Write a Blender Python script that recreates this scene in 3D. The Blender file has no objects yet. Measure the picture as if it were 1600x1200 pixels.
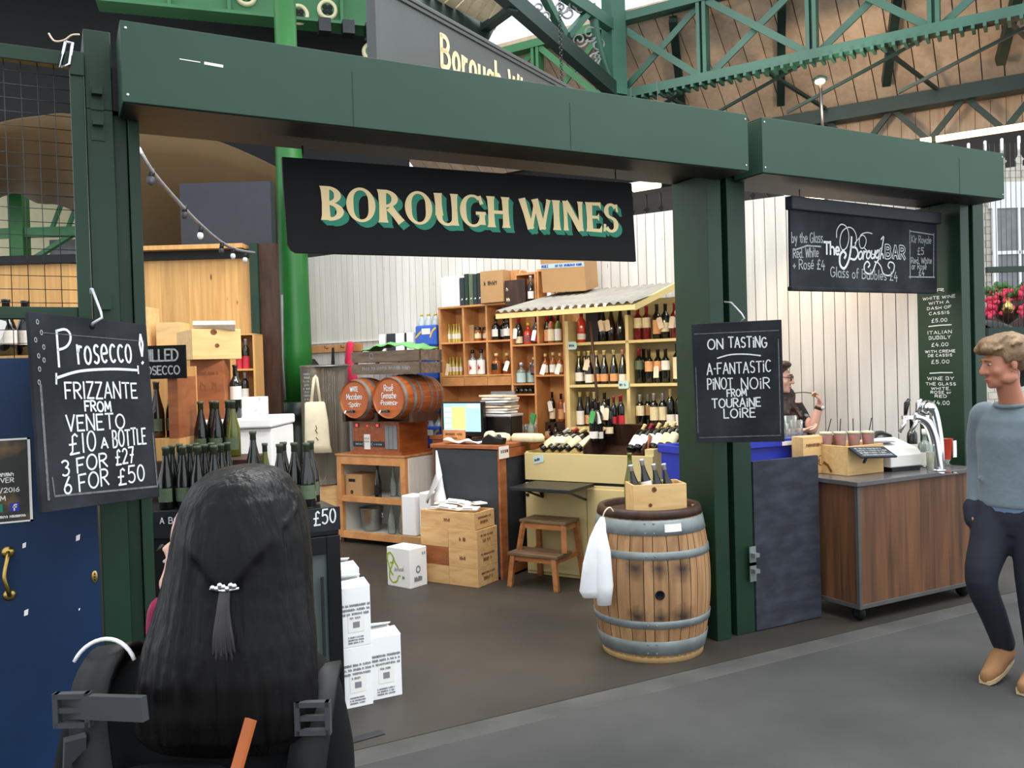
import bpy, math, random
from mathutils import Vector, Matrix, Euler
random.seed(7)
SC = bpy.context.scene
COL = SC.collection
# ------------------------------------------------------------------ camera
F_PX, CAM_H = 1345.0, 1.70
YAW, PITCH, ROLL = math.radians(28), math.radians(-0.9), 0.029
FW = Vector((math.sin(YAW)*math.cos(PITCH), math.cos(YAW)*math.cos(PITCH), math.sin(PITCH)))
_r = Vector((math.cos(YAW), -math.sin(YAW), 0)); _u = _r.cross(FW)
RT = _r*math.cos(ROLL) - _u*math.sin(ROLL)
UP = _r*math.sin(ROLL) + _u*math.cos(ROLL)
CAM = Vector((0, 0, CAM_H))
cd = bpy.data.cameras.new('camera'); cd.sensor_width = 36; cd.lens = F_PX/1600*36
cd.clip_start = .05; cd.clip_end = 200
co = bpy.data.objects.new('camera', cd); COL.objects.link(co)
co.matrix_world = Matrix(((RT.x, UP.x, -FW.x, 0), (RT.y, UP.y, -FW.y, 0), (RT.z, UP.z, -FW.z, CAM_H), (0, 0, 0, 1)))
SC.camera = co
# ------------------------------------------------------------------ view, sky, daylight
SC.view_settings.view_transform = 'Standard'; SC.view_settings.look = 'None'
SC.view_settings.exposure = 0.8; SC.view_settings.gamma = 1; SC.view_settings.use_curve_mapping = False
wd = bpy.data.worlds.new('overcast_sky'); SC.world = wd; wd.use_nodes = True
bg = wd.node_tree.nodes['Background']; bg.inputs[0].default_value = (.90, .95, 1, 1); bg.inputs[1].default_value = .95
def area(name, loc, rot, sx, sy, e, c=(1, 1, 1)):
    l = bpy.data.lights.new(name, 'AREA'); l.shape = 'RECTANGLE'; l.size = sx; l.size_y = sy; l.energy = e; l.color = c
    o = bpy.data.objects.new(name, l); COL.objects.link(o); o.location = loc; o.rotation_euler = rot; return o
area('lane_fill_light', (5.0, .8, 7.2), (math.radians(-8), math.radians(14), 0), 6, 4, 300, (.95, .98, 1))  # area light added above right of the lane, standing in for a skylight
area('skylight_over_stall', (3.0, 5.9, 6.6), (0, 0, math.radians(-60)), 3, 2.5, 150, (1, .97, .92))

# ------------------------------------------------------------------ places
RZW, RZP = math.radians(-60), math.radians(-28)
NW = Vector((math.cos(math.radians(30)), .5, 0)); TW = Vector((.5, -math.cos(math.radians(30)), 0))
def Wp(t, D, z=0):                   # along the plank wall, away from it, height
    return NW*D + TW*t + Vector((0, 0, z))
def _ray(px, py): return FW + RT*((px-800)/F_PX) - UP*((py-600)/F_PX)
def atd(px, py, depth): return CAM + _ray(px, py)*depth
def onz(px, py, z):
    d = _ray(px, py); return CAM + d*((z-CAM_H)/d.z)
def onY(px, py, Y):
    d = _ray(px, py); return CAM + d*(Y/d.y)
def wt(px, py, D):                   # (t, z) seen at a distance D
    d = _ray(px, py); p = CAM + d*((D-CAM.dot(NW))/d.dot(NW)); return p.dot(TW), p.z

# ------------------------------------------------------------------ materials
def lin(c):
    c /= 255.0
    return c/12.92 if c <= .04045 else ((c+.055)/1.055)**2.4
def L3(r, g, b): return (lin(r), lin(g), lin(b), 1)
class NT:
    def __init__(s, name):
        s.m = bpy.data.materials.new(name); s.m.use_nodes = True
        s.t = s.m.node_tree; s.b = s.t.nodes['Principled BSDF']; s.o = s.t.nodes['Material Output']
    def n(s, typ, **k):
        x = s.t.nodes.new(typ)
        for a, v in k.items():
            if a.startswith('i_'): x.inputs[a[2:].replace('_', ' ')].default_value = v
            else: setattr(x, a, v)
        return x
    def l(s, a, b): s.t.links.new(a, b)
def mat(name, c, rough=.6, metal=0, var=.12, scale=6, bump=0, bscale=60, spec=.5, coat=0, c2=None, stretch=(1, 1, 1), detail=4, sheen=0, ramp=(.35, .7)):
    N = NT(name); N.b.inputs['Roughness'].default_value = rough; N.b.inputs['Metallic'].default_value = metal
    N.b.inputs['Specular IOR Level'].default_value = spec; N.b.inputs['Coat Weight'].default_value = coat
    if sheen: N.b.inputs['Sheen Weight'].default_value = sheen
    c = L3(*c)
    tc = N.n('ShaderNodeTexCoord'); mp = N.n('ShaderNodeMapping'); mp.inputs['Scale'].default_value = stretch
    N.l(tc.outputs['Object'], mp.inputs[0])
    if var or c2:
        nz = N.n('ShaderNodeTexNoise'); nz.inputs['Scale'].default_value = scale; nz.inputs['Detail'].default_value = detail
        N.l(mp.outputs[0], nz.inputs['Vector'])
        cr = N.n('ShaderNodeValToRGB'); e = cr.color_ramp.elements
        e[0].position, e[1].position = ramp
        if c2: e[0].color = c; e[1].color = L3(*c2)
        else:
            e[0].color = tuple(x*(1-var) for x in c[:3])+(1,); e[1].color = tuple(min(1, x*(1+var)) for x in c[:3])+(1,)
        N.l(nz.outputs['Fac'], cr.inputs[0]); N.l(cr.outputs[0], N.b.inputs['Base Color'])
    else: N.b.inputs['Base Color'].default_value = c
    if bump:
        n2 = N.n('ShaderNodeTexNoise'); n2.inputs['Scale'].default_value = bscale; N.l(mp.outputs[0], n2.inputs['Vector'])
        bp = N.n('ShaderNodeBump'); bp.inputs['Strength'].default_value = bump; bp.inputs['Distance'].default_value = .01
        N.l(n2.outputs['Fac'], bp.inputs['Height']); N.l(bp.outputs[0], N.b.inputs['Normal'])
    return N.m
def wood(name, c1, c2, grain=(14, 14, 1.2), rough=.55, knots=0, kc=(96, 56, 28), island=.25, kscale=(6, 6, 2.2)):
    N = NT(name); N.b.inputs['Roughness'].default_value = rough; N.b.inputs['Specular IOR Level'].default_value = .35
    tc = N.n('ShaderNodeTexCoord'); gm = N.n('ShaderNodeNewGeometry')
    ad = N.n('ShaderNodeVectorMath', operation='MULTIPLY_ADD'); ad.inputs[1].default_value = (7.3, 3.1, 9.7)
    N.l(gm.outputs['Random Per Island'], ad.inputs[0]); N.l(tc.outputs['Object'], ad.inputs[2])
    mp = N.n('ShaderNodeMapping'); mp.inputs['Scale'].default_value = grain; N.l(ad.outputs[0], mp.inputs[0])
    nz = N.n('ShaderNodeTexNoise'); nz.inputs['Scale'].default_value = 1.6; nz.inputs['Detail'].default_value = 6; nz.inputs['Distortion'].default_value = .6
    N.l(mp.outputs[0], nz.inputs['Vector'])
    cr = N.n('ShaderNodeValToRGB'); e = cr.color_ramp.elements
    e[0].position, e[1].position = .3, .72; e[0].color = L3(*c2); e[1].color = L3(*c1)
    N.l(nz.outputs['Fac'], cr.inputs[0]); out = cr.outputs[0]
    if island:
        hs = N.n('ShaderNodeHueSaturation'); mr = N.n('ShaderNodeMapRange')
        mr.inputs['To Min'].default_value = 1-island; mr.inputs['To Max'].default_value = 1+island*.5
        N.l(gm.outputs['Random Per Island'], mr.inputs[0]); N.l(mr.outputs[0], hs.inputs['Value']); N.l(out, hs.inputs['Color']); out = hs.outputs[0]
    if knots:
        m2 = N.n('ShaderNodeMapping'); m2.inputs['Scale'].default_value = kscale; N.l(ad.outputs[0], m2.inputs[0])
        vo = N.n('ShaderNodeTexVoronoi'); vo.inputs['Scale'].default_value = 1; N.l(m2.outputs[0], vo.inputs['Vector'])
        k = N.n('ShaderNodeValToRGB'); ke = k.color_ramp.elements
        ke[0].position, ke[1].position = knots*.55, knots; ke[0].color = (1, 1, 1, 1); ke[1].color = (0, 0, 0, 1)
        N.l(vo.outputs['Distance'], k.inputs[0])
        mx = N.n('ShaderNodeMix', data_type='RGBA'); mx.inputs[7].default_value = L3(*kc)
        N.l(k.outputs[0], mx.inputs[0]); N.l(out, mx.inputs[6]); out = mx.outputs[2]
    N.l(out, N.b.inputs['Base Color'])
    return N.m
def emit(name, c, s):
    N = NT(name); N.b.inputs['Base Color'].default_value = L3(*c); N.b.inputs['Emission Color'].default_value = L3(*c)
    N.b.inputs['Emission Strength'].default_value = s; return N.m
def glass(name, c, t=.75, rough=.04):
    N = NT(name); tr = N.n('ShaderNodeBsdfTransparent'); tr.inputs[0].default_value = L3(*c)
    gl = N.n('ShaderNodeBsdfGlossy'); gl.inputs['Roughness'].default_value = rough; gl.inputs[0].default_value = (.9, .95, .95, 1)
    df = N.n('ShaderNodeBsdfDiffuse'); df.inputs[0].default_value = L3(*c)
    fr = N.n('ShaderNodeFresnel'); fr.inputs['IOR'].default_value = 1.45
    m1 = N.n('ShaderNodeMixShader'); m1.inputs[0].default_value = 1-t; N.l(tr.outputs[0], m1.inputs[1]); N.l(df.outputs[0], m1.inputs[2])
    m2 = N.n('ShaderNodeMixShader'); N.l(fr.outputs[0], m2.inputs[0]); N.l(m1.outputs[0], m2.inputs[1]); N.l(gl.outputs[0], m2.inputs[2])
    N.l(m2.outputs[0], N.o.inputs[0]); return N.m
M = {}
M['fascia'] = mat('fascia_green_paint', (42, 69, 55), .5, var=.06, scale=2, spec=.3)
M['post'] = mat('post_green_paint', (24, 51, 34), .4, spec=.35, var=.15, scale=3)
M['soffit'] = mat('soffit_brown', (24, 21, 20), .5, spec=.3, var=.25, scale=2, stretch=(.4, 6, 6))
M['black'] = mat('black_paint', (20, 21, 23), .55, spec=.3)
M['blackshine'] = mat('black_gloss', (18, 18, 20), .22)
M['signblack'] = mat('sign_black', (8, 9, 13), .55, spec=.2, var=.2, scale=8)
M['lintel'] = mat('lintel_black', (8, 8, 9), .5, spec=.3)
M['gold'] = mat('sign_gold', (250, 222, 164), .5, var=.02)
M['teal'] = mat('sign_teal', (14, 134, 102), .5, var=.03)
M['chalkboard'] = mat('chalkboard', (30, 33, 38), .8, spec=.25, c2=(56, 60, 66), scale=3.5, ramp=(.42, .82))
M['slate'] = mat('worn_slate_panel', (32, 36, 45), .8, c2=(60, 66, 78), scale=6, ramp=(.4, .85), detail=8, stretch=(1, 1, 2.5))
M['chalk'] = mat('chalk', (222, 226, 226), .95, var=.12, scale=90)
M['chalkdim'] = mat('chalk_faded', (158, 164, 164), .95, var=.25, scale=60)
M['chalkfaint'] = mat('chalk_faint', (104, 108, 110), .95, var=.3, scale=60)
M['wallwhite'] = wood('whitewashed_planks', (214, 211, 205), (200, 196, 188), (10, 10, .8), .6, .045, (160, 148, 132), .08, (7, 7, 1.4))
M['pine'] = wood('pine_boards', (222, 174, 108), (198, 146, 84), (14, 14, .8), .5, .10, (126, 78, 38), .13, (8, 8, 2.5))
M['pinebox'] = wood('pine_box', (232, 196, 138), (214, 172, 112), (3, 14, 14), .55, .0, island=.12)
M['crate'] = wood('wine_crate_wood', (230, 190, 134), (206, 160, 106), (3, 14, 14), .55, .07, (120, 70, 34), .2, (3, 6, 6))
M['orange'] = wood('orange_shelf_wood', (214, 156, 98), (186, 126, 74), (5, 5, 5), .5, .05, (120, 66, 30), .18)
M['counterwood'] = wood('counter_wood', (170, 104, 62), (136, 76, 42), (4, 4, 10), .5, island=.15)
M['stoolwood'] = wood('stool_wood', (176, 118, 70), (140, 86, 46), (4, 4, 10), .5, island=.2)
M['stooltop'] = wood('stool_top_wood', (122, 98, 72), (90, 68, 48), (2, 12, 12), .5, island=.1)
M['oldcrate'] = wood('weathered_crate', (122, 106, 90), (86, 72, 60), (2, 12, 12), .8, island=.25)
M['darkwood'] = wood('dark_wood', (74, 48, 34), (46, 30, 22), (10, 10, 2), .5, island=.15)
M['barwood'] = wood('bar_front_wood', (124, 84, 56), (72, 50, 36), (9, 9, .6), .45, island=.06)
M['bartop'] = mat('bar_top_grey', (92, 90, 90), .25, var=.1)
M['oak'] = wood('oak_staves', (196, 152, 104), (150, 106, 66), (16, 16, 1.2), .65, island=.28)
M['keg'] = wood('varnished_keg', (176, 96, 48), (140, 70, 32), (14, 2, 14), .35, island=.2)
M['kegend'] = wood('keg_head', (186, 104, 52), (164, 84, 38), (6, 6, 2), .35, island=.06)
M['yellow'] = mat('yellow_paint', (206, 186, 130), .5, var=.05, scale=3)
M['yellowb'] = mat('yellow_trim_paint', (222, 198, 128), .5, var=.04, scale=3)
M['zinc'] = mat('corrugated_grey', (136, 132, 122), .7, metal=.0, var=.12, scale=5)
M['steel'] = mat('brushed_steel', (150, 150, 148), .32, metal=1, var=.12, scale=12)
M['hoop'] = mat('galvanised_hoop', (126, 134, 134), .5, metal=.35, var=.2, scale=10)
M['chrome'] = mat('chrome', (222, 224, 226), .08, metal=1, var=0)
M['darkmetal'] = mat('dark_metal', (60, 62, 64), .4, metal=.8)
M['edgesteel'] = mat('dull_steel_edge', (92, 92, 90), .5, metal=.4)
M['brass'] = mat('brass', (190, 160, 90), .3, metal=1, var=.15, scale=20)
M['asphalt'] = mat('lane_asphalt', (63, 63, 62), .85, spec=.3, c2=(78, 78, 76), scale=1.3, bump=.25, bscale=180, detail=9)
M['concrete'] = mat('stall_floor_concrete', (42, 38, 33), .55, c2=(62, 56, 49), scale=1.1, bump=.12, bscale=120, detail=9)
M['kerb'] = mat('kerb_stone', (66, 65, 62), .8, c2=(84, 82, 79), scale=3, bump=.2)
M['bluedoor'] = mat('blue_door_paint', (14, 42, 74), .45, spec=.3, var=.12, scale=3)
M['bluecrate'] = mat('blue_plastic', (30, 52, 172), .4, var=.05)
M['column'] = mat('green_column_paint', (24, 102, 36), .4, var=.08, scale=3)
M['columnbase'] = mat('column_base_dark', (20, 40, 34), .4, var=.1)
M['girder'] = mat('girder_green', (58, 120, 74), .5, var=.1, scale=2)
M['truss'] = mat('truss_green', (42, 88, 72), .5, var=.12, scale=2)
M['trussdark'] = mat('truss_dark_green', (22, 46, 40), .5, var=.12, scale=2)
M['cream'] = mat('cream_paint', (232, 222, 182), .5, var=.05)
M['roofplank'] = wood('roof_boarding', (214, 188, 164), (190, 164, 138), (8, 8, .8), .7, island=.12)
M['roofcream'] = wood('cream_roof_boarding', (222, 208, 176), (202, 188, 156), (8, 8, .8), .7, island=.1)
M['nearblack'] = mat('near_black_ceiling', (20, 21, 22), .8, var=.2, scale=1)  # near-black tone for the dark ceiling, its drop and the rosette lobes
M['canvas'] = mat('brown_canvas', (100, 78, 46), .8, var=.1, scale=1)
M['darkpanel'] = mat('dark_blue_grey_panel', (40, 43, 52), .6, var=.1)
M['signgrey'] = mat('hanging_sign_grey', (72, 76, 74), .5, var=.06)
M['white'] = mat('white_card', (240, 241, 241), .6, var=.04, scale=3)
M['whiteplastic'] = mat('white_plastic', (222, 222, 214), .4, var=.03)
M['cloth'] = mat('white_cloth', (236, 238, 240), .9, var=.04, scale=8, bump=.3, bscale=14)
M['calico'] = mat('calico_cloth', (226, 214, 184), .9, var=.06, scale=10, bump=.3, bscale=14)
M['paper'] = mat('paper', (236, 234, 228), .8, var=.03)
M['kraft'] = mat('kraft_cardboard', (178, 138, 92), .8, var=.08, scale=3)
M['tagpaper'] = mat('tag_cream_paper', (228, 206, 180), .8, var=.04)
M['tagblue'] = mat('pale_blue_tag', (176, 204, 204), .7, var=.05)
M['taggreen'] = mat('green_tag', (60, 150, 80), .7)
M['print'] = mat('dark_print', (60, 48, 42), .8)
M['printgrey'] = mat('grey_print', (130, 132, 136), .8)
M['brownprint'] = mat('brown_print', (120, 72, 40), .8)
M['red'] = mat('red_paint', (190, 36, 44), .5)
M['redpaper'] = mat('red_label_paper', (200, 44, 58), .6)
M['pinkcloth'] = mat('pink_red_cloth', (214, 40, 78), .8, var=.15, scale=8)
M['greenbag'] = mat('green_plastic_sheet', (112, 176, 104), .5, var=.1, scale=6)
M['lime'] = mat('lime_ink', (164, 192, 40), .6)
M['olive'] = mat('olive_label', (88, 104, 78), .7, var=.08, scale=30)
M['creamlabel'] = mat('cream_label', (228, 214, 176), .7, var=.08, scale=40)
M['whitelabel'] = mat('white_label', (232, 228, 220), .7, var=.06, scale=40)
M['pinklabel'] = mat('peach_label', (220, 160, 110), .7, var=.1, scale=40)
M['bottle'] = mat('dark_bottle_glass', (16, 19, 15), .12, var=0, coat=.5)
M['bottlebrown'] = mat('brown_bottle_glass', (40, 24, 14), .12, var=0, coat=.5)
M['bottlegreen'] = mat('green_bottle_glass', (88, 92, 24), .12, var=.0, coat=.5)
M['bottleamber'] = mat('amber_spirit', (150, 82, 30), .12, var=0, coat=.5)
M['bottlered'] = mat('red_aperitif', (196, 60, 34), .12, var=0, coat=.5)
M['counterpanel'] = mat('counter_panel_black', (44, 51, 56), .6, var=.1)
M['bottlewine'] = mat('red_wine_glass', (104, 18, 22), .12, var=0, coat=.5)
M['bottleyellow'] = mat('yellow_mixer', (206, 190, 96), .12, var=0, coat=.5)
M['bottlepurple'] = mat('mixed_colour_glass', (120, 40, 50), .2, var=0, c2=(40, 90, 110), scale=25)
M['clearglass'] = glass('clear_glass', (230, 238, 234), .8)
M['paneglass'] = glass('door_pane_glass', (120, 132, 128), .55)
M['plasticcup'] = glass('clear_plastic', (232, 232, 226), .78, .15)
M['pinkdrink'] = mat('pink_drink', (206, 96, 92), .25, var=.1, scale=30)
M['foilred'] = mat('red_capsule', (150, 26, 36), .35)
M['foilcream'] = mat('cream_capsule', (226, 204, 140), .4)
M['foilsilver'] = mat('silver_capsule', (206, 208, 212), .3, metal=.4)
M['foilolive'] = mat('olive_capsule', (66, 76, 58), .5, var=.15, scale=50)
M['foilblack'] = mat('black_capsule', (24, 22, 24), .35)
M['foilgold'] = mat('gold_capsule', (222, 176, 60), .35, metal=.3)
M['foilpink'] = mat('pink_capsule', (210, 140, 120), .4)
M['skin'] = mat('skin', (178, 116, 90), .5, var=.06, scale=8)
M['skinpale'] = mat('pale_skin', (220, 172, 150), .5, var=.05, scale=8)
M['lip'] = mat('lip', (166, 92, 84), .45); M['lipman'] = mat('lip_pale', (182, 116, 98), .5)
M['eyewhite'] = mat('eye_white', (176, 166, 158), .35, var=0)
M['iris'] = mat('iris_dark', (40, 32, 28), .2, var=0)
M['hairblond'] = mat('sandy_hair', (108, 84, 58), .55, c2=(146, 118, 84), scale=22, stretch=(1, .25, .6), bump=.6, bscale=60)
M['hairdark'] = mat('dark_brown_hair', (44, 30, 24), .5, c2=(66, 44, 34), scale=20, stretch=(1, 1, .2), bump=.6, bscale=60)
M['hairsheen'] = mat('black_hair_sheen', (40, 38, 40), .4, c2=(70, 66, 68), scale=30, stretch=(1, 1, .06))
M['hairblack'] = mat('black_hair', (7, 6, 7), .42, spec=.2, c2=(14, 13, 14), scale=30, stretch=(1, 1, .06), bump=.5, bscale=70)
M['sweater'] = mat('grey_blue_sweater', (104, 117, 124), .9, var=.1, scale=5, bump=.25, bscale=30, sheen=.2)
M['shirt'] = mat('blue_shirt_hem', (96, 116, 146), .8)
M['trousers'] = mat('navy_trousers', (24, 29, 41), .85, var=.15, scale=6, bump=.3, bscale=9)
M['suede'] = mat('tan_suede', (150, 108, 70), .9, var=.12, scale=9)
M['sole'] = mat('pale_sole', (190, 168, 130), .8)
M['jacket'] = mat('black_jacket', (10, 11, 13), .85, spec=.2, var=.15, scale=5)
M['blacktop'] = mat('black_top', (24, 23, 25), .8)
M['floral'] = mat('floral_black_sleeve', (24, 24, 30), .8, c2=(150, 160, 168), scale=24, ramp=(.58, .66))
M['webbing'] = mat('grey_webbing', (58, 60, 64), .8)
M['orangestrap'] = mat('tan_orange_strap', (178, 92, 36), .6)
M['magenta'] = mat('magenta_scarf', (158, 44, 82), .9)
M['brickpale'] = mat('pale_brick', (200, 194, 182), .8)
M['flowerpink'] = mat('pink_petals', (226, 62, 96), .7, var=.2, scale=20)
M['leaf'] = mat('leaf_green', (74, 122, 56), .6, var=.25, scale=20)
M['screen'] = emit('till_screen', (150, 206, 226), .42)
M['screenyellow'] = emit('till_screen_yellow', (226, 226, 120), .42)
M['screenwhite'] = emit('till_screen_pale', (226, 238, 240), .42)
M['warm'] = emit('warm_lamp', (255, 200, 140), 14)
M['bulb'] = emit('warm_bulb', (255, 224, 160), 5)
M['tube'] = emit('warm_tube', (255, 206, 150), 3.5)
M['tubewhite'] = emit('white_tube', (255, 244, 226), 3)
M['led'] = emit('red_led', (255, 40, 30), 2)
M['bulboff'] = mat('frosted_bulb', (210, 216, 220), .3)
M['waterblue'] = mat('blue_shrink_wrap', (40, 88, 186), .3, var=.12, scale=14)
M['waterclear'] = mat('clear_pet', (176, 186, 190), .2, var=.15, scale=30)
M['poster'] = mat('poster_print', (44, 42, 40), .5, c2=(170, 130, 70), scale=5, ramp=(.5, .75))

# ------------------------------------------------------------------ mesh helpers
class MB:
    def __init__(s): s.v = []; s.f = []; s.mi = []; s.sm = []
    def add(s, vs, fs, mi=0, smooth=False, X=None):
        k = len(s.v)
        s.v += [tuple(X @ Vector(v)) if X else tuple(v) for v in vs]
        for f in fs: s.f.append(tuple(i+k for i in f)); s.mi.append(mi); s.sm.append(smooth)
        return s
    def box(s, x0, x1, y0, y1, z0, z1, mi=0, X=None):
        vs = [(x0, y0, z0), (x1, y0, z0), (x1, y1, z0), (x0, y1, z0), (x0, y0, z1), (x1, y0, z1), (x1, y1, z1), (x0, y1, z1)]
        return s.add(vs, [(0, 3, 2, 1), (4, 5, 6, 7), (0, 1, 5, 4), (1, 2, 6, 5), (2, 3, 7, 6), (3, 0, 4, 7)], mi, False, X)
    def bar(s, p, q, w, d, mi=0, up=(0, 0, 1)):
        p, q = Vector(p), Vector(q); a = (q-p); ln = a.length
        if ln < 1e-6: return s
        a.normalize(); u = Vector(up)
        if abs(a.dot(u)) > .99: u = Vector((0, 1, 0))
        x = a.cross(u).normalized(); y = x.cross(a)
        X = Matrix(((x.x, a.x, y.x, p.x), (x.y, a.y, y.y, p.y), (x.z, a.z, y.z, p.z), (0, 0, 0, 1)))
        return s.box(-w/2, w/2, 0, ln, -d/2, d/2, mi, X)
    def tube(s, pts, r, n=8, mi=0, caps=True, X=None, flat=1.0):
        pts = [Vector(p) for p in pts]; m = len(pts)
        rs = r if isinstance(r, (list, tuple)) else [r]*m
        vs, fs = [], []; px = None
        for i, p in enumerate(pts):
            a = (pts[min(i+1, m-1)]-pts[max(i-1, 0)]).normalized()
            if px is None:
                u = Vector((0, 0, 1)) if abs(a.z) < .9 else Vector((0, 1, 0)); x = a.cross(u).normalized()
            else: x = (px - a*px.dot(a)).normalized()
            px = x; y = a.cross(x)
            for k in range(n):
                t = 2*math.pi*k/n; vs.append(p + x*(math.cos(t)*rs[i]) + y*(math.sin(t)*rs[i]*flat))
        for i in range(m-1):
            for k in range(n): fs.append((i*n+k, i*n+(k+1) % n, (i+1)*n+(k+1) % n, (i+1)*n+k))
        if caps: fs += [tuple(reversed(range(n))), tuple(range((m-1)*n, m*n))]
        return s.add(vs, fs, mi, True, X)
    def lathe(s, prof, n=20, mi=0, X=None, a0=0, a1=2*math.pi, smooth=True, caps=True):
        full = abs(a1-a0-2*math.pi) < 1e-6; k = n if full else n+1; vs, fs = [], []
        for r, z in prof:
            for i in range(k):
                t = a0+(a1-a0)*i/n; vs.append((r*math.cos(t), r*math.sin(t), z))
        for j in range(len(prof)-1):
            for i in range(n if full else k-1):
                b = (i+1) % k; fs.append((j*k+i, j*k+b, (j+1)*k+b, (j+1)*k+i))
        if full and caps:
            if prof[0][0] > 1e-5: fs.append(tuple(reversed(range(k))))
            if prof[-1][0] > 1e-5: fs.append(tuple(range((len(prof)-1)*k, len(prof)*k)))
        return s.add(vs, fs, mi, smooth, X)
    def poly(s, p2, y0, y1, mi=0, X=None):
        n = len(p2); vs = [(x, y0, z) for x, z in p2]+[(x, y1, z) for x, z in p2]
        fs = [tuple(range(n)), tuple(reversed(range(n, 2*n)))]+[(i, i+n, (i+1) % n+n, (i+1) % n) for i in range(n)]
        return s.add(vs, fs, mi, False, X)
    def ell(s, c, r, n=14, m=10, mi=0, X=None):
        if not isinstance(r, (tuple, list)): r = (r, r, r)
        vs, fs = [(c[0], c[1], c[2]-r[2])], []
        for j in range(1, m):
            a = math.pi*j/m-math.pi/2
            for i in range(n):
                t = 2*math.pi*i/n; vs.append((c[0]+r[0]*math.cos(a)*math.cos(t), c[1]+r[1]*math.cos(a)*math.sin(t), c[2]+r[2]*math.sin(a)))
        vs.append((c[0], c[1], c[2]+r[2])); e = len(vs)-1
        for i in range(n):
            fs.append((0, 1+(i+1) % n, 1+i)); fs.append((e, e-n+i, e-n+(i+1) % n))
        for j in range(m-2):
            for i in range(n): a = 1+j*n+i; b = 1+j*n+(i+1) % n; fs.append((a, b, b+n, a+n))
        return s.add(vs, fs, mi, True, X)
    def rings(s, R, mi=0, n=16, X=None, caps=True):      # ellipses (x, y, z, rx, ry) stacked into one skin
        vs, fs = [], []
        for x, y, z, rx, ry in R:
            for k in range(n):
                t = 2*math.pi*k/n; vs.append((x+rx*math.cos(t), y+ry*math.sin(t), z))
        for i in range(len(R)-1):
            for k in range(n): fs.append((i*n+k, i*n+(k+1) % n, (i+1)*n+(k+1) % n, (i+1)*n+k))
        if caps: fs += [tuple(reversed(range(n))), tuple(range((len(R)-1)*n, len(R)*n))]
        return s.add(vs, fs, mi, True, X)
    def stroke(s, pts, w, y=0.0, mi=0, th=.0012, X=None):   # flat ribbon in the xz-plane
        for i in range(1, len(pts)-1):                 # break at sharp corners so that both legs keep their width
            a, b, c = pts[i-1], pts[i], pts[i+1]; u = (b[0]-a[0], b[1]-a[1]); v = (c[0]-b[0], c[1]-b[1])
            if u[0]*v[0]+u[1]*v[1] < .35*math.hypot(*u)*math.hypot(*v) and not isinstance(w, (list, tuple)):
                s.stroke(pts[:i+1], w, y, mi, th, X); return s.stroke(pts[i:], w, y-.00005, mi, th, X)
        m = len(pts)
        if m < 2: return s
        L, Rr = [], []
        for i in range(m):
            ax, az = pts[max(i-1, 0)]; bx, bz = pts[min(i+1, m-1)]
            dx, dz = bx-ax, bz-az; l = math.hypot(dx, dz) or 1; nx, nz = -dz/l, dx/l
            ww = w[i] if isinstance(w, (list, tuple)) else w
            ex = (dx/l*ww*.3)*(-1 if i == 0 else 1 if i == m-1 else 0); ez = (dz/l*ww*.3)*(-1 if i == 0 else 1 if i == m-1 else 0)
            x, z = pts[i]; L.append((x+nx*ww/2+ex, z+nz*ww/2+ez)); Rr.append((x-nx*ww/2+ex, z-nz*ww/2+ez))
        vs = [(x, y-th, z) for x, z in L]+[(x, y-th, z) for x, z in Rr]
        return s.add(vs, [(i, i+m, i+m+1, i+1) for i in range(m-1)], mi, False, X)
    def mesh(s, name, mats):
        me = bpy.data.meshes.new(name); me.from_pydata(s.v, [], s.f)
        for m in (mats if isinstance(mats, (list, tuple)) else [mats]): me.materials.append(M[m] if isinstance(m, str) else m)
        for i, p in enumerate(me.polygons): p.material_index = s.mi[i]; p.use_smooth = s.sm[i]
        me.update(); return me
    def build(s, name, mats, parent=None, loc=None, rz=0, bevel=0, rot=None):
        o = bpy.data.objects.new(name, s.mesh(name, mats)); COL.objects.link(o)
        if parent: o.parent = parent
        if loc is not None: o.location = loc
        if rot: o.rotation_euler = rot
        elif rz: o.rotation_euler = (0, 0, rz)
        if bevel:
            b = o.modifiers.new('edge', 'BEVEL'); b.width = bevel; b.segments = 2; b.limit_method = 'ANGLE'; b.angle_limit = math.radians(40)
        return o
def tag(o, label=None, cat=None, group=None, kind=None):
    if label: o['label'] = label
    if cat: o['category'] = cat
    if group: o['group'] = group
    if kind: o['kind'] = kind
    return o
def thing(name, label, cat, loc=(0, 0, 0), rz=0, group=None, rot=None):
    o = bpy.data.objects.new(name, None); COL.objects.link(o); o.location = loc
    o.rotation_euler = rot if rot else (0, 0, rz); o.empty_display_size = .05
    return tag(o, label, cat, group)
def struct(o): o['kind'] = 'structure'; return o
def arc(cx, cz, rx, rz, a0, a1, n=14):
    return [(cx+rx*math.cos(math.radians(a0+(a1-a0)*i/n)), cz+rz*math.sin(math.radians(a0+(a1-a0)*i/n))) for i in range(n+1)]
def smooth_line(pts, k=5):
    out = []; n = len(pts)
    for i in range(n-1):
        p0, p1, p2, p3 = pts[max(i-1, 0)], pts[i], pts[i+1], pts[min(i+2, n-1)]
        for j in range(k):
            t = j/k; out.append(tuple(.5*((2*p1[a])+(-p0[a]+p2[a])*t+(2*p0[a]-5*p1[a]+4*p2[a]-p3[a])*t*t+(-p0[a]+3*p1[a]-3*p2[a]+p3[a])*t**3) for a in range(len(p1))))
    out.append(tuple(pts[-1])); return out
ORD = ['first', 'second', 'third', 'fourth', 'fifth', 'sixth', 'seventh', 'eighth', 'ninth', 'tenth', 'eleventh', 'twelfth', 'thirteenth', 'fourteenth', 'fifteenth', 'sixteenth', 'seventeenth', 'eighteenth']

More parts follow.
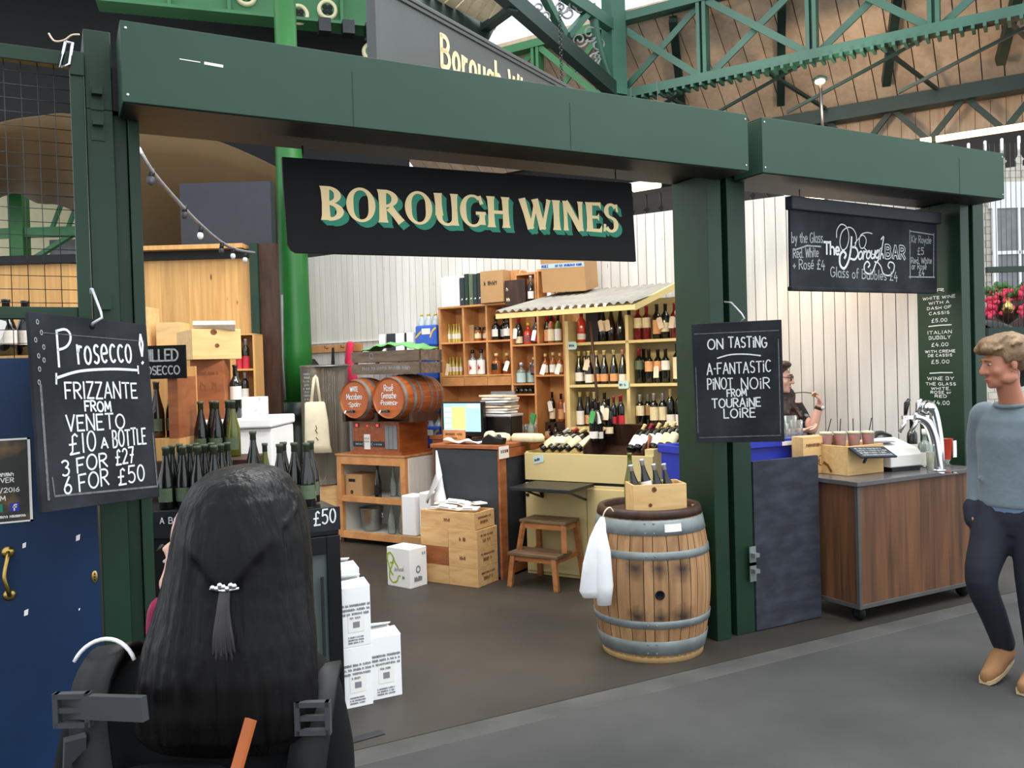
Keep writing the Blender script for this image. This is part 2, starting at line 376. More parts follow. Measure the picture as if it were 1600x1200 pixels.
# ------------------------------------------------------------------ handwriting: single-stroke letters, cap height 6
def _c(cx, cz, rx, rz, a0, a1, n=10): return arc(cx, cz, rx, rz, a0, a1, n)
G = {
 'A': (4, [[(0, 0), (2, 6), (4, 0)], [(.7, 2), (3.3, 2)]]), 'B': (3.6, [[(0, 0), (0, 6)], [(0, 6)]+_c(1.4, 4.6, 1.7, 1.4, 90, -90)+[(0, 3.2)], [(0, 3.2)]+_c(1.5, 1.6, 2, 1.6, 90, -90)+[(0, 0)]]),
 'C': (4, [_c(2.2, 3, 2.1, 3, 50, 310, 16)]), 'D': (4, [[(0, 0), (0, 6)], [(0, 6)]+_c(1, 3, 2.8, 3, 90, -90, 14)+[(0, 0)]]),
 'E': (3.2, [[(3.2, 6), (0, 6), (0, 0), (3.2, 0)], [(0, 3.1), (2.6, 3.1)]]), 'F': (3.2, [[(3.3, 6), (0, 6), (0, 0)], [(0, 3.1), (2.5, 3.1)]]),
 'G': (4.2, [_c(2.2, 3, 2.1, 3, 50, 340, 16)+[(4.1, 2.8), (2.6, 2.8)]]), 'H': (3.6, [[(0, 0), (0, 6)], [(3.6, 0), (3.6, 6)], [(0, 3), (3.6, 3)]]),
 'I': (.6, [[(.3, 0), (.3, 6)]]), 'K': (3.4, [[(0, 0), (0, 6)], [(3.2, 6), (.1, 2.8), (3.5, 0)]]), 'L': (3, [[(0, 6), (0, 0), (3, 0)]]),
 'M': (4.6, [[(0, 0), (.4, 6), (2.3, 1.6), (4.2, 6), (4.6, 0)]]), 'N': (3.8, [[(0, 0), (0, 6), (3.7, 0), (3.8, 6.2)]]), 'O': (4.6, [_c(2.3, 3, 2.3, 3, 95, 455, 20)]),
 'P': (3.4, [[(0, 0), (0, 6)], [(0, 6)]+_c(1.3, 4.4, 2, 1.6, 90, -90)+[(0, 2.8)]]), 'Q': (4.6, [_c(2.3, 3, 2.3, 3, 90, 450, 20), [(2.8, 1.4), (4.6, -.4)]]),
 'R': (3.6, [[(0, 0), (0, 6)], [(0, 6)]+_c(1.4, 4.5, 2, 1.5, 90, -90)+[(0, 3), (1.2, 3), (3.6, 0)]]),
 'S': (3.4, [_c(1.8, 4.5, 1.5, 1.5, 40, 250, 10)+_c(1.7, 1.5, 1.6, 1.5, 80, -140, 10)]), 'T': (4, [[(0, 6), (4, 6)], [(2, 6), (2, 0)]]),
 'U': (3.8, [[(0, 6)]+_c(1.9, 1.9, 1.9, 1.9, 180, 360)+[(3.8, 6)]]), 'V': (3.8, [[(0, 6), (1.9, 0), (3.8, 6)]]), 'W': (5.4, [[(0, 6), (1.3, 0), (2.7, 5), (4.1, 0), (5.4, 6)]]),
 'X': (3.6, [[(0, 6), (3.6, 0)], [(3.6, 6), (0, 0)]]), 'Y': (3.8, [[(0, 6), (1.9, 3), (3.8, 6)], [(1.9, 3), (1.9, 0)]]), 'Z': (3.4, [[(0, 6), (3.4, 6), (0, 0), (3.4, 0)]]),
 'i': (.6, [[(.3, 0), (.3, 4.2)], [(.3, 5.2), (.3, 5.7)]]), 'a': (3, [_c(1.4, 1.9, 1.4, 1.9, 60, 400, 14), [(2.8, 3.8), (2.8, .4), (3.2, 0)]]), 'b': (2.8, [[(0, 6.4), (0, 0)], _c(1.2, 1.8, 1.4, 1.8, 160, -160, 14)]),
 'c': (2.6, [_c(1.5, 1.9, 1.4, 1.9, 50, 310, 12)]), 'd': (3, [[(2.8, 6.4), (2.8, 0)], _c(1.4, 1.8, 1.4, 1.8, 20, 340, 14)]), 'e': (2.8, [[(.1, 1.9), (2.7, 2.1)]+_c(1.4, 2, 1.4, 1.9, 5, 310, 14)]),
 'f': (2, [[(2.2, 6)]+_c(1.4, 5.2, .7, .9, 60, 180, 6)+[(.7, 0)], [(0, 3.6), (2, 3.6)]]), 'g': (2.8, [_c(1.4, 1.9, 1.4, 1.9, 30, 390, 14), [(2.7, 3.6), (2.7, -1), (1.6, -2.3), (.2, -1.7)]]),
 'h': (2.8, [[(0, 6.4), (0, 0)], [(0, 2.4)]+_c(1.3, 2.4, 1.3, 1.4, 150, 0, 8)+[(2.7, 0)]]), 'k': (2.6, [[(0, 6.4), (0, 0)], [(2.3, 3.8), (.1, 1.8), (2.6, 0)]]), 'l': (.6, [[(.3, 6.4), (.3, 0)]]),
 'o': (2.9, [_c(1.4, 1.9, 1.4, 1.9, 95, 455, 14)]), 'r': (1.9, [[(0, 3.9), (.2, 0)], [(.2, 2.3), (1, 3.6), (1.9, 3.5)]]), 's': (2.3, [_c(1.3, 2.9, 1, .95, 40, 250, 8)+_c(1.1, .95, 1.15, .95, 80, -140, 8)]),
 't': (2, [[(1, 5.4), (1, .6), (1.9, .1)], [(0, 3.8), (2, 3.8)]]), 'u': (2.7, [[(0, 3.8)]+_c(1.3, 1.3, 1.3, 1.3, 180, 350)+[(2.6, 3.8), (2.7, 0)]]), 'w': (3.8, [[(0, 3.8), (1, 0), (1.9, 3.2), (2.9, 0), (3.8, 3.8)]]),
 'y': (2.7, [[(0, 3.8), (1.4, .4)], [(2.7, 3.8), (.9, -2.2)]]), 'n': (2.7, [[(0, 3.8), (0, 0)], [(0, 2.4)]+_c(1.3, 2.4, 1.3, 1.4, 150, 0, 8)+[(2.7, 0)]]), 'm': (4, [[(0, 3.8), (0, 0)], [(0, 2.8), (1, 3.8), (1.9, 2.8), (1.9, 0)], [(1.9, 2.8), (3, 3.8), (3.9, 2.8), (4, 0)]]),
 'p': (2.7, [[(0, 3.8), (0, -2.2)], _c(1.3, 1.9, 1.4, 1.9, 160, -160, 14)]), 'v': (2.6, [[(0, 3.8), (1.3, 0), (2.6, 3.8)]]),
 '0': (3.2, [_c(1.6, 3, 1.6, 3, 90, 450, 18)]), '1': (.8, [[(.4, 0), (.4, 6)]]), '2': (3.2, [_c(1.6, 4.4, 1.5, 1.6, 160, -20, 10)+[(0, 0), (3.3, 0)]]),
 '3': (3, [_c(1.3, 4.6, 1.5, 1.4, 140, -70, 10)+_c(1.4, 1.6, 1.6, 1.6, 80, -140, 10)]), '4': (3.4, [[(1.6, 6), (0, 2), (3.4, 2)], [(2.5, 3.6), (2.3, -.6)]]), '5': (3.2, [[(3.2, 6), (.5, 6), (.2, 3.4)]+_c(1.4, 1.9, 1.7, 1.9, 110, -140, 12)]),
 '6': (3, [[(2.4, 6), (.6, 3.2)]+_c(1.5, 1.6, 1.5, 1.6, 150, -210, 16)]), '7': (3.2, [[(0, 6), (3.3, 6), (1.2, 0)], [(.9, 3), (3, 3)]]), '8': (3, [_c(1.5, 4.5, 1.3, 1.5, -90, 270, 12), _c(1.5, 1.5, 1.5, 1.5, 90, 450, 12)]), '9': (3, [_c(1.5, 4.3, 1.4, 1.6, 0, 360, 14)+[(2.7, 0)]]),
 '£': (3.6, [[(3.2, 5.2), (2.4, 6), (1.4, 5.4), (1.3, 3), (1.1, .8), (.2, 0), (3.6, 0)], [(.1, 3), (2.6, 3)]]), '!': (.9, [[(.5, 6), (.2, 4), (.5, 1.6), (.8, 4), (.5, 6)], [(.4, 0), (.6, .3)]]),
 '.': (.6, [[(.2, 0), (.5, .1)]]), ',': (.6, [[(.4, .3), (.1, -.8)]]), '-': (1.6, [[(.2, 3), (1.5, 3)]]), '+': (2.6, [[(0, 2.2), (2.6, 2.2)], [(1.3, .8), (1.3, 3.6)]]), '&': (3, [[(3, 0), (.6, 4.4), (1.5, 6), (2.2, 4.8), (.2, 1.6), (1.2, 0), (3, 2.2)]]),
 'é': (2.8, [[(.1, 1.9), (2.7, 2.1)]+_c(1.4, 2, 1.4, 1.9, 5, 310, 14), [(1, 4.8), (2.2, 5.8)]]), '/': (2, [[(0, -.5), (2, 6.5)]]), ':': (.6, [[(.2, .4), (.4, .7)], [(.2, 3), (.4, 3.3)]]), "'": (.5, [[(.3, 6), (.2, 4.9)]]),
}
def tw(txt, gap=1.3): return sum((G[c][0]+gap) if c in G else 2.4 for c in txt)-gap
def write(mb, txt, x0, x1, z0, z1, h, w=.006, y=0.0, mi=0, jit=.15, slant=0, gap=1.3, X=None):
    """letters from (x0, z0) to (x1, z1) along the baseline, cap height h"""
    W = tw(txt, gap); sx = (x1-x0)/W; sz = h/6; cur = 0; rnd = random.Random(txt)
    for c in txt:
        if c not in G: cur += 2.4; continue
        g = G[c]; dz = rnd.uniform(-jit, jit); k = 1+rnd.uniform(-jit, jit)*.3
        for st in g[1]:
            P = []
            for a, b in st:
                u = cur+a+slant*b; P.append((x0+u*sx, z0+(z1-z0)*u/W+(b*k+dz)*sz))
            if len(P) == 2: P = [P[0], ((P[0][0]+P[1][0])/2, (P[0][1]+P[1][1])/2), P[1]]
            mb.stroke(P, w, y, mi, X=X)
        cur += g[0]+gap
    return mb
def scribble(mb, x0, x1, z, h, w=.004, y=0, mi=0, X=None, seed=0):      # a line of print too small to read
    r = random.Random(seed); x = x0
    while x < x1-h*.3:
        ww = min(h*r.uniform(.35, .8), x1-x)
        mb.stroke([(x, z), (x+ww*.1, z+h), (x+ww*.5, z+h*r.uniform(.2, .6)), (x+ww*.8, z+h*r.uniform(.5, 1)), (x+ww*.75, z)], w, y, mi, X=X); x += ww*1.25
        if r.random() < .2: x += h*.6
    return mb
# ================================================================== the setting
def onT(px, py, t):
    d = _ray(px, py); return CAM + d*((t-CAM.dot(TW))/d.dot(TW))
b = MB(); b.box(-9, 14, 3.78, 16, -.1, 0); struct(b.build('floor', 'concrete'))
b = MB(); b.box(-9, 14, -6, 3.62, -.1, -.002); o = b.build('lane_paving', 'asphalt'); struct(o)
b = MB(); b.box(-9, 14, 3.62, 3.78, -.1, -.0005)
struct(b.build('kerb', 'kerb', bevel=.006))
b = MB(); x = -7.75
while x < -.88:                                              # the plank wall behind the shelves
    w = random.uniform(.083, .097); b.box(x+.006, min(x+w, -.866), 0, .03, 0, 3.1); x += w
struct(b.build('wall_back', 'wallwhite', loc=Wp(0, 7.38), rz=RZW))
b = MB(); b.box(-7.75, -.9, .034, .05, 0, 3.1); struct(b.build('trim_1', 'darkwood', loc=Wp(0, 7.38), rz=RZW))
# fretwork above the plank wall
v = MB(); x = -4.6
while x < -.9:
    h0, h1 = 3.10, 3.33
    v.poly([(x, h0), (x+.055, h0), (x+.055, h0+.03), (x+.038, h0+.045), (x+.055, h0+.062), (x+.06, h0+.07), (x+.06, h1-.05), (x+.07, h1-.04), (x+.07, h1), (x, h1)], 0, .02)
    v.poly([(x+.085, h0), (x+.14, h0), (x+.14, h1), (x+.07, h1), (x+.07, h1-.04), (x+.08, h1-.05), (x+.08, h0+.07), (x+.085, h0+.062), (x+.102, h0+.045), (x+.085, h0+.03)], 0, .02)
    x += .14
tag(v.build('fretwork_valance', 'soffit', loc=Wp(0, 7.44), rz=RZW), 'dark fretwork valance of pierced boards above the white plank wall', 'valance')
# pine wall of the neighbouring stall, square to the view
def Pp(l, d, z=0): return Vector((l*math.cos(RZP)+d*math.sin(-RZP), l*math.sin(RZP)+d*math.cos(RZP), z))
def latp(px, d): return (px-800)/F_PX*d
b = MB(); x = -7.2
while x < -2.70:
    w = random.uniform(.12, .16); b.box(x+.001, min(x+w, -2.69), 0, .04, 0, 2.95); x += w
struct(b.build('wall_left', 'pine', loc=Pp(0, 9.0), rz=RZP))
b = MB(); b.box(-7.2, -2.69, -.05, .06, 2.952, 3.04, 0); b.box(-3.85, -2.72, -.16, .06, 3.04, 3.085, 1)
tag(b.build('wall_cap', ['black', 'pine'], loc=Pp(0, 9.0), rz=RZP), kind='structure')
b = MB(); b.box(-2.685, -2.60, -.06, .1, 0, 3.1); b.box(-2.60, -2.42, .0, .1, 0, 3.1, 1)
tag(b.build('corner_post', ['post', 'darkwood'], loc=Pp(0, 9.0), rz=RZP), 'dark green corner post at the end of the pine wall', 'post')
b = MB(); b.box(-3.46, -2.50, -.05, .12, 3.09, 3.78)
tag(b.build('duct_casing', 'darkpanel', loc=Pp(0, 9.2), rz=RZP), 'large dark blue-grey casing on top of the pine wall', 'casing')
# dark railway-arch ceiling, its rear drop and the brown canvas under it
b = MB(); b.box(-11, -1.3, 10.9, 12.6, 7.4, 7.5); b.box(-11, -1.40, 12.4, 12.6, 4.5, 7.4)
struct(b.build('ceiling_dark', 'nearblack', rz=RZP))
b = MB(); vs, fs = [], []
ctl = [(-160, 235, 430), (0, 191, 305), (60, 181, 315), (112, 178, 325), (220, 203, 400), (300, 211, 415), (345, 222, 415), (400, 245, 410), (446, 268, 405)]
ctl = smooth_line([tuple(map(float, c)) for c in ctl], 4); nn = len(ctl)
for k in range(7):
    f = k/6
    for px, y0, y1 in ctl: vs.append(atd(px, y0+(y1-y0)*f, 10.2+1.4*f-.25*math.sin(f*math.pi)))
for k in range(6):
    for i in range(nn-1): fs.append((k*nn+i, k*nn+i+1, (k+1)*nn+i+1, (k+1)*nn+i))
b.add(vs, fs, 0, True); o = b.build('canvas_canopy', 'canvas'); sm = o.modifiers.new('thick', 'SOLIDIFY'); sm.thickness = .03
tag(o, 'brown sagging canvas canopy stretched under the dark ceiling', 'canopy')
# cream buildings seen through the mesh
b = MB(); b.box(-9.4, -6.2, 0, .2, 0, 6); tag(b.build('wall_far', 'cream', loc=Pp(0, 14.5), rz=RZP), kind='structure')
g = thing('market_column', 'green iron market column with side girders beyond the wire mesh', 'column', Pp(latp(40, 13.5), 13.5), RZP)
b = MB(); b.box(-.11, .11, -.11, .11, 0, 5.0); b.build('shaft', 'column', g)
b = MB(); b.box(-2.2, 2.0, -.08, .08, 4.0, 4.14); b.bar((0.1, 0, 3.6), (1.3, 0, 4.3), .1, .06); b.bar((.5, 0, 4.1), (.75, 0, 4.7), .06, .05); b.bar((1.0, 0, 4.7), (.75, 0, 4.1), .06, .05); b.build('girder', 'girder', g)
b = MB(); b.box(.3, 1.5, .3, .5, 2.4, 4.0); b.build('shutter', 'printgrey', g)

# ------------------------------------------------------------------ stall posts
def post(label, x0, x1, grooves, sideface=4.40, br=()):
    t = thing('stall_post', label, 'post', ((x0+x1)/2, 4.07, 0)); c = (x0+x1)/2
    p = MB()
    for a0, a1, y in grooves: p.box(a0-c, a1-c, y, sideface-4.07, 0, 2.863)
    if x0 < 1: p.box(x0-c, .262-c, 0, .33, 2.863, 3.2)
    p.build('shaft', 'post', t, bevel=.004)
    for bx, bz, s in br:
        q = MB(); q.box(bx-c-.02, bx-c+.02, -.045, 0, bz-.012, bz+.012); q.box(bx-c-.026, bx-c+.026, -.006, 0, bz-.07, bz+.05); q.build('shutter_bracket', 'post' if s else 'hoop', t)
    return t
post('green steel stall post beside the blue door', .156, .366, [(.156, .262, 0), (.262, .318, .05), (.32, .366, .03)], br=[(.2, 2.93, 1), (.2, 2.80, 1), (.205, 2.02, 1)])
post('green steel stall post behind the oak barrel', 3.543, 3.87, [(3.543, 3.655, 0), (3.655, 3.72, .09), (3.72, 3.87, .02)], br=[(3.84, .50, 0), (3.84, .40, 0)])
t3 = post('green steel stall post at the bar end with a chalked price list', 5.96, 6.27, [(5.96, 6.06, 0), (6.06, 6.14, .05), (6.14, 6.27, .02)], 4.44)
w = MB()
for s, z, hw, h in (('IR', 2.215, .045, .035), ('WHITE WINE', 2.16, .135, .034), ('WITH A', 2.122, .085, .032), ('DASH OF', 2.083, .1, .032), ('CASSIS', 2.043, .085, .032), ('£5.00', 1.985, .065, .042), ('ITALIAN', 1.895, .1, .038), ('BUBBLY', 1.855, .09, .038), ('£4.00', 1.80, .07, .042),
                    ('WITH CREME', 1.752, .125, .03), ('DE CASSIS', 1.722, .1, .03), ('£5.00', 1.67, .075, .042), ('WINE BY', 1.543, .11, .038), ('THE GLASS', 1.503, .125, .034), ('WHITE,', 1.468, .08, .032), ('ROSE or', 1.44, .085, .03), ('RED', 1.41, .05, .032), ('£4.00', 1.355, .07, .046)):
    write(w, s, .0-hw, hw, z-.01, z-.01, h*.62, .004, gap=1.6)
for z in (1.945, 1.585): w.stroke([(-.09, z), (0, z+.004), (.1, z+.003)], .007)
w.build('chalk_writing', 'chalk', t3, loc=(5.96-6.115-.001, .185, 0), rz=math.radians(-90))
# ------------------------------------------------------------------ shutter boxes over the stall
def shutter_box(label, x0, x1, seams):
    t = thing('shutter_box', label, 'fascia', ((x0+x1)/2, 3.82, 2.835)); c = (x0+x1)/2
    p = MB(); p.box(x0-c, x1-c, 0, .012, 0, .33); p.box(x0-c, x1-c, .012, .247, .32, .33); p.box(x0-c, x0-c+.01, .012, .247, 0, .32); p.box(x1-c-.01, x1-c, .012, .247, 0, .32)
    p.build('front_casing', 'fascia', t, bevel=.003)
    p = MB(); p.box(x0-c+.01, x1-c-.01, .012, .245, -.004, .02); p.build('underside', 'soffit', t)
    p = MB()
    for sx in seams: p.box(sx-c-.0015, sx-c+.0015, -.0015, 0, .0, .25)
    for sx in (x0+.02, x1-.02):
        for z in (.03, .30): p.ell((sx-c, -.001, z), (.006, .003, .006), 8, 6, 1)
    p.build('seams_and_screws', ['post', 'foilsilver'], t); return t
f1 = shutter_box('long green shutter box above the wine stall', .283, 3.652, [1.25, 2.42])
q = MB(); q.stroke([(-1.36, .2), (-1.29, .197)], .012); q.stroke([(-1.46, .203), (-1.38, .201)], .004); q.build('scuff_mark', 'whitelabel', f1)
shutter_box('shorter green shutter box above the bar', 3.763, 6.105, [5.6])
b = MB(); b.box(.263, 6.27, 4.07, 4.40, 2.865, 3.05)
o = b.build('lintel_beam', 'lintel'); struct(o)
b = MB()
b.tube(smooth_line([tuple(atd(x_, y_, 3.75)) for x_, y_ in ((76, 52), (85, 64), (100, 63), (112, 55), (124, 54))]), .004, 6)
tag(b.build('loose_cord', 'tagpaper'), 'frayed pale cord sticking out from the top of the post', 'cord')
# ------------------------------------------------------------------ mesh gate and blue door at the left
t = thing('mesh_panel', 'wire mesh panel in a green frame above the blue door', 'mesh panel', (-.6, 4.08, 1.97))
p = MB(); p.box(-.75, .755, -.02, .03, 1.06, 1.12); p.box(.70, .752, -.03, .03, -.16, 1.06); p.box(-.75, .70, -.02, .03, 0, .05); p.box(.70, .757, -.04, -.03, 1.02, 1.12); p.build('frame', 'post', t, bevel=.003)
p = MB(); x = -.75
while x < .70: p.tube([(x, 0, -.16), (x, 0, 1.06)], .0018, 5); x += .0605
z = -.1
while z < 1.06:
    p.tube([(-.75, .003, z), (.7, .003, z)], .0016, 5); z += .056
p.build('wire_mesh', 'darkmetal', t)
p = MB(); p.tube([(.69, -.045, 1.15), (.665, -.045, 1.04), (.70, -.045, 1.06), (.715, -.045, 1.15), (.69, -.045, 1.15)], .007, 6); p.build('chain_link', 'chrome', t)
d = thing('blue_door', 'blue painted door with a brass pull handle beside the green post', 'door', (-.6, 4.06, 0))
p = MB(); p.box(-.75, .745, 0, .04, .0, 1.81); p.build('door_leaf', 'bluedoor', d, bevel=.003)
p = MB(); c = onY(10, 865, 4.06)
hx = c.x+.6
p.tube(smooth_line([(hx+.006, -.01, 1.02), (hx+.004, -.035, 1.0), (hx-.008, -.05, .93), (hx+.002, -.045, .88), (hx+.006, -.01, .845)]), .009, 8)
for z in (1.02, .845): p.lathe([(.024, 0), (.024, .005), (.01, .01), (0, .011)], 14, X=Matrix.Translation((hx+.005, 0, z)) @ Matrix.Rotation(math.radians(90), 4, 'X'))
p.build('door_handle', 'brass', d)
p = MB(); c = onY(148, 901, 4.06); p.ell((c.x+.6, -.002, c.z), (.013, .004, .027), 12, 8)
for dz in (-.012, 0, .012): p.ell((c.x+.6, -.005, c.z+dz), (.004, .003, .004), 8, 6, 1)
p.build('escutcheon', ['brass', 'black'], d)
p = MB()
for px, py, s in ((38, 852, .012), (122, 840, .014), (41, 957, .014), (124, 952, .005)):
    c = onY(px, py, 4.059); p.poly([(c.x+.6-s*.6, c.z-s), (c.x+.6+s*.4, c.z-s*.7), (c.x+.6+s*.6, c.z+s), (c.x+.6-s*.5, c.z+s*.6)], -.002, -.0005)
p.build('paper_scrap', 'paper', d)
pt = thing('poster', 'dark and gold event poster taped on the blue door', 'poster', (-.25, 4.058, 1.31))
p = MB(); p.box(-.19, .145, -.003, 0, -.165, .165); p.build('sheet', 'poster', pt)
p = MB(); p.box(-.19, .155, -.0025, 0, -.172, -.165); p.box(.145, .155, -.0025, 0, -.172, .172); p.box(-.19, .155, -.0025, 0, .165, .172); p.build('border', 'paper', pt)
p = MB(); p.box(.075, .108, -.005, -.003, -.125, -.092); p.build('social_badge', 'bluecrate', pt)
p = MB(); p.box(.02, .05, -.005, -.003, -.125, -.092); p.build('teal_badge', 'teal', pt)
p = MB(); write(p, 'f', .086, .098, -.121, -.121, .022, .005, -.0055); write(p, 'EOVER', .01, .092, -.005, -.005, .018, .0035, -.004); write(p, '08/2016', .01, .11, -.045, -.045, .017, .0035, -.004); write(p, '8PM', .01, .06, -.078, -.078, .018, .0035, -.004)
scribble(p, .01, .1, .02, .014, .003, -.004); scribble(p, .0, .13, -.15, .01, .002, -.004)
p.build('lettering', 'paper', pt)
# ------------------------------------------------------------------ iron column with its base
c = atd(461, 500, 9.6); cl = thing('iron_column', 'bright green round iron column rising past the stall sign', 'column', (c.x, c.y, 0))
p = MB(); p.lathe([(.175, 1.42), (.172, 2), (.16, 3.2), (.148, 4.6), (.142, 5.2), (.12, 5.25), (.12, 6.4)], 28); p.build('shaft', 'column', cl)
p = MB(); p.lathe([(.24, 0), (.24, 1.08), (.225, 1.1), (.215, 1.22), (.235, 1.26), (.235, 1.32), (.205, 1.36), (.19, 1.41), (.17, 1.43)], 28); p.build('base', 'columnbase', cl)
p = MB(); p.lathe([(.075, 0), (.08, .28), (.07, .3)], 14, X=Matrix.Translation((.24, -.02, 4.98))); p.build('floodlight', 'darkmetal', cl)
p = MB(); p.tube([(-.16, -.1, 1.45), (-.18, -.11, 1.9), (-.165, -.12, 2.6)], .014, 6); p.build('cable', 'printgrey', cl)
# ------------------------------------------------------------------ roof: plate girder with rosettes (left)
P0, P1 = atd(150, -38, 10.4), atd(640, 88, 11.6); dv = (P1-P0); dv.z = 0; ang = math.atan2(dv.y, dv.x); Lg = dv.length
gr = thing('plate_girder', 'green plate girder with cream rosettes under the dark ceiling', 'girder', (P0.x, P0.y, P0.z*.5+P1.z*.5), ang)
p = MB(); p.box(0, Lg, 0, .03, 0, 1.0); p.box(0, Lg, -.15, .2, -.03, .01); 
for k in range(6): p.box(k*.7+.1, k*.7+.14, -.1, 0, .0, 1.0)
p.build('web_plate', 'girder', gr)
for px, py in ((384, -2), (468, 16), (590, 62), (515, 3)):
    c = atd(px, py, 11.0); ux = (c-P0).to_2d().dot(Vector((math.cos(ang), math.sin(ang)))); zz = c.z-(P0.z+P1.z)/2
    p = MB(); X = Matrix.Translation((ux, -.03, zz)) @ Matrix.Rotation(math.radians(90), 4, 'X')
    p.lathe([(.085, -.02), (.085, .012), (.105, .03), (.13, .012), (.135, -.02)], 24, 0, X, caps=False); p.lathe([(0, .0), (.086, .0)], 20, 1, X, caps=False)
    for a in range(4): p.ell((ux+.042*math.cos(a*1.57+.78), -.035, zz+.042*math.sin(a*1.57+.78)), (.036, .008, .036), 10, 6, 2)
    p.build('rosette', ['cream', 'girder', 'nearblack'], gr)
for k in range(5): MB().box(2.6+k*.3, 2.75+k*.3, -.3, -.1, -.2, -.03).build('clamp_bracket', 'darkmetal', gr)
# ------------------------------------------------------------------ lattice girder across the market
def lattice(label, D, t0s, z0, z1, m, cw=.12, extra=None):
    g = thing('lattice_girder', label, 'girder', Wp((t0s[0]+t0s[-1])/2, D, z0), RZW); c = (t0s[0]+t0s[-1])/2
    for z in (z0, z1): MB().box(t0s[0]-c-.1, t0s[-1]-c+.1, -.08, .08, z-z0-.05, z-z0+.05).build('chord', m, g)
    for tt in t0s:
        q = MB(); q.box(tt-c-.055, tt-c-.015, -.07, .07, 0, z1-z0); q.box(tt-c+.015, tt-c+.055, -.07, .07, 0, z1-z0); q.box(tt-c-.02, tt-c+.02, .0, .02, 0, z1-z0); q.build('upright', m, g)
    for a, e in zip(t0s, t0s[1:]):
        for s in (0, 1):
            q = MB(); q.bar((a-c, .045 if s else -.045, (0 if s else z1-z0)), (e-c, .045 if s else -.045, (z1-z0 if s else 0)), .02, .075); q.build('brace', m, g)
    return g
lg = lattice('teal green lattice girder with crossed braces high over the bar', 9.5, [-4.37, -3.26, -2.07, -.91, .25, 1.4], 4.93, 5.83, 'truss')
q = MB(); 
for k in range(60): q.box(-2.9+k*.1, -2.87+k*.1, -.1, .1, -.09, -.05)
q.build('rivet_strip', 'truss', lg)
lattice('lattice girder beyond the hanging sign, daylight coloured into its brighter green', 9.5, [-6.6, -5.42, -4.5], 4.93, 5.80, 'girder')  # same girder continued; brighter green paints in the light falling there
# V-braced eaves girder
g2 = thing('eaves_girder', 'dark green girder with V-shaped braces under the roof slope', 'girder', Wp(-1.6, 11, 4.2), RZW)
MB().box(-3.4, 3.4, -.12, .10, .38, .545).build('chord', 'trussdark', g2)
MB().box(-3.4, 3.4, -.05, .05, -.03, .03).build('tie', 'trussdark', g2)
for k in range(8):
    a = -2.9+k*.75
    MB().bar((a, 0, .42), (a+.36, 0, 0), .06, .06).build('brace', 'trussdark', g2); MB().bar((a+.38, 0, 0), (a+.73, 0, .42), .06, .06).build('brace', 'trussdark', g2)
# boarded roof slope between them, and boarded gable under the eaves
b = MB(); x = -8.5
while x < 2.4:
    w = .22; vs = [(x, 9.62, 5.82), (x+w-.012, 9.62, 5.82), (x+w-.012, 11.2, 4.72), (x, 11.2, 4.72)]
    vs += [(a, c_, d_+.04) for a, c_, d_ in vs]; b.add(vs, [(0, 1, 2, 3), (7, 6, 5, 4), (0, 4, 5, 1), (1, 5, 6, 2), (2, 6, 7, 3), (3, 7, 4, 0)]); x += w
b.box(-8.5, 2.4, 9.60, 9.68, 5.84, 5.98)
b.add([(-8.5, 9.6, 5.90), (2.4, 9.6, 5.90), (2.4, 11.3, 4.72), (-8.5, 11.3, 4.72)], [(0, 1, 2, 3)])
o = b.build('ceiling', 'roofplank', rz=RZW); struct(o)
b = MB(); x = -3.0
while x < 2.4:
    b.box(x, x+.15, 0, .03, 4.24, 4.70); x += .155
b.box(-3.0, 2.4, .031, .04, 4.2, 4.75); struct(b.build('wall_gable', 'roofplank', loc=Wp(0, 11.25), rz=RZW))
b = MB(); x = -15
while x < -3.0:
    b.box(x, x+.15, 0, .03, 3.0, 4.75); x += .153
struct(b.build('wall_dark', 'soffit', loc=Wp(0, 11.25), rz=RZW))
for k, tt in enumerate((-4.0, -2.75, -1.55, -.4)):
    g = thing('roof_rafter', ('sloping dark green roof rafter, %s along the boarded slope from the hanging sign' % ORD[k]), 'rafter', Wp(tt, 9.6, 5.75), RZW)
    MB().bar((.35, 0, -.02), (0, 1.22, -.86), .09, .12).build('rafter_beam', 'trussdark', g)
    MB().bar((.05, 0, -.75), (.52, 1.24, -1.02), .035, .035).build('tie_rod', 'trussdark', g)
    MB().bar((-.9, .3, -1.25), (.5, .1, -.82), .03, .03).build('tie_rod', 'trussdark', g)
# lit lamp under the roof slope
lm = thing('roof_lamp', 'warm lamp hanging on a rod under the roof slope', 'lamp', onT(1281, 118, -1.95)); z0 = lm.location.z
MB().tube([(0, 0, 0), (.02, 0, -.55)], .018, 8).build('rod', 'darkmetal', lm)
MB().lathe([(.02, 0), (.07, -.03), (.075, -.05)], 14).build('lamp_shade', 'trussdark', lm)
MB().ell((0, 0, -.06), (.05, .05, .03)).build('lamp_bulb', 'warm', lm)
l = bpy.data.lights.new('roof_lamp_light', 'POINT'); l.energy = 42; l.color = (1, .8, .58); l.shadow_soft_size = .15
lo = bpy.data.objects.new('roof_lamp_light', l); COL.objects.link(lo); lo.location = lm.location+Vector((-.1, -.2, -.45))
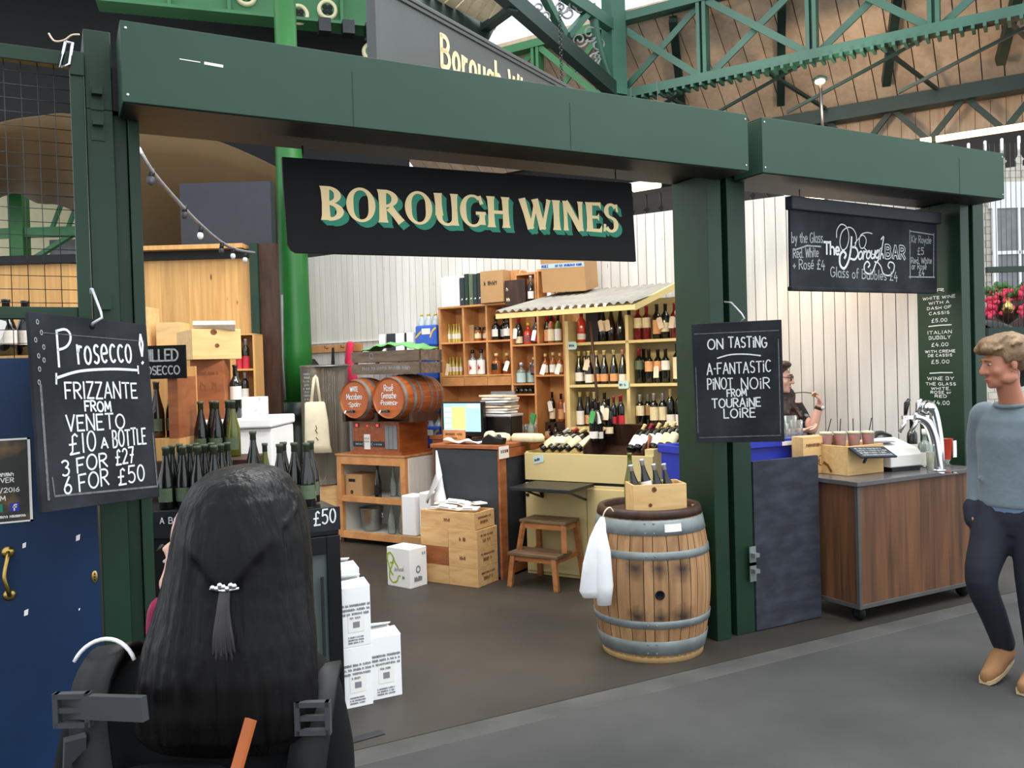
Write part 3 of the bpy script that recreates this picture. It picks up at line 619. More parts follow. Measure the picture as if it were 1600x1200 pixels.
# light strip and pierced valance at the right
a, e = Wp(-1.05, 10.9, 4.18), Wp(1.2, 10.9, 4.18)
st = thing('light_strip', 'long warm fluorescent light strip below the eaves girder', 'light', a, RZW); MB().box(0, 2.25, -.03, .03, -.03, .03).build('tube_lamp', 'tube', st); MB().box(-.16, -.05, -.03, .03, -.03, .03).build('end_lamp', 'tube', st)
v = MB(); x = -1.6
while x < 2.2:
    h0, h1 = 3.74, 4.12
    v.poly([(x, h0), (x+.05, h0), (x+.05, h0+.05), (x+.035, h0+.07), (x+.055, h0+.1), (x+.065, h0+.12), (x+.065, h1-.06), (x+.08, h1-.05), (x+.08, h1), (x, h1)], 0, .02)
    v.poly([(x+.11, h0), (x+.16, h0), (x+.16, h1), (x+.08, h1), (x+.08, h1-.05), (x+.095, h1-.06), (x+.095, h0+.12), (x+.105, h0+.1), (x+.125, h0+.07), (x+.11, h0+.05)], 0, .02); x += .16
tag(v.build('fretwork_valance', 'soffit', loc=Wp(0, 10.8), rz=RZW), 'pierced board valance hanging below the long light strip', 'valance')
# scrolled rafter truss at the skylight
st = thing('scrolled_truss', 'green rafter truss with scrolled ironwork against the bright skylight', 'truss', onT(968, 147, -4.3)); O = st.location.copy()
def rel(px, py): return onT(px, py, -4.3)-O
MB().bar(rel(770, -25), rel(968, 150), .12, .17).build('lower_chord', 'trussdark', st)
MB().bar(rel(860, -25), rel(955, 40), .10, .14).build('upper_chord', 'truss', st)
MB().bar(rel(840, -25), rel(882, 55), .07, .09).build('web_bar', 'truss', st)
MB().bar(rel(887, 56), rel(927, 10), .07, .07).build('web_bar', 'truss', st)
p = MB(); p.tube(smooth_line([tuple(rel(*q)) for q in ((926, 10), (930, 45), (942, 95), (962, 150))]), .05, 8); p.build('curved_bracket', 'truss', st)
p = MB(); p.bar(rel(957, -30), rel(962, 150), .2, .2); p.bar(rel(984, -30), rel(948, 40), .08, .08); p.build('head_post', 'truss', st)
def scroll(px, py, r, turns=1.6, flip=1, rot=0):
    pts = []
    for k in range(22):
        a = rot+flip*k/21*turns*2*math.pi; rr = r*(1-.8*k/21); pts.append(tuple(rel(px+rr*math.cos(a), py+rr*math.sin(a))))
    return pts
for s in ((905, 62, 13, 1.5, 1, 0), (921, 52, 14, 1.3, -1, 2), (934, 70, 12, 1.5, 1, 4), (928, 92, 10, 1.4, -1, 1), (938, 88, 9, 1.2, 1, 3), (842, 12, 10, 1.3, 1, 1), (852, 24, 8, 1.2, -1, 2), (876, 12, 11, 1.4, 1, 0), (888, 20, 12, 1.1, -1, 4), (898, 8, 10, 1.3, 1, 2), (906, 14, 8, 1.3, -1, 5)):
    MB().tube(scroll(*s), .012, 5).build('iron_scroll', 'printgrey', st)
b = MB()
for (px0, py0), (px1, py1) in (((787, -10), (758, 40)), ((775, -14), (744, 30)), ((762, -18), (728, 22)), ((748, -22), (712, 14)), ((734, -26), (694, 6)), ((720, -30), (676, -2)), ((706, -34), (656, -8))):
    q0, q1 = atd(px0, py0, 8.0), atd(px1, py1, 9.0); s0, s1 = atd(px0+12, py0+4, 8.0), atd(px1+15, py1+8, 9.0)
    vs = [q0, s0, s1, q1]; vs += [v_+Vector((0, 0, .03)) for v_ in vs]; b.add(vs, [(0, 1, 2, 3), (7, 6, 5, 4), (0, 4, 5, 1), (1, 5, 6, 2), (2, 6, 7, 3), (3, 7, 4, 0)])
struct(b.build('ceiling_cream', 'roofcream'))
b = MB(); b.bar(atd(640, -12, 9.0), atd(764, 62, 9.2), .2, .3); b.bar(atd(757, 42, 9.1), atd(802, 8, 8.2), .1, .1)
tag(b.build('eaves_beam', 'trussdark'), 'dark beam under the cream boarded roof edge', 'beam')
ch = MB(); c0, c1 = onT(874, -8, -3.6), onT(878, 138, -3.6)
n_ = 34
for k in range(n_):
    c = c0.lerp(c1, (k+.5)/n_); h = (c0-c1).length/n_*.62; pts = []
    for i in range(9):
        a = i/8*2*math.pi; e_ = h*math.sin(a); f_ = .016*math.cos(a); pts.append(c+Vector((f_ if k % 2 else 0, 0 if k % 2 else f_, e_)))
    ch.tube(pts, .004, 4)
tag(ch.build('hanging_chain', 'darkmetal'), 'thin steel chain hanging down in front of the skylight', 'chain')
# grey hanging sign above the shutter box
hs = thing('hanging_sign', 'grey hanging board with cream lettering above the long shutter box', 'sign', Wp(-3.16, 4.7, 3.3), math.radians(30))
D0, z0 = 4.7, 3.3
p = MB(); p.box(-.97, 1.6, 0, .05, 0, .56); p.build('board', 'signgrey', hs)
p = MB(); p.box(-.97, 1.6, -.012, .062, .56, .585); p.box(-.97, 1.6, -.02, .07, .585, .61); p.box(-.98, -.955, -.01, .06, 0, .56); p.build('moulding', 'signgrey', hs, bevel=.004)
p = MB()
for cx in (-.94,): p.tube([(cx, .02, .6), (cx, .02, 1.3)], .008, 6)
p.build('hanger_rod', 'darkmetal', hs)
def bold(mb, txt, x, z, h, y, mi=0, w=.03):
    for c in txt:
        if c in G: write(mb, c, x, x+G[c][0]*h/8.2, z, z, h, w, y, mi, 0); x += G[c][0]*h/8.2+h*.2
        else: x += h*.35
    return x
TX0 = onT(690, 100, -3.16).dot(NW)-4.7; TZ0 = onT(690, 103, -3.16).z-3.3
p = MB(); bold(p, 'Borough Wines', TX0, TZ0, .19, -.002); p.build('lettering', 'gold', hs)
# background beyond the bar: house front, flowers, umbrella
bh = thing('house_front', 'pale brick house front with a white sash window beyond the bar', 'building', Pp(latp(1580, 15), 15), RZP)
p = MB()
for r_ in range(44):
    x = -2.6 + (.11 if r_ % 2 else 0)
    while x < 2.6: p.box(x, x+.21, 0, .1, r_*.12, r_*.12+.108); x += .22
p.box(-2.6, 2.8, .02, .12, 0, 5.3, 1); p.build('brick_wall', ['brickpale', 'whiteplastic'], bh)
p = MB(); zc = 1.7+(560-330)*15/F_PX
p.box(-.35, 1.6, -.05, 0, zc+.0, zc+.45); p.box(-.3, -.22, -.06, 0, zc-1.6, zc); p.box(1.3, 1.38, -.06, 0, zc-1.6, zc); p.box(-.3, 1.4, -.06, 0, zc-1.7, zc-1.58); 
for x in (.15, .55, .95): p.box(x, x+.04, -.05, 0, zc-1.6, zc)
p.box(-.3, 1.3, -.05, 0, zc-.8, zc-.74); p.build('window', 'white', bh)
MB().box(-.22, 1.3, -.02, -.01, zc-1.6, zc).build('pane', 'printgrey', bh)
MB().box(-.5, 2.6, -.25, 0, zc-2.2, zc-1.75).build('shop_fascia', 'darkwood', bh)
def blobs(mb, c, n, r, s, mi=0, seed=0):
    r_ = random.Random(seed)
    for _ in range(n):
        v_ = Vector((r_.gauss(0, 1), r_.gauss(0, 1), r_.gauss(0, 1))); v_ = v_.normalized()*r_.random()**.4
        q_ = (c[0]+v_.x*r[0], c[1]+v_.y*r[1], c[2]+v_.z*r[2]); k = s*r_.uniform(.6, 1.3)
        mb.ell(q_, (k, k*.7, k), 6, 4, mi)
fb = thing('flower_basket', 'hanging basket of pink flowers beyond the bar post', 'flower basket', atd(1575, 470, 11), RZP)
p = MB(); blobs(p, (0, 0, .12), 120, (.3, .2, .12), .035, 0, 3); p.build('foliage', 'leaf', fb)
p = MB(); blobs(p, (.04, -.08, .0), 190, (.36, .2, .22), .03, 0, 5); blobs(p, (-.28, -.08, -.1), 40, (.12, .1, .18), .03, 0, 6); p.build('blossoms', 'flowerpink', fb)
p = MB(); p.lathe([(.02, -.3), (.14, -.22), (.2, -.1), (.2, .0)], 14); p.build('basket', 'darkwood', fb)
bl = thing('brass_bell', 'small round brass bell hanging below the pink flowers', 'bell', atd(1575, 480, 8.5), RZP)
MB().lathe([(0, -.06), (.035, -.055), (.052, -.02), (.045, .02), (.015, .05), (.008, .1)], 14).build('bell_body', 'brass', bl)
wm = MB()
a, e = atd(1541, 400, 7.5), atd(1760, 400, 7.5)
for k in range(40): wm.tube([(k*.045, 0, -.9), (k*.045, 0, 1.1)], .003, 4)
wm.box(0, 1.8, -.02, .02, -.02, .03); wm.box(0, 1.8, -.02, .02, -.75, -.5)
tag(wm.build('railing_mesh', 'trussdark', loc=(a.x, a.y, 2.45), rz=RZP), 'dark wire railing between the bar post and the street', 'railing')
um = thing('umbrella', 'black open umbrella carried behind the man in the grey sweater', 'umbrella', atd(1578, 540, 9), RZP, rot=(0, math.radians(55), RZP))
p = MB(); p.lathe([(.42, -.16), (.36, -.03), (.22, .08), (0, .13)], 16, caps=False); p.build('canopy', 'black', um); MB().tube([(0, 0, .15), (0, 0, -.6)], .008, 6).build('shaft', 'darkmetal', um)
# ================================================================== signs and chalkboards
GLYPH = {}
def stemp(x0, z0, x1, z1, w, fl=1.5):
    dx, dz = x1-x0, z1-z0; l = math.hypot(dx, dz); nx, nz = -dz/l, dx/l; L, R = [], []
    for f, k in ((0, fl), (.1, 1.16), (.5, 1), (.9, 1.16), (1, fl)):
        x, z = x0+dx*f, z0+dz*f; L.append((x+nx*w*k/2, z+nz*w*k/2)); R.append((x-nx*w*k/2, z-nz*w*k/2))
    return L+R[::-1]
def bowl(cx, cz, rx, rz, a0, a1, w, thin=.5, n=22):
    o, i = [], []
    for k in range(n+1):
        a = math.radians(a0+(a1-a0)*k/n); c, s = math.cos(a), math.sin(a); ww = w*(thin+(1-thin)*c*c)
        o.append((cx+rx*c, cz+rz*s)); i.append((cx+(rx-ww)*c, cz+(rz-ww*.9)*s))
    return o+i[::-1]
W_ = .20
GLYPH['B'] = (.66, [stemp(.15, 0, .15, 1, W_), bowl(.22, .74, .36, .26, 90, -90, .19), bowl(.22, .26, .42, .28, 90, -90, .2), [(.02, .9), (.02, 1.0), (.3, 1.0), (.3, .9)], [(.02, 0), (.02, .1), (.3, .1), (.3, 0)]])
GLYPH['O'] = (.82, [bowl(.41, .5, .41, .52, 0, 360, .2, .45, 40)])
GLYPH['R'] = (.74, [stemp(.15, 0, .15, 1, W_), bowl(.22, .73, .38, .27, 90, -90, .19), stemp(.34, .46, .68, .02, .19, 1.3), [(.02, .9), (.02, 1.0), (.3, 1.0), (.3, .9)]])
GLYPH['U'] = (.74, [stemp(.13, 1, .15, .3, W_, 1.3), stemp(.63, 0.0, .63, 1, .17, 1.5), bowl(.39, .32, .34, .34, 180, 340, .19, .5)])
GLYPH['G'] = (.80, [bowl(.41, .5, .41, .52, 55, 320, .2, .45, 30), stemp(.7, .06, .7, .48, .17, 1.3), [(.5, .38), (.5, .48), (.82, .48), (.82, .38)], stemp(.62, .98, .70, .72, .1, 1.3)])
GLYPH['H'] = (.76, [stemp(.14, 0, .14, 1, .19), stemp(.62, 0, .62, 1, .19), [(.14, .44), (.14, .55), (.62, .55), (.62, .44)]])
GLYPH['W'] = (1.04, [stemp(.06, 1, .33, 0, .19, 1.25), stemp(.33, 0, .52, .82, .11, 1.1), stemp(.5, 1, .74, 0, .19, 1.25), stemp(.74, 0, .98, 1, .11, 1.5)])
GLYPH['I'] = (.28, [stemp(.14, 0, .14, 1, .2)])
GLYPH['N'] = (.78, [stemp(.12, 0, .12, 1, .13), stemp(.12, .98, .66, .02, .19, 1.1), stemp(.66, 0, .66, 1, .13, 1.6)])
GLYPH['E'] = (.60, [stemp(.15, 0, .15, 1, W_), [(.1, .9), (.1, 1), (.58, 1.02), (.58, .78), (.5, .9)], [(.1, .45), (.1, .55), (.44, .55), (.5, .64), (.5, .36), (.44, .45)], [(.1, 0), (.1, .1), (.5, .1), (.6, .24), (.58, -.02)]])
GLYPH['S'] = (.58, [bowl(.30, .74, .26, .27, 30, 270, .17, .6), bowl(.28, .27, .28, .28, 90, -150, .18, .6), stemp(.5, .98, .53, .72, .07, 1.2), stemp(.05, .28, .02, .02, .07, 1.2)])
def sign_text(mb, txt, x0, x1, z0, h, y, mi, dx=0, dz=0, gap=.06):
    Wd = sum((GLYPH[c][0]+gap) if c in GLYPH else .3 for c in txt)-gap; s = (x1-x0)/Wd; cur = 0
    for c in txt:
        if c in GLYPH:
            for k, P in enumerate(GLYPH[c][1]): mb.poly([(x0+(cur+a)*s+dx, z0+b_*h+dz) for a, b_ in P], y-.0015-k*.0003, y, mi)
            cur += GLYPH[c][0]+gap
        else: cur += .3
s = thing('stall_sign', 'long black hanging sign lettered in cream and teal under the shutter box', 'sign', (2.06, 4.24, 2.555), rot=(math.radians(-1.5), math.radians(-.6), math.radians(-1.0)))
p = MB(); p.poly([(-1.035, .235), (1.035, .235), (1.04, -.235), (-.99, -.235), (-1.015, -.22), (-1.03, -.19), (-1.035, .1)], -.012, .012); p.build('board', 'signblack', s, bevel=.002)
p = MB()
for k in range(1, 11): sign_text(p, 'BOROUGH WINES', -.86, .925, -.068, .170, -.0122-.0002*(10-k), 0, .0028*k, -.0026*k)
p.build('letter_shade', 'teal', s)
p = MB(); sign_text(p, 'BOROUGH WINES', -.86, .925, -.068, .170, -.0165, 0); p.build('lettering', 'gold', s)
p = MB()
for x in (-.93, .93): p.tube([(x, 0, .2), (x, 0, .3)], .004, 6)
p.build('hanger', 'darkmetal', s)
def board(label, cen, rot, w, h, name='chalkboard'):
    t = thing(name, label, 'chalkboard', cen, rot=tuple(math.radians(a) for a in rot))
    MB().box(-w/2, w/2, 0, .018, -h/2, h/2).build('board', 'chalkboard', t, bevel=.003); return t
# Prosecco board, hung by a hook on the left-hand post
t = board('large tilted chalkboard reading Prosecco hung on the post by the blue door', (.1555, 3.842, 1.586), (-5.575, 2.547, 41.06), .583, .753)
t.rotation_mode = 'YXZ'
p = MB(); Y = -.001
pr = [('P', -.175, -.11, .172, .192, .135), ('rosecco', -.085, .19, .188, .205, .115)]
for s_, x0, x1, z0, z1, h in pr: write(p, s_, x0, x1, z0, z1, h, .010, Y)
write(p, '!', .235, .262, .20, .20, .125, .011, Y)
p.stroke(smooth_line([(-.19, .128), (-.08, .158), (.08, .172), (.222, .172)]), .011, Y); p.stroke([(-.193, .105), (-.19, .145)], .0078, Y); p.stroke([(.222, .158), (.222, .19)], .008, Y)
write(p, 'FRIZZANTE', -.155, .205, .048, .053, .064, .0078, Y); write(p, 'FROM', -.068, .06, .0, -.003, .04, .008, Y)
write(p, 'VENETO', -.16, .125, -.078, -.073, .06, .0078, Y); write(p, '£10', -.155, -.03, -.17, -.155, .075, .0078, Y); write(p, 'A', -.002, .03, -.15, -.15, .04, .008, Y); write(p, 'BOTTLE', .058, .235, -.15, -.142, .066, .0078, Y)
write(p, '3 FOR', -.195, .02, -.248, -.225, .056, .0078, Y); write(p, '£27', .065, .16, -.223, -.218, .062, .0078, Y)
write(p, '6 FOR', -.19, .02, -.318, -.3, .062, .0078, Y); write(p, '£50', .07, .21, -.305, -.298, .066, .0078, Y)
p.build('chalk_writing', 'chalk', t)
p = MB()
for x, z in ((-.257, .34), (-.243, .30), (-.27, .27), (-.237, .245), (-.262, .21), (-.24, .195), (-.262, .16), (-.268, .11)): p.stroke(arc(x, z, .005, .009, 0, 340, 8), .0035, Y)
p.build('chalk_doodle', 'chalkdim', t)
p = MB(); p.stroke([(-.24, .3), (.27, .3)], .003, Y); p.stroke([(-.262, .1), (-.262, -.33)], .01, Y); p.stroke([(-.235, -.32), (.28, -.33)], .008, Y); p.stroke([(-.235, -.32), (-.24, -.25)], .006, Y); p.stroke([(.277, -.1), (.28, -.33)], .006, Y)
p.build('chalk_smear', 'chalkfaint', t)
hk = MB(); hk.tube([(0, 0, 0), (.002, -.005, .004), (.036, -.02, .026), (.033, -.005, .05), (.006, .03, .145), (.004, .075, .15), (.004, .08, .13)], .0055, 8)
c = onY(144, 507, 3.83); tag(hk.build('hook', 'foilsilver', loc=c), 'bent silver hook holding the tilted Prosecco chalkboard', 'hook')
MB().lathe([(0, 0), (.013, 0), (.013, .003)], 14, X=Matrix.Translation((-.002, -.001, .345)) @ Matrix.Rotation(math.radians(90), 4, 'X')).build('hook_hole', 'black', t)
# tasting board on the middle post
t = board('upright chalkboard reading On Tasting hung on the post behind the oak barrel', (3.575, 3.874, 1.588), (8.85, -.385, -43.4), .512, .724)
t.rotation_mode = 'YXZ'
p = MB(); write(p, 'ON', -.165, -.078, .205, .208, .06, .008, Y); write(p, 'TASTiNG', -.045, .17, .214, .205, .06, .008, Y)
p.stroke(smooth_line([(-.112, .152), (-.04, .17), (.05, .17), (.133, .158)]), .008, Y)
write(p, 'A-FANTASTiC', -.175, .19, .055, .062, .066, .0072, Y); write(p, 'PiNOT', -.175, -.03, -.035, -.035, .066, .0072, Y); write(p, 'NOiR', .02, .18, -.04, -.036, .066, .0072, Y)
write(p, 'FROM', -.064, .046, -.082, -.078, .043, .0075, Y); write(p, 'TOURAiNE', -.153, .125, -.148, -.143, .052, .008, Y); write(p, 'LOiRE', -.086, .093, -.21, -.208, .055, .008, Y); p.build('chalk_writing', 'chalk', t)
p = MB(); p.stroke([(-.24, .302), (.24, .302)], .005, Y); p.stroke([(-.235, -.33), (.235, -.322)], .005, Y); p.stroke([(.235, .25), (.235, -.31)], .006, Y); p.stroke([(-.24, .1), (-.242, -.3)], .004, Y); p.build('chalk_smear', 'chalkfaint', t)
hk = MB(); hk.tube([(0, 0, 0), (.004, -.03, .02), (.0, -.01, .05), (-.012, .06, .12), (-.012, .12, .13)], .005, 8)
c = onY(1157, 503, 3.9); tag(hk.build('hook', 'foilsilver', loc=c), 'silver hook holding the On Tasting chalkboard', 'hook')
# bar menu board under the bar shutter box
t = board('wide chalkboard menu hanging over the bar counter', (5.045, 4.127, 2.446), (1.464, -.786, 5.749), 1.692, .536, 'menu_board')
t.rotation_mode = 'YXZ'; t['category'] = 'chalkboard'
MB().box(-.86, .86, -.03, .03, .245, .33).build('top_rail', 'darkpanel', t, bevel=.008)
p = MB(); MB().box(-.86, .8, -.02, .02, -.275, -.245).build('bottom_rail', 'chalkboard', t, bevel=.008)
write(p, 'by the Glass', -.835, -.52, .035, .05, .062, .008, Y, gap=1.0); p.stroke([(-.81, -.012), (-.68, .022), (-.54, .022)], .01, Y)
write(p, 'Red. White', -.822, -.565, -.062, -.045, .06, .008, Y, gap=1.0); write(p, '+ Rosé £4', -.825, -.5, -.135, -.125, .06, .008, Y, gap=1.0)
write(p, 'Glass of Bubbles £4', -.44, .33, -.175, -.185, .062, .009, Y, gap=1.1)
for q in (((.487, .177), (.80, .165)), ((.80, .175), (.795, -.155)), ((.81, -.15), (.475, -.155)), ((.49, -.165), (.487, .185))): p.stroke(list(q), .008, Y)
write(p, 'Kir Royale', .51, .765, .095, .098, .05, .007, Y, gap=1.0); write(p, '£5', .585, .665, .012, .014, .048, .008, Y); write(p, 'Red, White', .505, .77, -.055, -.05, .042, .007, Y, gap=1.0); write(p, 'or Rosé', .51, .70, -.098, -.095, .042, .007, Y, gap=1.0); write(p, '£4', .6, .67, -.14, -.14, .036, .008, Y)
p.build('chalk_writing', 'chalkdim', t)
p = MB()
for c_, x0, x1 in (('T', -.505, -.448), ('h', -.438, -.395), ('e', -.382, -.342)):
    write(p, c_, x0, x1, -.025, -.025, .078, .016, Y, jit=0)
def two(x0, x1, txt):
    x = x0
    for c_ in txt:
        w_ = (x1-x0)/3-.012
        write(p, c_, x, x+w_*.78, -.025, -.025, .085, .026, Y, jit=0); write(q2, c_, x, x+w_*.78, -.025, -.025, .085, .012, Y-.001, jit=0); x += w_+.012
q2 = MB(); two(.19, .45, 'BAR')
# scripted B and flourishes
fl = lambda pts, w: p.stroke(smooth_line(pts, 6), w, Y)
fl([(-.37, .09), (-.365, .14), (-.32, .18), (-.26, .165), (-.235, .1), (-.26, .03), (-.31, .01), (-.335, .06), (-.31, .13), (-.24, .165), (-.18, .15), (-.15, .1), (-.17, .04), (-.22, .03)], .008)
fl([(-.205, .1), (-.215, .02), (-.24, -.06), (-.29, -.115), (-.335, -.09), (-.335, -.03), (-.3, .0), (-.27, -.02), (-.285, -.045)], .018)
fl([(-.22, .03), (-.16, .03), (-.135, -.01), (-.17, -.05), (-.225, -.045)], .015)
fl([(-.17, .06), (-.13, .09), (-.08, .12), (-.04, .09), (-.06, .04), (-.1, .03), (-.12, .07), (-.1, .12), (-.03, .14), (.03, .135)], .007)
write(p, 'oroug', -.135, .105, -.05, -.03, .085, .013, Y, slant=.22, jit=0, gap=.6)
fl([(.135, .10), (.165, .12), (.15, .06), (.12, -.04)], .012); fl([(.12, -.02), (.15, .0), (.16, -.03)], .012); fl([(-.06, .03), (.0, .0), (.07, -.005), (.13, .04)], .007)
fl([(.07, -.07), (.02, -.14), (-.05, -.135), (-.065, -.09), (-.03, -.06), (.0, -.08), (-.02, -.1)], .012); fl([(.09, -.06), (.13, -.09), (.16, -.14), (.23, -.15), (.28, -.12), (.29, -.07), (.24, -.055), (.215, -.08), (.235, -.1)], .010)
p.build('bar_logo', 'chalk', t); q2.build('letter_inline', 'chalkboard', t)
hb = MB()
for x in (-.75, .75): hb.tube([(x, 0, .3), (x, 0, .382)], .003, 5)
hb.build('hanger_cord', 'darkmetal', t)
# ================================================================== bottles
SHAPES = {'bdx': [(.9, 0), (1, .02), (1, .62), (.93, .68), (.5, .765), (.38, .80), (.37, .96), (.43, .965), (.43, 1)],
 'bur': [(.9, 0), (1, .02), (1, .40), (.93, .50), (.66, .64), (.44, .77), (.36, .86), (.35, .955), (.42, .96), (.42, 1)],
 'squat': [(.92, 0), (1, .03), (1, .52), (.9, .60), (.4, .68), (.30, .72), (.30, .86), (.38, .87), (.38, 1)],
 'mini': [(.9, 0), (1, .03), (1, .46), (.85, .56), (.45, .70), (.38, .76), (.38, .96), (.46, .965), (.46, 1)],
 'swing': [(.9, 0), (1, .03), (1, .40), (.8, .55), (.4, .80), (.36, .97), (.44, .98), (.44, 1)],
 'jar': [(.95, 0), (1, .04), (1, .8), (.9, .86), (.9, 1)], 'cup': [(.7, 0), (.72, .01), (1, 1)], 'flute': [(.6, 0), (.62, .02), (.2, .05), (.18, .3), (.7, .45), (.9, .7), (.8, 1)]}
_mc = {}
def cached(key, fn):
    if key not in _mc: _mc[key] = fn()
    return _mc[key]
def put(name, me, parent=None):
    o = bpy.data.objects.new(name, me); COL.objects.link(o)
    if parent: o.parent = parent
    return o
BAYS = [(7.05, 7.4, -5.262, -4.996), (7.05, 7.4, -4.974, -4.716), (7.05, 7.4, -4.694, -4.432), (7.05, 7.4, -4.408, -4.176), (7.05, 7.4, -4.154, -3.85)]
BAYS2 = [(7.05, 7.4, -4.408, -4.131), (7.05, 7.4, -4.109, -3.85)]
BAYS3 = [(6.84, 7.04, -3.67, -3.11), (6.84, 7.04, -3.08, -2.595)]
PLACED = []
def settle(loc, r, h, rz):           # keep a standing bottle inside its compartment and off its neighbours
    t, D = loc.dot(TW), loc.dot(NW)
    if abs(rz-RZW) < 1e-6:
        bs = [b_ for b_ in (BAYS2 if loc.z > 1.9 and t > -4.42 and D > 7.05 else BAYS3 if D < 7.04 else BAYS) if b_[0] < D < b_[1] and b_[2]-.06 < t < b_[3]+.06]
        if bs and loc.z < 2.3:
            b_ = min(bs, key=lambda b_: abs(t-(b_[2]+b_[3])/2)); t = min(max(t, b_[2]+r+.001), b_[3]-r-.001)
        back = NW; base = Wp(t, D, loc.z)
    else: back = Vector((FW.x, FW.y, 0)).normalized(); base = loc.copy()
    for k in range(40):
        p = base+back*(.006*k)
        if all((p.xy-q.xy).length > r+q_r or p.z > q.z+q_h or q.z > p.z+h for q, q_r, q_h in PLACED): break
    PLACED.append((p, r, h)); return p
def bottle(label, loc, shape='bdx', h=.30, r=.037, g='bottle', lab='creamlabel', cap='foilblack', tg=None, lz=(.2, .46), cz=.79, group=None, name='wine_bottle', rz=RZW, tilt=None, cat='bottle', tx=0, la=100, tz=.62):
    loc = Vector(loc)
    if tilt is None: loc = settle(loc, r*1.03, h, rz)
    prof = SHAPES[shape]
    me = cached(('b', shape, h, r, g), lambda: MB().lathe([(a*r, z*h) for a, z in prof], 14).mesh(name+'_body', g))
    o = put(name, me); o.location = loc; o.rotation_euler = tilt if tilt else (0, 0, rz); tag(o, label, cat, group)
    if lab:
        a = math.radians(la)
        put('label', cached(('l', shape, h, r, lab, lz, la), lambda: MB().lathe([(r*1.012, lz[0]*h), (r*1.012, lz[1]*h)], 10, 0, None, -math.pi/2-a, -math.pi/2+a).mesh('label', lab)), o)
    if cap:
        def cm():
            pr = [(a*r*1.05+.0005, z*h) for a, z in prof if z >= cz]; pr[-1] = (pr[-1][0], h*1.004)
            return MB().lathe(pr, 12).mesh('capsule', cap)
        put('capsule', cached(('c', shape, h, r, cap, cz), cm), o)
    if tg:
        c = put('price_tag', cached(('t', tg), lambda: MB().poly([(-.024, -.05), (.024, -.05), (.024, .04), (.014, .052), (-.014, .052), (-.024, .04)], -.0008, .0008).mesh('price_tag', tg)), o)
        c.location = (tx, -r*1.0-.012, h*tz-.05); c.rotation_euler = (math.radians(-10), math.radians(random.uniform(-18, 18)), math.radians(random.uniform(-8, 8)))
    return o
def tt(px, D, py=600): return wt(px, py, D)[0]
# ================================================================== orange box shelf against the plank wall
D0 = 7.08; tc = -4.55
sh = thing('box_shelf', 'tall orange wooden shelf of box compartments against the plank wall', 'shelf', Wp(tc, D0), RZW)
def X(t): return t-tc
p = MB()
p.box(X(-5.29), X(-5.262), 0, .28, 0, 2.36); p.box(X(-3.85), X(-3.825), 0, .28, 0, 2.3); p.box(X(-4.432), X(-4.408), 0, .28, 0, 2.36)
for t_ in (-4.985, -4.705): p.box(X(t_)-.011, X(t_)+.011, .005, .28, 1.64, 2.345)
p.box(X(-4.165)-.011, X(-4.165)+.011, .005, .28, .9, 1.93); p.box(X(-4.12)-.011, X(-4.12)+.011, .005, .28, 1.95, 2.3)
p.build('upright', 'orange', sh, bevel=.002)
p = MB(); p.box(X(-5.29), X(-4.41), -.005, .29, 2.345, 2.365); p.box(X(-4.41), X(-3.82), -.005, .29, 2.3, 2.32)
p.box(X(-5.265), X(-4.43), 0, .28, 1.985, 2.003); p.box(X(-5.265), X(-4.43), 0, .28, 1.65, 1.668); p.box(X(-4.41), X(-3.85), 0, .28, 1.93, 1.948)
p.box(X(-4.41), X(-4.175), 0, .28, 1.555, 1.572); p.box(X(-4.41), X(-4.175), 0, .28, 1.455, 1.472); p.box(X(-4.155), X(-3.85), 0, .28, 1.632, 1.65); p.box(X(-4.41), X(-3.85), 0, .28, .95, .97)
p.build('shelf_board', 'orange', sh, bevel=.002)
for a, e in ((-5.262, -4.99), (-4.985, -4.71), (-4.705, -4.435)): MB().box(X(a), X(e), -.004, .02, 1.558, 1.645).build('drawer_front', 'orange', sh, bevel=.003)
p = MB(); p.box(X(-5.27), X(-3.84), .272, .284, 0, 2.33); p.build('back_panel', 'orange', sh)
def shelf_row(pxs, D, z, where, desc, group=None, **k):
    n = len(pxs)
    for i, px in enumerate(pxs):
        kk = dict(k); 
        lb = desc if group else '%s, %s from the left %s' % (desc, ORD[i], where)
        st_ = kk.pop('stag', 0); dd = D+(st_ if i % 2 else 0)
        bottle(lb, Wp(tt(px, D), dd, z), group=group, **kk)
shelf_row([698, 702.5, 707, 711.5, 716, 720.5], 7.2, 2.004, '', 'small yellow mixer bottle with gold cap in the top compartment of the orange shelf', 'small yellow mixer bottles, upper row', shape='mini', h=.19, r=.0165, g='bottleyellow', lab='whitelabel', cap='foilgold', name='mixer_bottle')
shelf_row([700, 705, 710, 715, 721], 7.2, 1.669, '', 'small yellow mixer bottle with gold cap in the second compartment down the orange shelf', 'small yellow mixer bottles, lower row', shape='mini', h=.185, r=.0165, g='bottleyellow', lab='whitelabel', cap='foilgold', name='mixer_bottle')
t_ = Wp(tt(699, 7.13), 7.12, 1.669); o = MB().box(-.02, .02, -.001, .001, 0, .12).build('price_card', 'creamlabel', loc=t_, rot=(0, math.radians(12), RZW)); tag(o, 'leaning price card beside the lower row of small yellow mixer bottles', 'price card')
pb = thing('paper_bag', 'brown paper carrier bag in the top middle compartment of the orange shelf', 'bag', Wp(tt(739.5, 7.2), 7.215, 2.004), RZW)
MB().box(-.05, .04, -.04, .04, 0, .17).build('bag_body', 'kraft', pb, bevel=.006); MB().poly([(-.025, -.045), (.025, -.045), (.025, .045), (.014, .06), (-.014, .06), (-.025, .045)], -.05, -.048, X=Matrix.Translation((-.06, 0, .07))).build('price_tag', 'paper', pb)
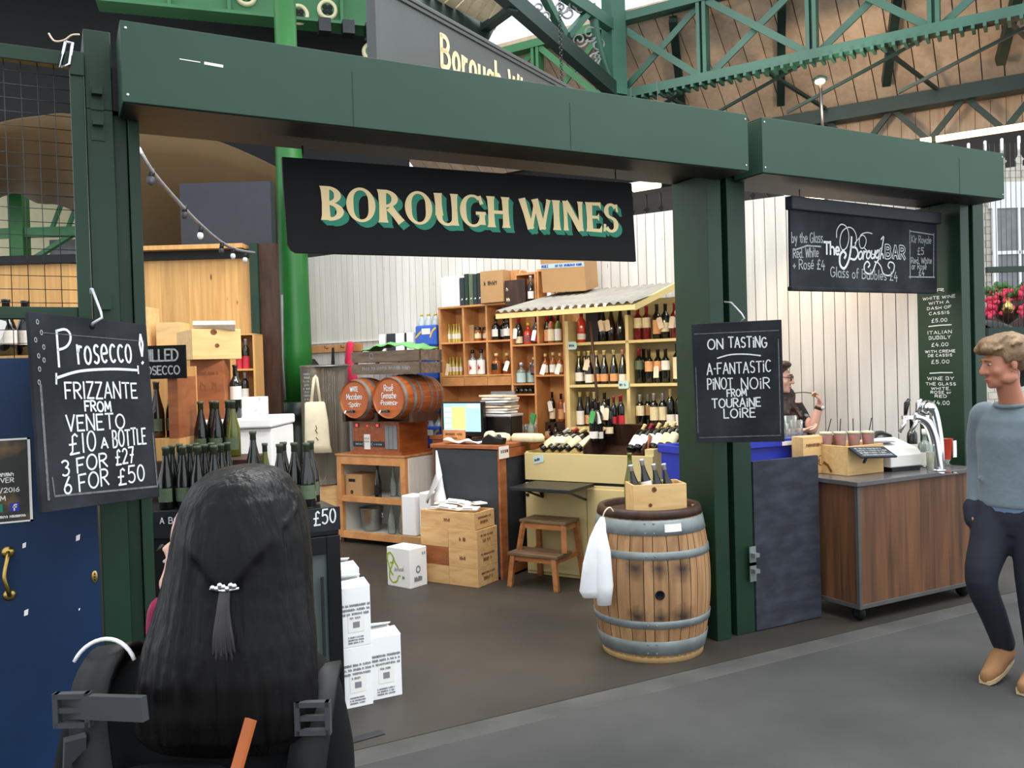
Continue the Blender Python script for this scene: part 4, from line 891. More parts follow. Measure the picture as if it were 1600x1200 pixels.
for i, px in enumerate((751, 757)): bottle('dark preserve jar with cream label, %s beside the brown paper bag' % ('nearer' if i == 0 else 'farther'), Wp(tt(px, 7.2), 7.18+.07*i, 2.004), 'jar', .14, .035, 'bottleamber', 'creamlabel', 'foilblack', lz=(.2, .55), cz=.8, name='preserve_jar', cat='jar')
for i, px in enumerate((773, 784, 797)): bottle('round dark liqueur bottle with oval white label, %s of three under the roof edge' % ORD[i], Wp(tt(px, 7.18), 7.17, 2.004), 'squat', .24, .044, 'bottle', 'whitelabel', 'foilblack', lz=(.15, .45), la=55, name='liqueur_bottle')
for i, px in enumerate((738, 755)): bottle('square white-labelled gin bottle with a red figure, %s of the pair' % ('left' if i == 0 else 'right'), Wp(tt(px, 7.17), 7.15, 1.669), 'squat', .25, .047, 'clearglass', 'whitelabel', 'foilblack', lz=(.02, .58), la=80, name='gin_bottle')
for px in (738, 755):
    q = MB(); q.poly([(-.012, .03), (.0, .06), (.016, .05), (.01, .09), (.0, .075), (-.006, .11), (-.014, .08)], -.0005, .0005); q.build('figure_print', 'red', [o for o in bpy.data.objects if o.name.startswith('gin_bottle')][0 if px == 738 else 1], loc=(0, -.049, 0))
bottle('clear whisky bottle with dark disc label in the lower right orange compartment', Wp(tt(775, 7.17), 7.15, 1.669), 'squat', .205, .05, 'bottleamber', 'black', 'foilcream', lz=(.2, .5), la=40, name='whisky_bottle')
bottle('clear whisky bottle with a white price tag in the lower right orange compartment', Wp(tt(790, 7.17), 7.15, 1.669), 'squat', .205, .05, 'bottleamber', 'black', 'foilcream', tg='paper', lz=(.2, .5), la=40, name='whisky_bottle', tx=.03)
bottle('dark bottle hung with white and cream tags in the orange shelf under the roof', Wp(tt(811, 7.17), 7.15, 1.949), 'bdx', .26, .036, 'bottle', 'creamlabel', 'foilred', tg='paper', lz=(.05, .3), tx=-.02, tz=.6)
bottle('skull-like red tequila bottle on the orange shelf under the roof', Wp(tt(826, 7.17), 7.15, 1.949), 'squat', .21, .05, 'bottlered', 'bottlepurple', 'foilgold', lz=(.1, .4), la=150, name='tequila_bottle')
bottle('dark multicoloured bottle to the right of the skull-like tequila bottle', Wp(tt(837, 7.17), 7.17, 1.949), 'squat', .2, .04, 'bottlepurple', 'bottlered', 'foilblack', lz=(.1, .3), name='tequila_bottle')
for i, (px, g_, l_, c_, tg_) in enumerate(((849, 'bottle', 'redpaper', 'foilblack', 'paper'), (857, 'bottle', 'pinklabel', 'foilred', None), (866, 'bottleamber', 'creamlabel', 'foilblack', None), (877, 'bottlegreen', 'whitelabel', 'foilblack', None))):
    bottle('%s, %s from left in the compartment beside the yellow shelf' % (('red-labelled bottle with white tag', 'dark bottle with peach label', 'amber whisky bottle with cream label', 'green bottle with white label')[i], ORD[i]), Wp(tt(px, 7.17), 7.14+.04*(i == 1), 1.949), 'bdx', .26, .034, g_, l_, c_, tg=tg_, lz=(.08, .5), name='spirit_bottle', tx=-.005, tz=.5)
q = MB().box(-.05, .05, 0, .05, 0, .26).build('gift_box', 'redpaper', loc=Wp(tt(858, 7.25), 7.24, 1.949), rz=RZW); tag(q, 'coral red gift box behind the bottles beside the yellow shelf post', 'box')
for i, px in enumerate((812, 825)): bottle('clear spirit bottle with pale blue label, %s in the narrow orange compartment' % ('front' if i == 0 else 'rear'), Wp(tt(px, 7.16), 7.15+.03*i, 1.573), 'squat', .2, .05, 'clearglass', 'tagblue', 'foilsilver', lz=(.05, .5), la=80, name='spirit_bottle')
for i, (px, l_, tg_, h_) in enumerate(((841, 'bottlepurple', None, .17), (854, 'whitelabel', 'paper', .2), (866, 'whitelabel', None, .21), (877, 'creamlabel', 'paper', .2))):
    bottle('%s, %s from left in the right orange compartment' % (('small dark rum bottle', 'clear bottle behind a white tag', 'round cork-topped bottle with white label', 'pale bottle with a tag at its neck')[i], ORD[i]), Wp(tt(px, 7.16), 7.15, 1.651), 'squat', h_, .035, 'bottleamber' if i else 'bottle', l_, 'foilcream', tg=tg_, lz=(.1, .45), name='spirit_bottle', la=70, tz=.5)
for i, px in enumerate((807, 815, 822, 829)):
    bottle('%s bottle lying end-on in the small orange slot' % ORD[i], Wp(tt(px, 7.12), 7.1, 1.50), 'bdx', .25, .024, 'bottle', None, ('lime' if i % 2 == 0 else 'foilcream'), tilt=(math.radians(90), 0, RZW+math.pi), lz=(.2, .4), group='bottles lying in the small orange slot')
for i, (px, g_, l_, tg_, h_, dz) in enumerate(((843, 'clearglass', 'whitelabel', 'paper', .3, .26), (852, 'bottle', 'creamlabel', 'paper', .32, .2), (858, 'bottle', 'kraft', 'kraft', .30, .0), (866, 'bottleamber', 'pinklabel', None, .3, .22), (874, 'bottleamber', 'creamlabel', 'paper', .3, .24), (868, 'bottle', 'creamlabel', None, .33, .0), (881, 'bottle', 'pinklabel', None, .28, .12))):
    bottle('%s bottle in the tall lower orange compartment, %s' % (('clear', 'tag-covered dark', 'brown-tagged dark', 'peach-labelled amber', 'white-tagged amber', 'black dessert wine', 'narrow peach-labelled')[i], ('at its left edge', 'left of centre', 'low in its middle', 'high in its middle', 'right of centre', 'nearest the counter', 'at its right edge')[i]), Wp(tt(px, 7.15), 7.275 if dz else 7.13, .971+(.222 if dz else 0)), 'bdx', h_*(.9 if dz else .68), .030, g_, l_, 'foilblack', tg=tg_, lz=(.1, .45), name='spirit_bottle', tz=.7)
q = MB(); q.box(-.145, .145, 0, .12, 0, .012); q.box(-.145, .145, .0, .01, -.205, 0); tag(q.build('step_rack', 'darkwood', loc=Wp(-4.002, 7.225, 1.178), rz=RZW), 'small dark step rack inside the tall orange compartment', 'rack')
# things on top of the orange shelf
for i in range(6):
    bk = thing('ring_binder', 'white ring binder, %s from the left on top of the orange shelf' % ORD[i], 'binder', Wp(-5.235+i*.037, 7.1, 2.366), RZW)
    MB().box(-.0175, .0175, 0, .25, 0, .30+.004*(i % 3)).build('cover', 'white', bk, bevel=.002)
wl = MB(); wl.box(-.13, .12, 0, .03, 0, .012); tag(wl.build('wall_ledge', 'oak', loc=Wp(-5.1, 7.34, 2.69), rz=RZW), 'thin wooden ledge on the plank wall above the white binders', 'ledge')
for i, (c_, w_, h_) in enumerate((('darkpanel', .055, .28), ('post', .05, .315), ('olive', .05, .31), ('columnbase', .045, .305), ('blackshine', .06, .31))):
    bk = thing('ring_binder', ('slate blue binder', 'dark green binder', 'olive green binder', 'bottle green binder', 'black binder')[i]+' standing beside the white binders on the orange shelf', 'binder', Wp((-5.0, -4.945, -4.89, -4.84, -4.785)[i], 7.1, 2.366), RZW)
    MB().box(-w_/2+.002, w_/2-.002, 0, .25, 0, h_).build('cover', c_, bk, bevel=.003)
    MB().lathe([(0, 0), (.011, 0), (.011, .002)], 10, X=Matrix.Translation((0, -.001, .06)) @ Matrix.Rotation(math.radians(90), 4, 'X')).build('finger_ring', 'chrome', bk)
cb = thing('wine_carton', 'brown cardboard wine carton with script print beside the black binder', 'carton', Wp(-4.585, 7.02, 2.366), RZW)
MB().box(-.135, .13, 0, .24, 0, .31).build('carton_body', 'kraft', cb, bevel=.003); q = MB(); scribble(q, -.09, .09, .17, .04, .006, -.001, seed=4); q.build('print', 'print', cb)
oc = thing('wooden_crate', 'orange wooden crate behind the script-printed carton', 'crate', Wp(-4.45, 7.15, 2.366), RZW); q = MB(); q.box(0, .088, 0, .2, 0, .31); q.build('crate_body', 'orange', oc)
fr = thing('open_crate', 'open-fronted wooden crate holding dark boxes above the orange shelf', 'crate', Wp(-4.28, 7.08, 2.32), RZW)
q = MB(); q.box(-.06, .155, 0, .2, .29, .31); q.box(.14, .158, 0, .2, 0, .29); q.box(-.075, -.06, 0, .2, 0, .31); q.box(-.06, .14, .19, .2, 0, .29); q.build('crate_frame', 'orange', fr)
bc = thing('gift_case', 'dark briefcase-like gift case leaning in the open crate above the orange shelf', 'case', Wp(-4.33, 7.02, 2.366), RZW)
MB().box(-.11, .12, 0, .04, -.045, .2).build('case_body', 'darkwood', bc, bevel=.004); q = MB(); scribble(q, -.09, -.05, .1, .03, .005, -.001, seed=2); scribble(q, -.09, -.05, .0, .03, .005, -.001, seed=5); q.build('print', 'creamlabel', bc)
bottle('dark bottle at the right of the briefcase-like gift case', Wp(-4.17, 7.06, 2.322), 'bdx', .27, .03, 'bottle', 'whitelabel', 'foilsilver')
hb = MB(); hb.tube(smooth_line([(-.05, 0, 0), (-.03, 0, .035), (.03, 0, .04), (.05, 0, 0)]), .006, 6); tag(hb.build('rope_handle', 'tagpaper', loc=Wp(-4.3, 7.15, 2.632), rz=RZW), 'pale rope handle on top of the open-fronted crate', 'handle loop')
f2 = thing('open_crate', 'open-fronted wooden crate left of the big cardboard box, holding a tagged bottle', 'crate', Wp(-3.98, 7.08, 2.32), RZW)
q = MB(); q.box(-.13, .085, 0, .2, .31, .33); q.box(-.135, -.115, 0, .2, 0, .31); q.box(.07, .085, 0, .2, 0, .31); q.box(-.115, .07, .19, .2, 0, .31); q.build('crate_frame', 'orange', f2)
bottle('clear bottle with a large white tag inside the crate left of the big cardboard box', Wp(-3.99, 7.14, 2.322), 'squat', .25, .035, 'clearglass', 'whitelabel', 'foilcream', tg='paper', tz=.55)
# ================================================================== yellow shelf with corrugated roof
D1 = 6.85; tc = -3.11
ys = thing('yellow_shelf', 'yellow painted bottle shelf with a corrugated roof and wall sides', 'shelf', Wp(tc, D1), RZW)
q = MB(); q.box(-.595, -.56, 0, .3, .95, 2.13); q.build('side_panel', 'yellow', ys, bevel=.002)
q = MB(); q.box(.515, .60, 0, .3, .95, 2.27); q.build('side_panel', 'yellowb', ys, bevel=.002)
q = MB(); q.box(0, .03, 0, .3, .95, 2.15); q.build('divider', 'yellow', ys)
for z in (1.932, 1.555, 1.175):
    q = MB(); q.box(-.56, .515, 0, .3, z-.025, z); q.build('shelf_board', 'yellow', ys, bevel=.002)
q = MB(); q.box(-.56, .515, .285, .298, .95, 2.3); q.build('back_panel', 'yellow', ys)
q = MB(); q.box(-.56, .515, .0, .3, .93, .95); q.build('base_board', 'darkmetal', ys)
q = MB(); zf, zb, yf, yb = 2.185, 2.42, -.87, .33; N_ = 96; vs, fs = [], []
for i in range(N_+1):
    x = -.765+1.235*i/N_; dz = .012*math.sin(i/N_*2*math.pi*17)
    for y, z in ((yf, zf), (yb, zb)): vs.append((x, y, z+dz))
    for y, z in ((yf, zf), (yb, zb)): vs.append((x, y, z+dz+.006))
for i in range(N_): a = i*4; e = a+4; fs += [(a, e, e+1, a+1), (a+3, e+3, e+2, a+2), (a, a+2, e+2, e)]
q.add(vs, fs, 0, True); q.build('corrugated_roof', 'zinc', ys)
q = MB(); q.box(-.775, .475, yf+.012, yf+.035, zf-.055, zf-.013); q.build('eaves_board', 'yellowb', ys, bevel=.002)
q = MB(); q.poly([(yf+.03, zf-.06), (yb-.3, zb-.075), (yb-.3, zb-.02), (yf+.03, zf-.012)], 0, .022, X=Matrix.Translation((.47, 0, 0)) @ Matrix.Rotation(math.radians(90), 4, 'Z')); q.build('barge_board', 'yellowb', ys)
for k in range(7): MB().ell((-.22+k*.072*1.02, yf+.02, zf-.002), (.014, .01, .012), 8, 6).build('roof_bulb', 'bulb', ys)
l = bpy.data.lights.new('shelf_bulbs_light', 'AREA'); l.shape = 'RECTANGLE'; l.size = .9; l.size_y = .1; l.energy = 5; l.color = (1, .8, .5)
lo = bpy.data.objects.new('shelf_bulbs_light', l); COL.objects.link(lo); lo.location = Wp(-3.1, 6.15, 2.12); lo.rotation_euler = (math.radians(25), 0, RZW)
for px, py, w_ in ((893, 540, .075), (973, 601, .085), (1068, 602, .09)):
    t_, z_ = wt(px, py, 6.83); q = MB(); q.poly([(-w_/2, -.035), (w_/2, -.035), (w_/2+.012, -.02), (w_/2+.012, .02), (w_/2, .035), (-w_/2, .035)], -.003, 0); o = q.build('shelf_label', 'tagblue', ys, loc=(t_-tc, -.012, z_)); o2 = MB(); scribble(o2, -w_*.35, w_*.35, -.012, .022, .004, -.004, seed=px); o2.build('label_print', 'print', o)
def yrow(specs, z, where, D=6.97):
    for i, s_ in enumerate(specs):
        px, desc, k = s_
        bottle('%s, %s from left, %s' % (desc, ORD[i], where), Wp(tt(px, D), D+k.pop('dd', 0), z+.001), **k)
RO = dict(g='bottle', lab='creamlabel', cap='foilred', lz=(.36, .66)); 
yrow([(911, 'red bitter aperitif bottle', dict(shape='bdx', h=.29, r=.04, g='bottlered', lab='whitelabel', cap='foilred', lz=(.1, .28))),
      (945, 'dark bottle with cream tag', dict(shape='bur', h=.31, lab='creamlabel', cap='foilblack', tg='tagpaper', lz=(.3, .6))),
      (957, 'amber dark bottle with cream tag', dict(shape='bur', h=.31, g='bottlebrown', lab=None, cap='foilblack', tg='tagpaper', tx=-.015)),
      (972, 'dark sparkling bottle', dict(shape='bur', h=.31, lab=None, cap='foilblack'))], 1.932, 'top yellow shelf, left bay')
q = MB().box(-.06, .06, 0, .1, 0, .32).build('gift_box', 'black', loc=Wp(tt(929, 6.97), 6.95, 1.933), rz=RZW); tag(q, 'tall black gift box with dim crest beside the red aperitif bottle', 'box')
yrow([(986, 'rosé bottle with cream label', dict(h=.29, g='bottlewine', lab='creamlabel', cap='foilblack', lz=(.36, .66))), (999, 'rosé bottle with cream label', dict(h=.29, g='bottlewine', lab='creamlabel', cap='foilred', lz=(.36, .66))), (1012, 'rosé bottle with cream label', dict(h=.29, g='bottlewine', lab='creamlabel', cap='foilred', lz=(.36, .66))),
      (1029, 'yellow-labelled dark bottle', dict(h=.3, lab='pinklabel', cap='foilblack', lz=(.15, .55))), (1042, 'cream-tagged dark bottle', dict(h=.3, lab='creamlabel', cap='foilblack', tg='tagpaper', tx=-.03)), (1057, 'red and white labelled bottle with tag', dict(h=.3, g='bottlewine', lab='whitelabel', cap='foilred', tg='tagpaper', tx=-.01, lz=(.3, .6))), (1071, 'red-capped bottle with white tag', dict(h=.3, lab='pinklabel', cap='foilred', tg='paper', lz=(.2, .5)))], 1.932, 'top yellow shelf, right bay')
yrow([(895, 'cream-capped dark bottle with low white label', dict(shape='bur', h=.3, lab='whitelabel', cap='foilcream', lz=(.1, .36))), (908, 'dark bottle with cream cap and green tag', dict(shape='bur', h=.3, lab='whitelabel', cap='foilcream', tg='taggreen', tx=-.02, lz=(.1, .36), tz=.5)), (921, 'dark bottle behind a cream tag', dict(shape='bur', h=.3, lab='whitelabel', cap='foilcream', tg='tagpaper', lz=(.05, .3), tz=.75)),
      (933, 'dark bottle with cream cap and picture label', dict(shape='bur', h=.3, lab='pinklabel', cap='foilcream', lz=(.08, .3))), (945, 'dark bottle with cream cap and picture label', dict(shape='bur', h=.3, lab='pinklabel', cap='foilcream', lz=(.08, .3))), (960, 'dark bottle with cream cap and picture label', dict(shape='bur', h=.3, lab='pinklabel', cap='foilcream', lz=(.08, .3))), (974, 'dark bottle with pink cap', dict(shape='bur', h=.3, lab='whitelabel', cap='foilpink', lz=(.08, .28)))], 1.555, 'middle yellow shelf, left bay')
yrow([(990, 'claret bottle with grey label', dict(h=.3, lab='olive', cap='foilred', lz=(.4, .66))), (1001, 'plain claret bottle', dict(h=.3, lab=None, cap='foilblack', dd=.05)), (1015, 'claret bottle with peach label', dict(h=.29, lab='pinklabel', cap='foilblack', lz=(.35, .65))), (1027, 'claret bottle with cream tag', dict(h=.29, lab='pinklabel', cap='foilblack', tg='tagpaper', lz=(.35, .65), tz=.5)), (1041, 'claret bottle with white label', dict(h=.29, lab='whitelabel', cap='foilblack', lz=(.38, .66))), (1059, 'tall bottle with large cream label', dict(h=.33, lab='creamlabel', cap='foilblack', lz=(.1, .66))), (1074, 'tall bottle with large cream label', dict(h=.33, lab='creamlabel', cap='foilblack', lz=(.1, .66)))], 1.555, 'middle yellow shelf, right bay')
yrow([(899, 'cream-capped bottle with tall label', dict(shape='bur', h=.31, lab='whitelabel', cap='foilcream', lz=(.05, .45), g='bottle')), (914, 'cream-capped bottle with orange label', dict(shape='bur', h=.31, lab='pinklabel', cap='foilcream', lz=(.06, .32))), (928, 'dark bottle with small white label', dict(h=.31, lab='whitelabel', cap='foilcream')), (944, 'dark bottle with white tag', dict(h=.3, lab=None, cap='foilblack', tg='paper'))], 1.175, 'lowest yellow shelf, left bay')
yrow([(992, 'dark bottle with cream label', dict(h=.28, lab='creamlabel', cap='foilsilver', lz=(.35, .66))), (1007, 'dark bottle with brown label', dict(h=.28, lab='kraft', cap='foilsilver', lz=(.35, .66))), (1021, 'dark bottle with large white label', dict(h=.29, lab='creamlabel', cap='foilsilver', lz=(.2, .6))), (1033, 'dark bottle with large white label', dict(h=.29, lab='creamlabel', cap='foilsilver', lz=(.2, .6))), (1047, 'cream-capped bottle with low white label', dict(shape='bdx', h=.33, lab='whitelabel', cap='foilcream', lz=(.05, .33))), (1061, 'cream-capped bottle with low white label', dict(shape='bdx', h=.33, lab='whitelabel', cap='foilcream', lz=(.05, .33))), (1074, 'cream-capped bottle with a white tag', dict(shape='bdx', h=.33, lab='whitelabel', cap='foilcream', tg='paper', lz=(.05, .33), tz=.7))], 1.175, 'lowest yellow shelf, right bay')
pole = MB(); a, e = Wp(tt(922, 6.6, 480), 6.6, 2.1), Wp(tt(938, 6.6, 640), 6.6, 1.03); pole.tube([a, e], .012, 8); tag(pole.build('wooden_pole', 'darkwood'), 'thin dark wooden pole leaning in front of the yellow shelf', 'pole')
# big cardboard box on the roof
cb = thing('cardboard_box', 'big brown cardboard box with taped side on the corrugated roof', 'box', Wp(-3.655, 6.76, 2.385), rot=(math.radians(10.5), math.radians(1), math.radians(-52)))
MB().box(-.2, .21, 0, .36, 0.0, .34).build('carton_body', 'kraft', cb, bevel=.004)
MB().box(-.2, .21, -.0015, 0, .215, .255).build('parcel_tape', 'tagblue', cb); q = MB(); bold(q, 'AGILE', -.19, .224, .024, -.0025, w=.005); scribble(q, -.06, .2, .224, .022, .004, -.0025, seed=9); q.build('tape_print', 'bluecrate', cb)
# ================================================================== bins and cupboard under the yellow shelf
tc = -3.165; bn = thing('display_bin', 'yellow painted cupboard with a bottle bin on top and plank doors', 'cupboard', Wp(tc, 6.15), RZW)
q = MB(); q.box(-.575, .575, .0, .68, 0, .76); q.build('carcase', 'yellow', bn, bevel=.003)
q = MB(); q.box(-.575, .575, 0, .022, .785, 1.01); q.box(-.575, -.555, .022, .66, .785, 1.02); q.box(.5, .575, .022, .66, .785, 1.06); q.box(-.555, .5, .64, .66, .785, 1.02); q.box(-.555, .5, .022, .64, .785, .80); q.build('bin_box', 'yellow', bn, bevel=.002)
q = MB(); q.box(-.56, .56, .02, .66, .76, .785); q.build('groove', 'darkmetal', bn)
for x0, x1 in ((-.565, .0), (.006, .565)): MB().box(x0, x1, -.014, .0, .03, .735).build('cupboard_door', 'yellow', bn, bevel=.002)
q = MB()
for z in (.14, .66): q.box(-.56, -.53, -.02, -.014, z-.012, z+.012)
q.build('hinge', 'darkmetal', bn)
MB().ell((-.04, -.02, .12), (.012, .006, .03), 10, 6).build('finger_hole', 'black', bn)
q = MB(); q.poly([(-.045, -.03), (.045, -.03), (.055, -.018), (.055, .018), (.045, .03), (-.045, .03)], -.004, 0); t_, z_ = wt(840, 718, 6.14); lb = q.build('label_tag', 'tagblue', bn, loc=(t_-tc, -.002, z_)); lb.rotation_euler = (0, math.radians(-14), 0); q = MB(); scribble(q, -.032, .035, -.01, .02, .004, -.005, seed=3); q.build('label_print', 'print', lb)
ff = thing('flap_table', 'grey folding flap shelf jutting from the yellow cupboard over the step stool', 'flap shelf', Wp(-3.36, 5.72, .77), RZW)
MB().box(-.27, .27, 0, .415, -.015, .012).build('flap_board', 'darkmetal', ff, bevel=.003); q = MB(); q.bar((-.2, .36, -.02), (-.2, .40, -.12), .02, .02); q.bar((-.2, .1, -.02), (-.2, .40, -.12), .015, .015); q.bar((.2, .1, -.02), (.2, .40, -.12), .015, .015); q.build('bracket', 'darkmetal', ff)
def lying(i, px, py, D, desc, h=.3, lab='creamlabel', cap='foilred', tg=None, lean=62, yaw=0, g='bottle'):
    t_, z_ = wt(px, py, D)
    bottle(desc, Wp(t_, D, z_), 'bdx', h, .037, g, lab, cap, tg=tg, lz=(.12, .5), tilt=(math.radians(-lean), 0, RZW+math.radians(yaw)))
for i, (px, cp) in enumerate(((846, 'foilsilver'), (860, 'foilred'), (871, 'foilcream'), (884, 'foilcream'), (902, 'foilcream'))):
    lying(i, px, 702, 6.26, 'reclining claret bottle, %s from the left in the yellow bin' % ORD[i], cap=cp, yaw=-38, lean=58)
t_, z_ = wt(880, 686, 6.3); q = MB(); q.poly([(-.06, -.03), (.05, -.035), (.06, .025), (-.05, .035)], -.001, .001); o = q.build('price_card', 'tagpaper', loc=Wp(t_, 6.25, z_), rot=(math.radians(-40), 0, RZW)); tag(o, 'cream price card lying on the reclining bottles in the bin', 'price card')
wc = thing('wine_crate', 'dark open wine crate tilted in the right half of the yellow bin', 'crate', Wp(-2.945, 6.25, .875), rot=(math.radians(25), 0, RZW))
q = MB(); q.box(-.25, .25, 0, .012, 0, .06); q.box(-.25, .25, .40, .412, 0, .2); q.box(-.262, -.25, 0, .412, 0, .2); q.box(.25, .262, 0, .412, 0, .2); q.box(-.25, .25, 0, .4, -.01, 0); q.build('crate_body', 'darkwood', wc)
q = MB(); q.poly([(-.0, 0), (.3, .0), (.16, .17)], -.006, .006, X=Matrix.Translation((.27, 0, .08)) @ Matrix.Rotation(math.radians(90), 4, 'Z')); q.build('end_board', 'counterwood', wc)
for i, px in enumerate((985, 996, 1008, 1020, 1032, 1044)):
    lying(i, px, 704-(i*.8), 6.28, 'reclining bottle, %s from the left in the tilted dark crate' % ORD[i], lab='whitelabel' if i < 4 else 'creamlabel', cap='foilred' if i == 1 else 'foilcream', lean=48, yaw=-12, h=.28)
for i, (px, py, l_, tg_, h_, D_, cp) in enumerate(((928, 690, 'whitelabel', 'taggreen', .34, 6.35, 'foilblack'), (936, 690, 'whitelabel', 'paper', .33, 6.42, 'foilblack'), (952, 682, 'creamlabel', 'tagpaper', .32, 6.5, 'foilblack'), (960, 672, 'redpaper', None, .29, 6.72, 'foilred'), (966, 671, 'redpaper', None, .29, 6.72, 'foilred'), (972, 670, 'redpaper', None, .29, 6.72, 'foilred'))):
    t_, z_ = wt(px, py, D_)
    bottle(('tall dark bottle with a green tag standing in the yellow bin', 'tall dark bottle with a white tag standing in the yellow bin', 'dark magnum with cream tag standing in the middle of the yellow bin', 'slim bottle with red and white label, first of three at the shelf divider', 'slim bottle with red and white label, second of three at the shelf divider', 'slim bottle with red and white label, third of three at the shelf divider')[i], Wp(t_, D_, z_), 'bdx', h_, .036 if i < 3 else .027, 'bottle', l_, cp, tg=tg_, lz=(.08, .25) if i < 3 else (.05, .4), tx=.012 if i < 2 else 0, tz=.75)
t_, z_ = wt(1040, 676, 6.75); bottle('dark bottle lying on its side with a peach label above the dark crate', Wp(t_+.18, 6.72, z_+.03), 'bdx', .3, .036, 'bottle', 'pinklabel', 'foilsilver', lz=(.15, .5), tilt=(0, math.radians(-84), RZW+math.pi))
# ================================================================== till counter and what stands on it
tc = -4.135; ct = thing('till_counter', 'wooden till counter with a black front panel behind the stacked wine crates', 'counter', Wp(tc, 5.85), RZW)
MB().box(-.335, .335, .02, .75, .02, 1.03).build('carcase', 'counterwood', ct)
MB().box(-.32, .318, -.005, .02, .02, 1.055).build('front_panel', 'counterpanel', ct, bevel=.002)
MB().box(-.35, .345, -.02, .95, 1.062, 1.095).build('worktop', 'counterwood', ct, bevel=.004)
MB().box(.318, .338, .0, .10, 0, 1.06).build('corner_board', 'counterwood', ct); MB().box(.334, .339, .1, .75, .1, .98).build('end_panel', 'chalkboard', ct); MB().box(.334, .345, .02, .75, .985, 1.06).build('end_rail', 'counterwood', ct); MB().box(.334, .342, .1, .75, 0.02, .1).build('end_rail', 'counterwood', ct)
q = MB(); q.box(.345, .349, -.015, .13, .985, 1.085); nt = q.build('payment_notice', 'whitelabel', ct)
q = MB()
for k, m_ in enumerate((1, 1, 2, 0)): q.box(.349, .350, .005+k*.03, .028+k*.03, 1.03, 1.055, m_)
q.build('card_symbols', ['print', 'printgrey', 'red'], nt)
wing = thing('counter_return', 'low wooden counter return running back along the orange shelf', 'counter', Wp(-4.15, 6.62), RZW)
MB().box(-1.1, .32, .2, .43, 1.04, 1.075).build('worktop', 'counterwood', wing, bevel=.003); MB().box(-1.08, -.36, .22, .42, 0, 1.04).build('carcase', 'counterwood', wing)
zc = 1.096
nw = MB(); N_ = 12; vs, fs = [], []
for i in range(N_+1):
    x = -.27+.355*i/N_
    for j in range(7): y = .135*j/6; vs.append((x, y-.02*math.sin(i), .012+.012*math.sin(i*.9+j*.5)+.05*max(0, .25-i/N_)**1*(1)))
for i in range(N_):
    for j in range(6): fs.append((i*7+j, (i+1)*7+j, (i+1)*7+j+1, i*7+j+1))
nw.add(vs, fs, 0, True); o = nw.build('wrapping_paper', 'paper', loc=Wp(-4.1, 5.86, zc+.012), rz=RZW); sm = o.modifiers.new('t', 'SOLIDIFY'); sm.thickness = .008; tag(o, 'sheets of white wrapping paper spread on the till counter', 'paper')
td = thing('tape_dispenser', 'black parcel tape dispenser at the corner of the till counter', 'tape dispenser', Wp(-3.915, 5.9, zc), RZW)
q = MB(); q.poly([(-.09, 0), (.11, 0), (.12, .05), (.04, .06), (-.02, .085), (-.08, .05)], 0, .07); q.build('dispenser_body', 'blackshine', td, bevel=.006)
MB().lathe([(.028, 0), (.05, 0), (.05, .05), (.028, .05)], 18, X=Matrix.Translation((-.02, .06, .06)) @ Matrix.Rotation(math.radians(90), 4, 'X')).build('tape_roll', 'creamlabel', td)
mo = thing('till_monitor', 'black touchscreen till monitor showing a pale blue screen', 'monitor', Wp(-4.55, 6.25, zc), RZW); dx = 0
t0, z0 = wt(722, 655, 6.25); mo.location = Wp(t0, 6.25, zc)
MB().box(-.225, .225, 0, .05, z0-zc-.155, z0-zc+.155).build('monitor_case', 'blackshine', mo, bevel=.006)
q = MB(); q.box(-.2, .2, -.002, 0, z0-zc-.11, z0-zc+.14); scr = q.build('screen', 'screen', mo)
MB().box(-.11, .04, -.0035, -.002, z0-zc-.09, z0-zc+.11).build('screen_list', 'screenyellow', scr)
q = MB(); 
for k in range(4): q.box(-.19, -.12, -.0035, -.002, z0-zc-.08+k*.05, z0-zc-.045+k*.05)
q.box(.06, .19, -.0035, -.002, z0-zc+.1, z0-zc+.13); q.build('screen_keys', 'screenwhite', scr)
q = MB(); q.box(-.03, .03, .04, .1, -.0, z0-zc-.1); q.box(-.12, .12, -.02, .16, 0, .015); q.build('stand', 'blackshine', mo)
wb = thing('wooden_nameboard', 'orange wooden crate end with faint lettering propped below the till monitor', 'board', Wp(tt(707, 6.0, 680), 6.02, zc), RZW)
MB().box(-.115, .115, 0, .015, 0, .105).build('board', 'orange', wb, bevel=.002); q = MB(); scribble(q, -.09, .09, .06, .02, .004, -.001, seed=8); scribble(q, -.04, .04, .03, .012, .003, -.001, seed=9); q.build('print', 'brownprint', wb)
pr = thing('receipt_printer', 'dark receipt printer with a heap of papers on top behind the tape dispenser', 'printer', Wp(tt(776, 6.35, 670), 6.35, zc), RZW)
MB().box(-.15, .15, 0, .2, .03, .2).build('printer_body', 'blackshine', pr, bevel=.01); MB().box(-.155, .155, -.01, .21, .2, .222).build('tray', 'foilsilver', pr, bevel=.006)
for k in range(7):
    z_ = 1.096+.232+k*.0235; q = MB(); q.box(-.14, .14, -.1, .1, 0, .016, 0); o = q.build('paper_stack', ('paper', 'whitelabel', 'tagpaper', 'printgrey')[k % 4], loc=Wp(tt(778+2*(k % 3), 6.45, 650), 6.46, z_), rot=(math.radians((-1, 1, -.5)[k % 3]), math.radians((.6, -.6, .3)[k % 3]), RZW+.15*(k % 3-1)))
    tag(o, 'loose papers, %s sheaf up in the heap on the receipt printer' % ORD[k], 'papers', 'papers heaped on the printer')
fl_ = thing('filing_sleeve', 'clear grey plastic sleeve standing behind the paper heap', 'sleeve', Wp(tt(786, 7.0, 630), 7.02, 1.08), RZW); MB().box(-.15, .12, 0, .02, 0, .42).build('sleeve', 'printgrey', fl_)
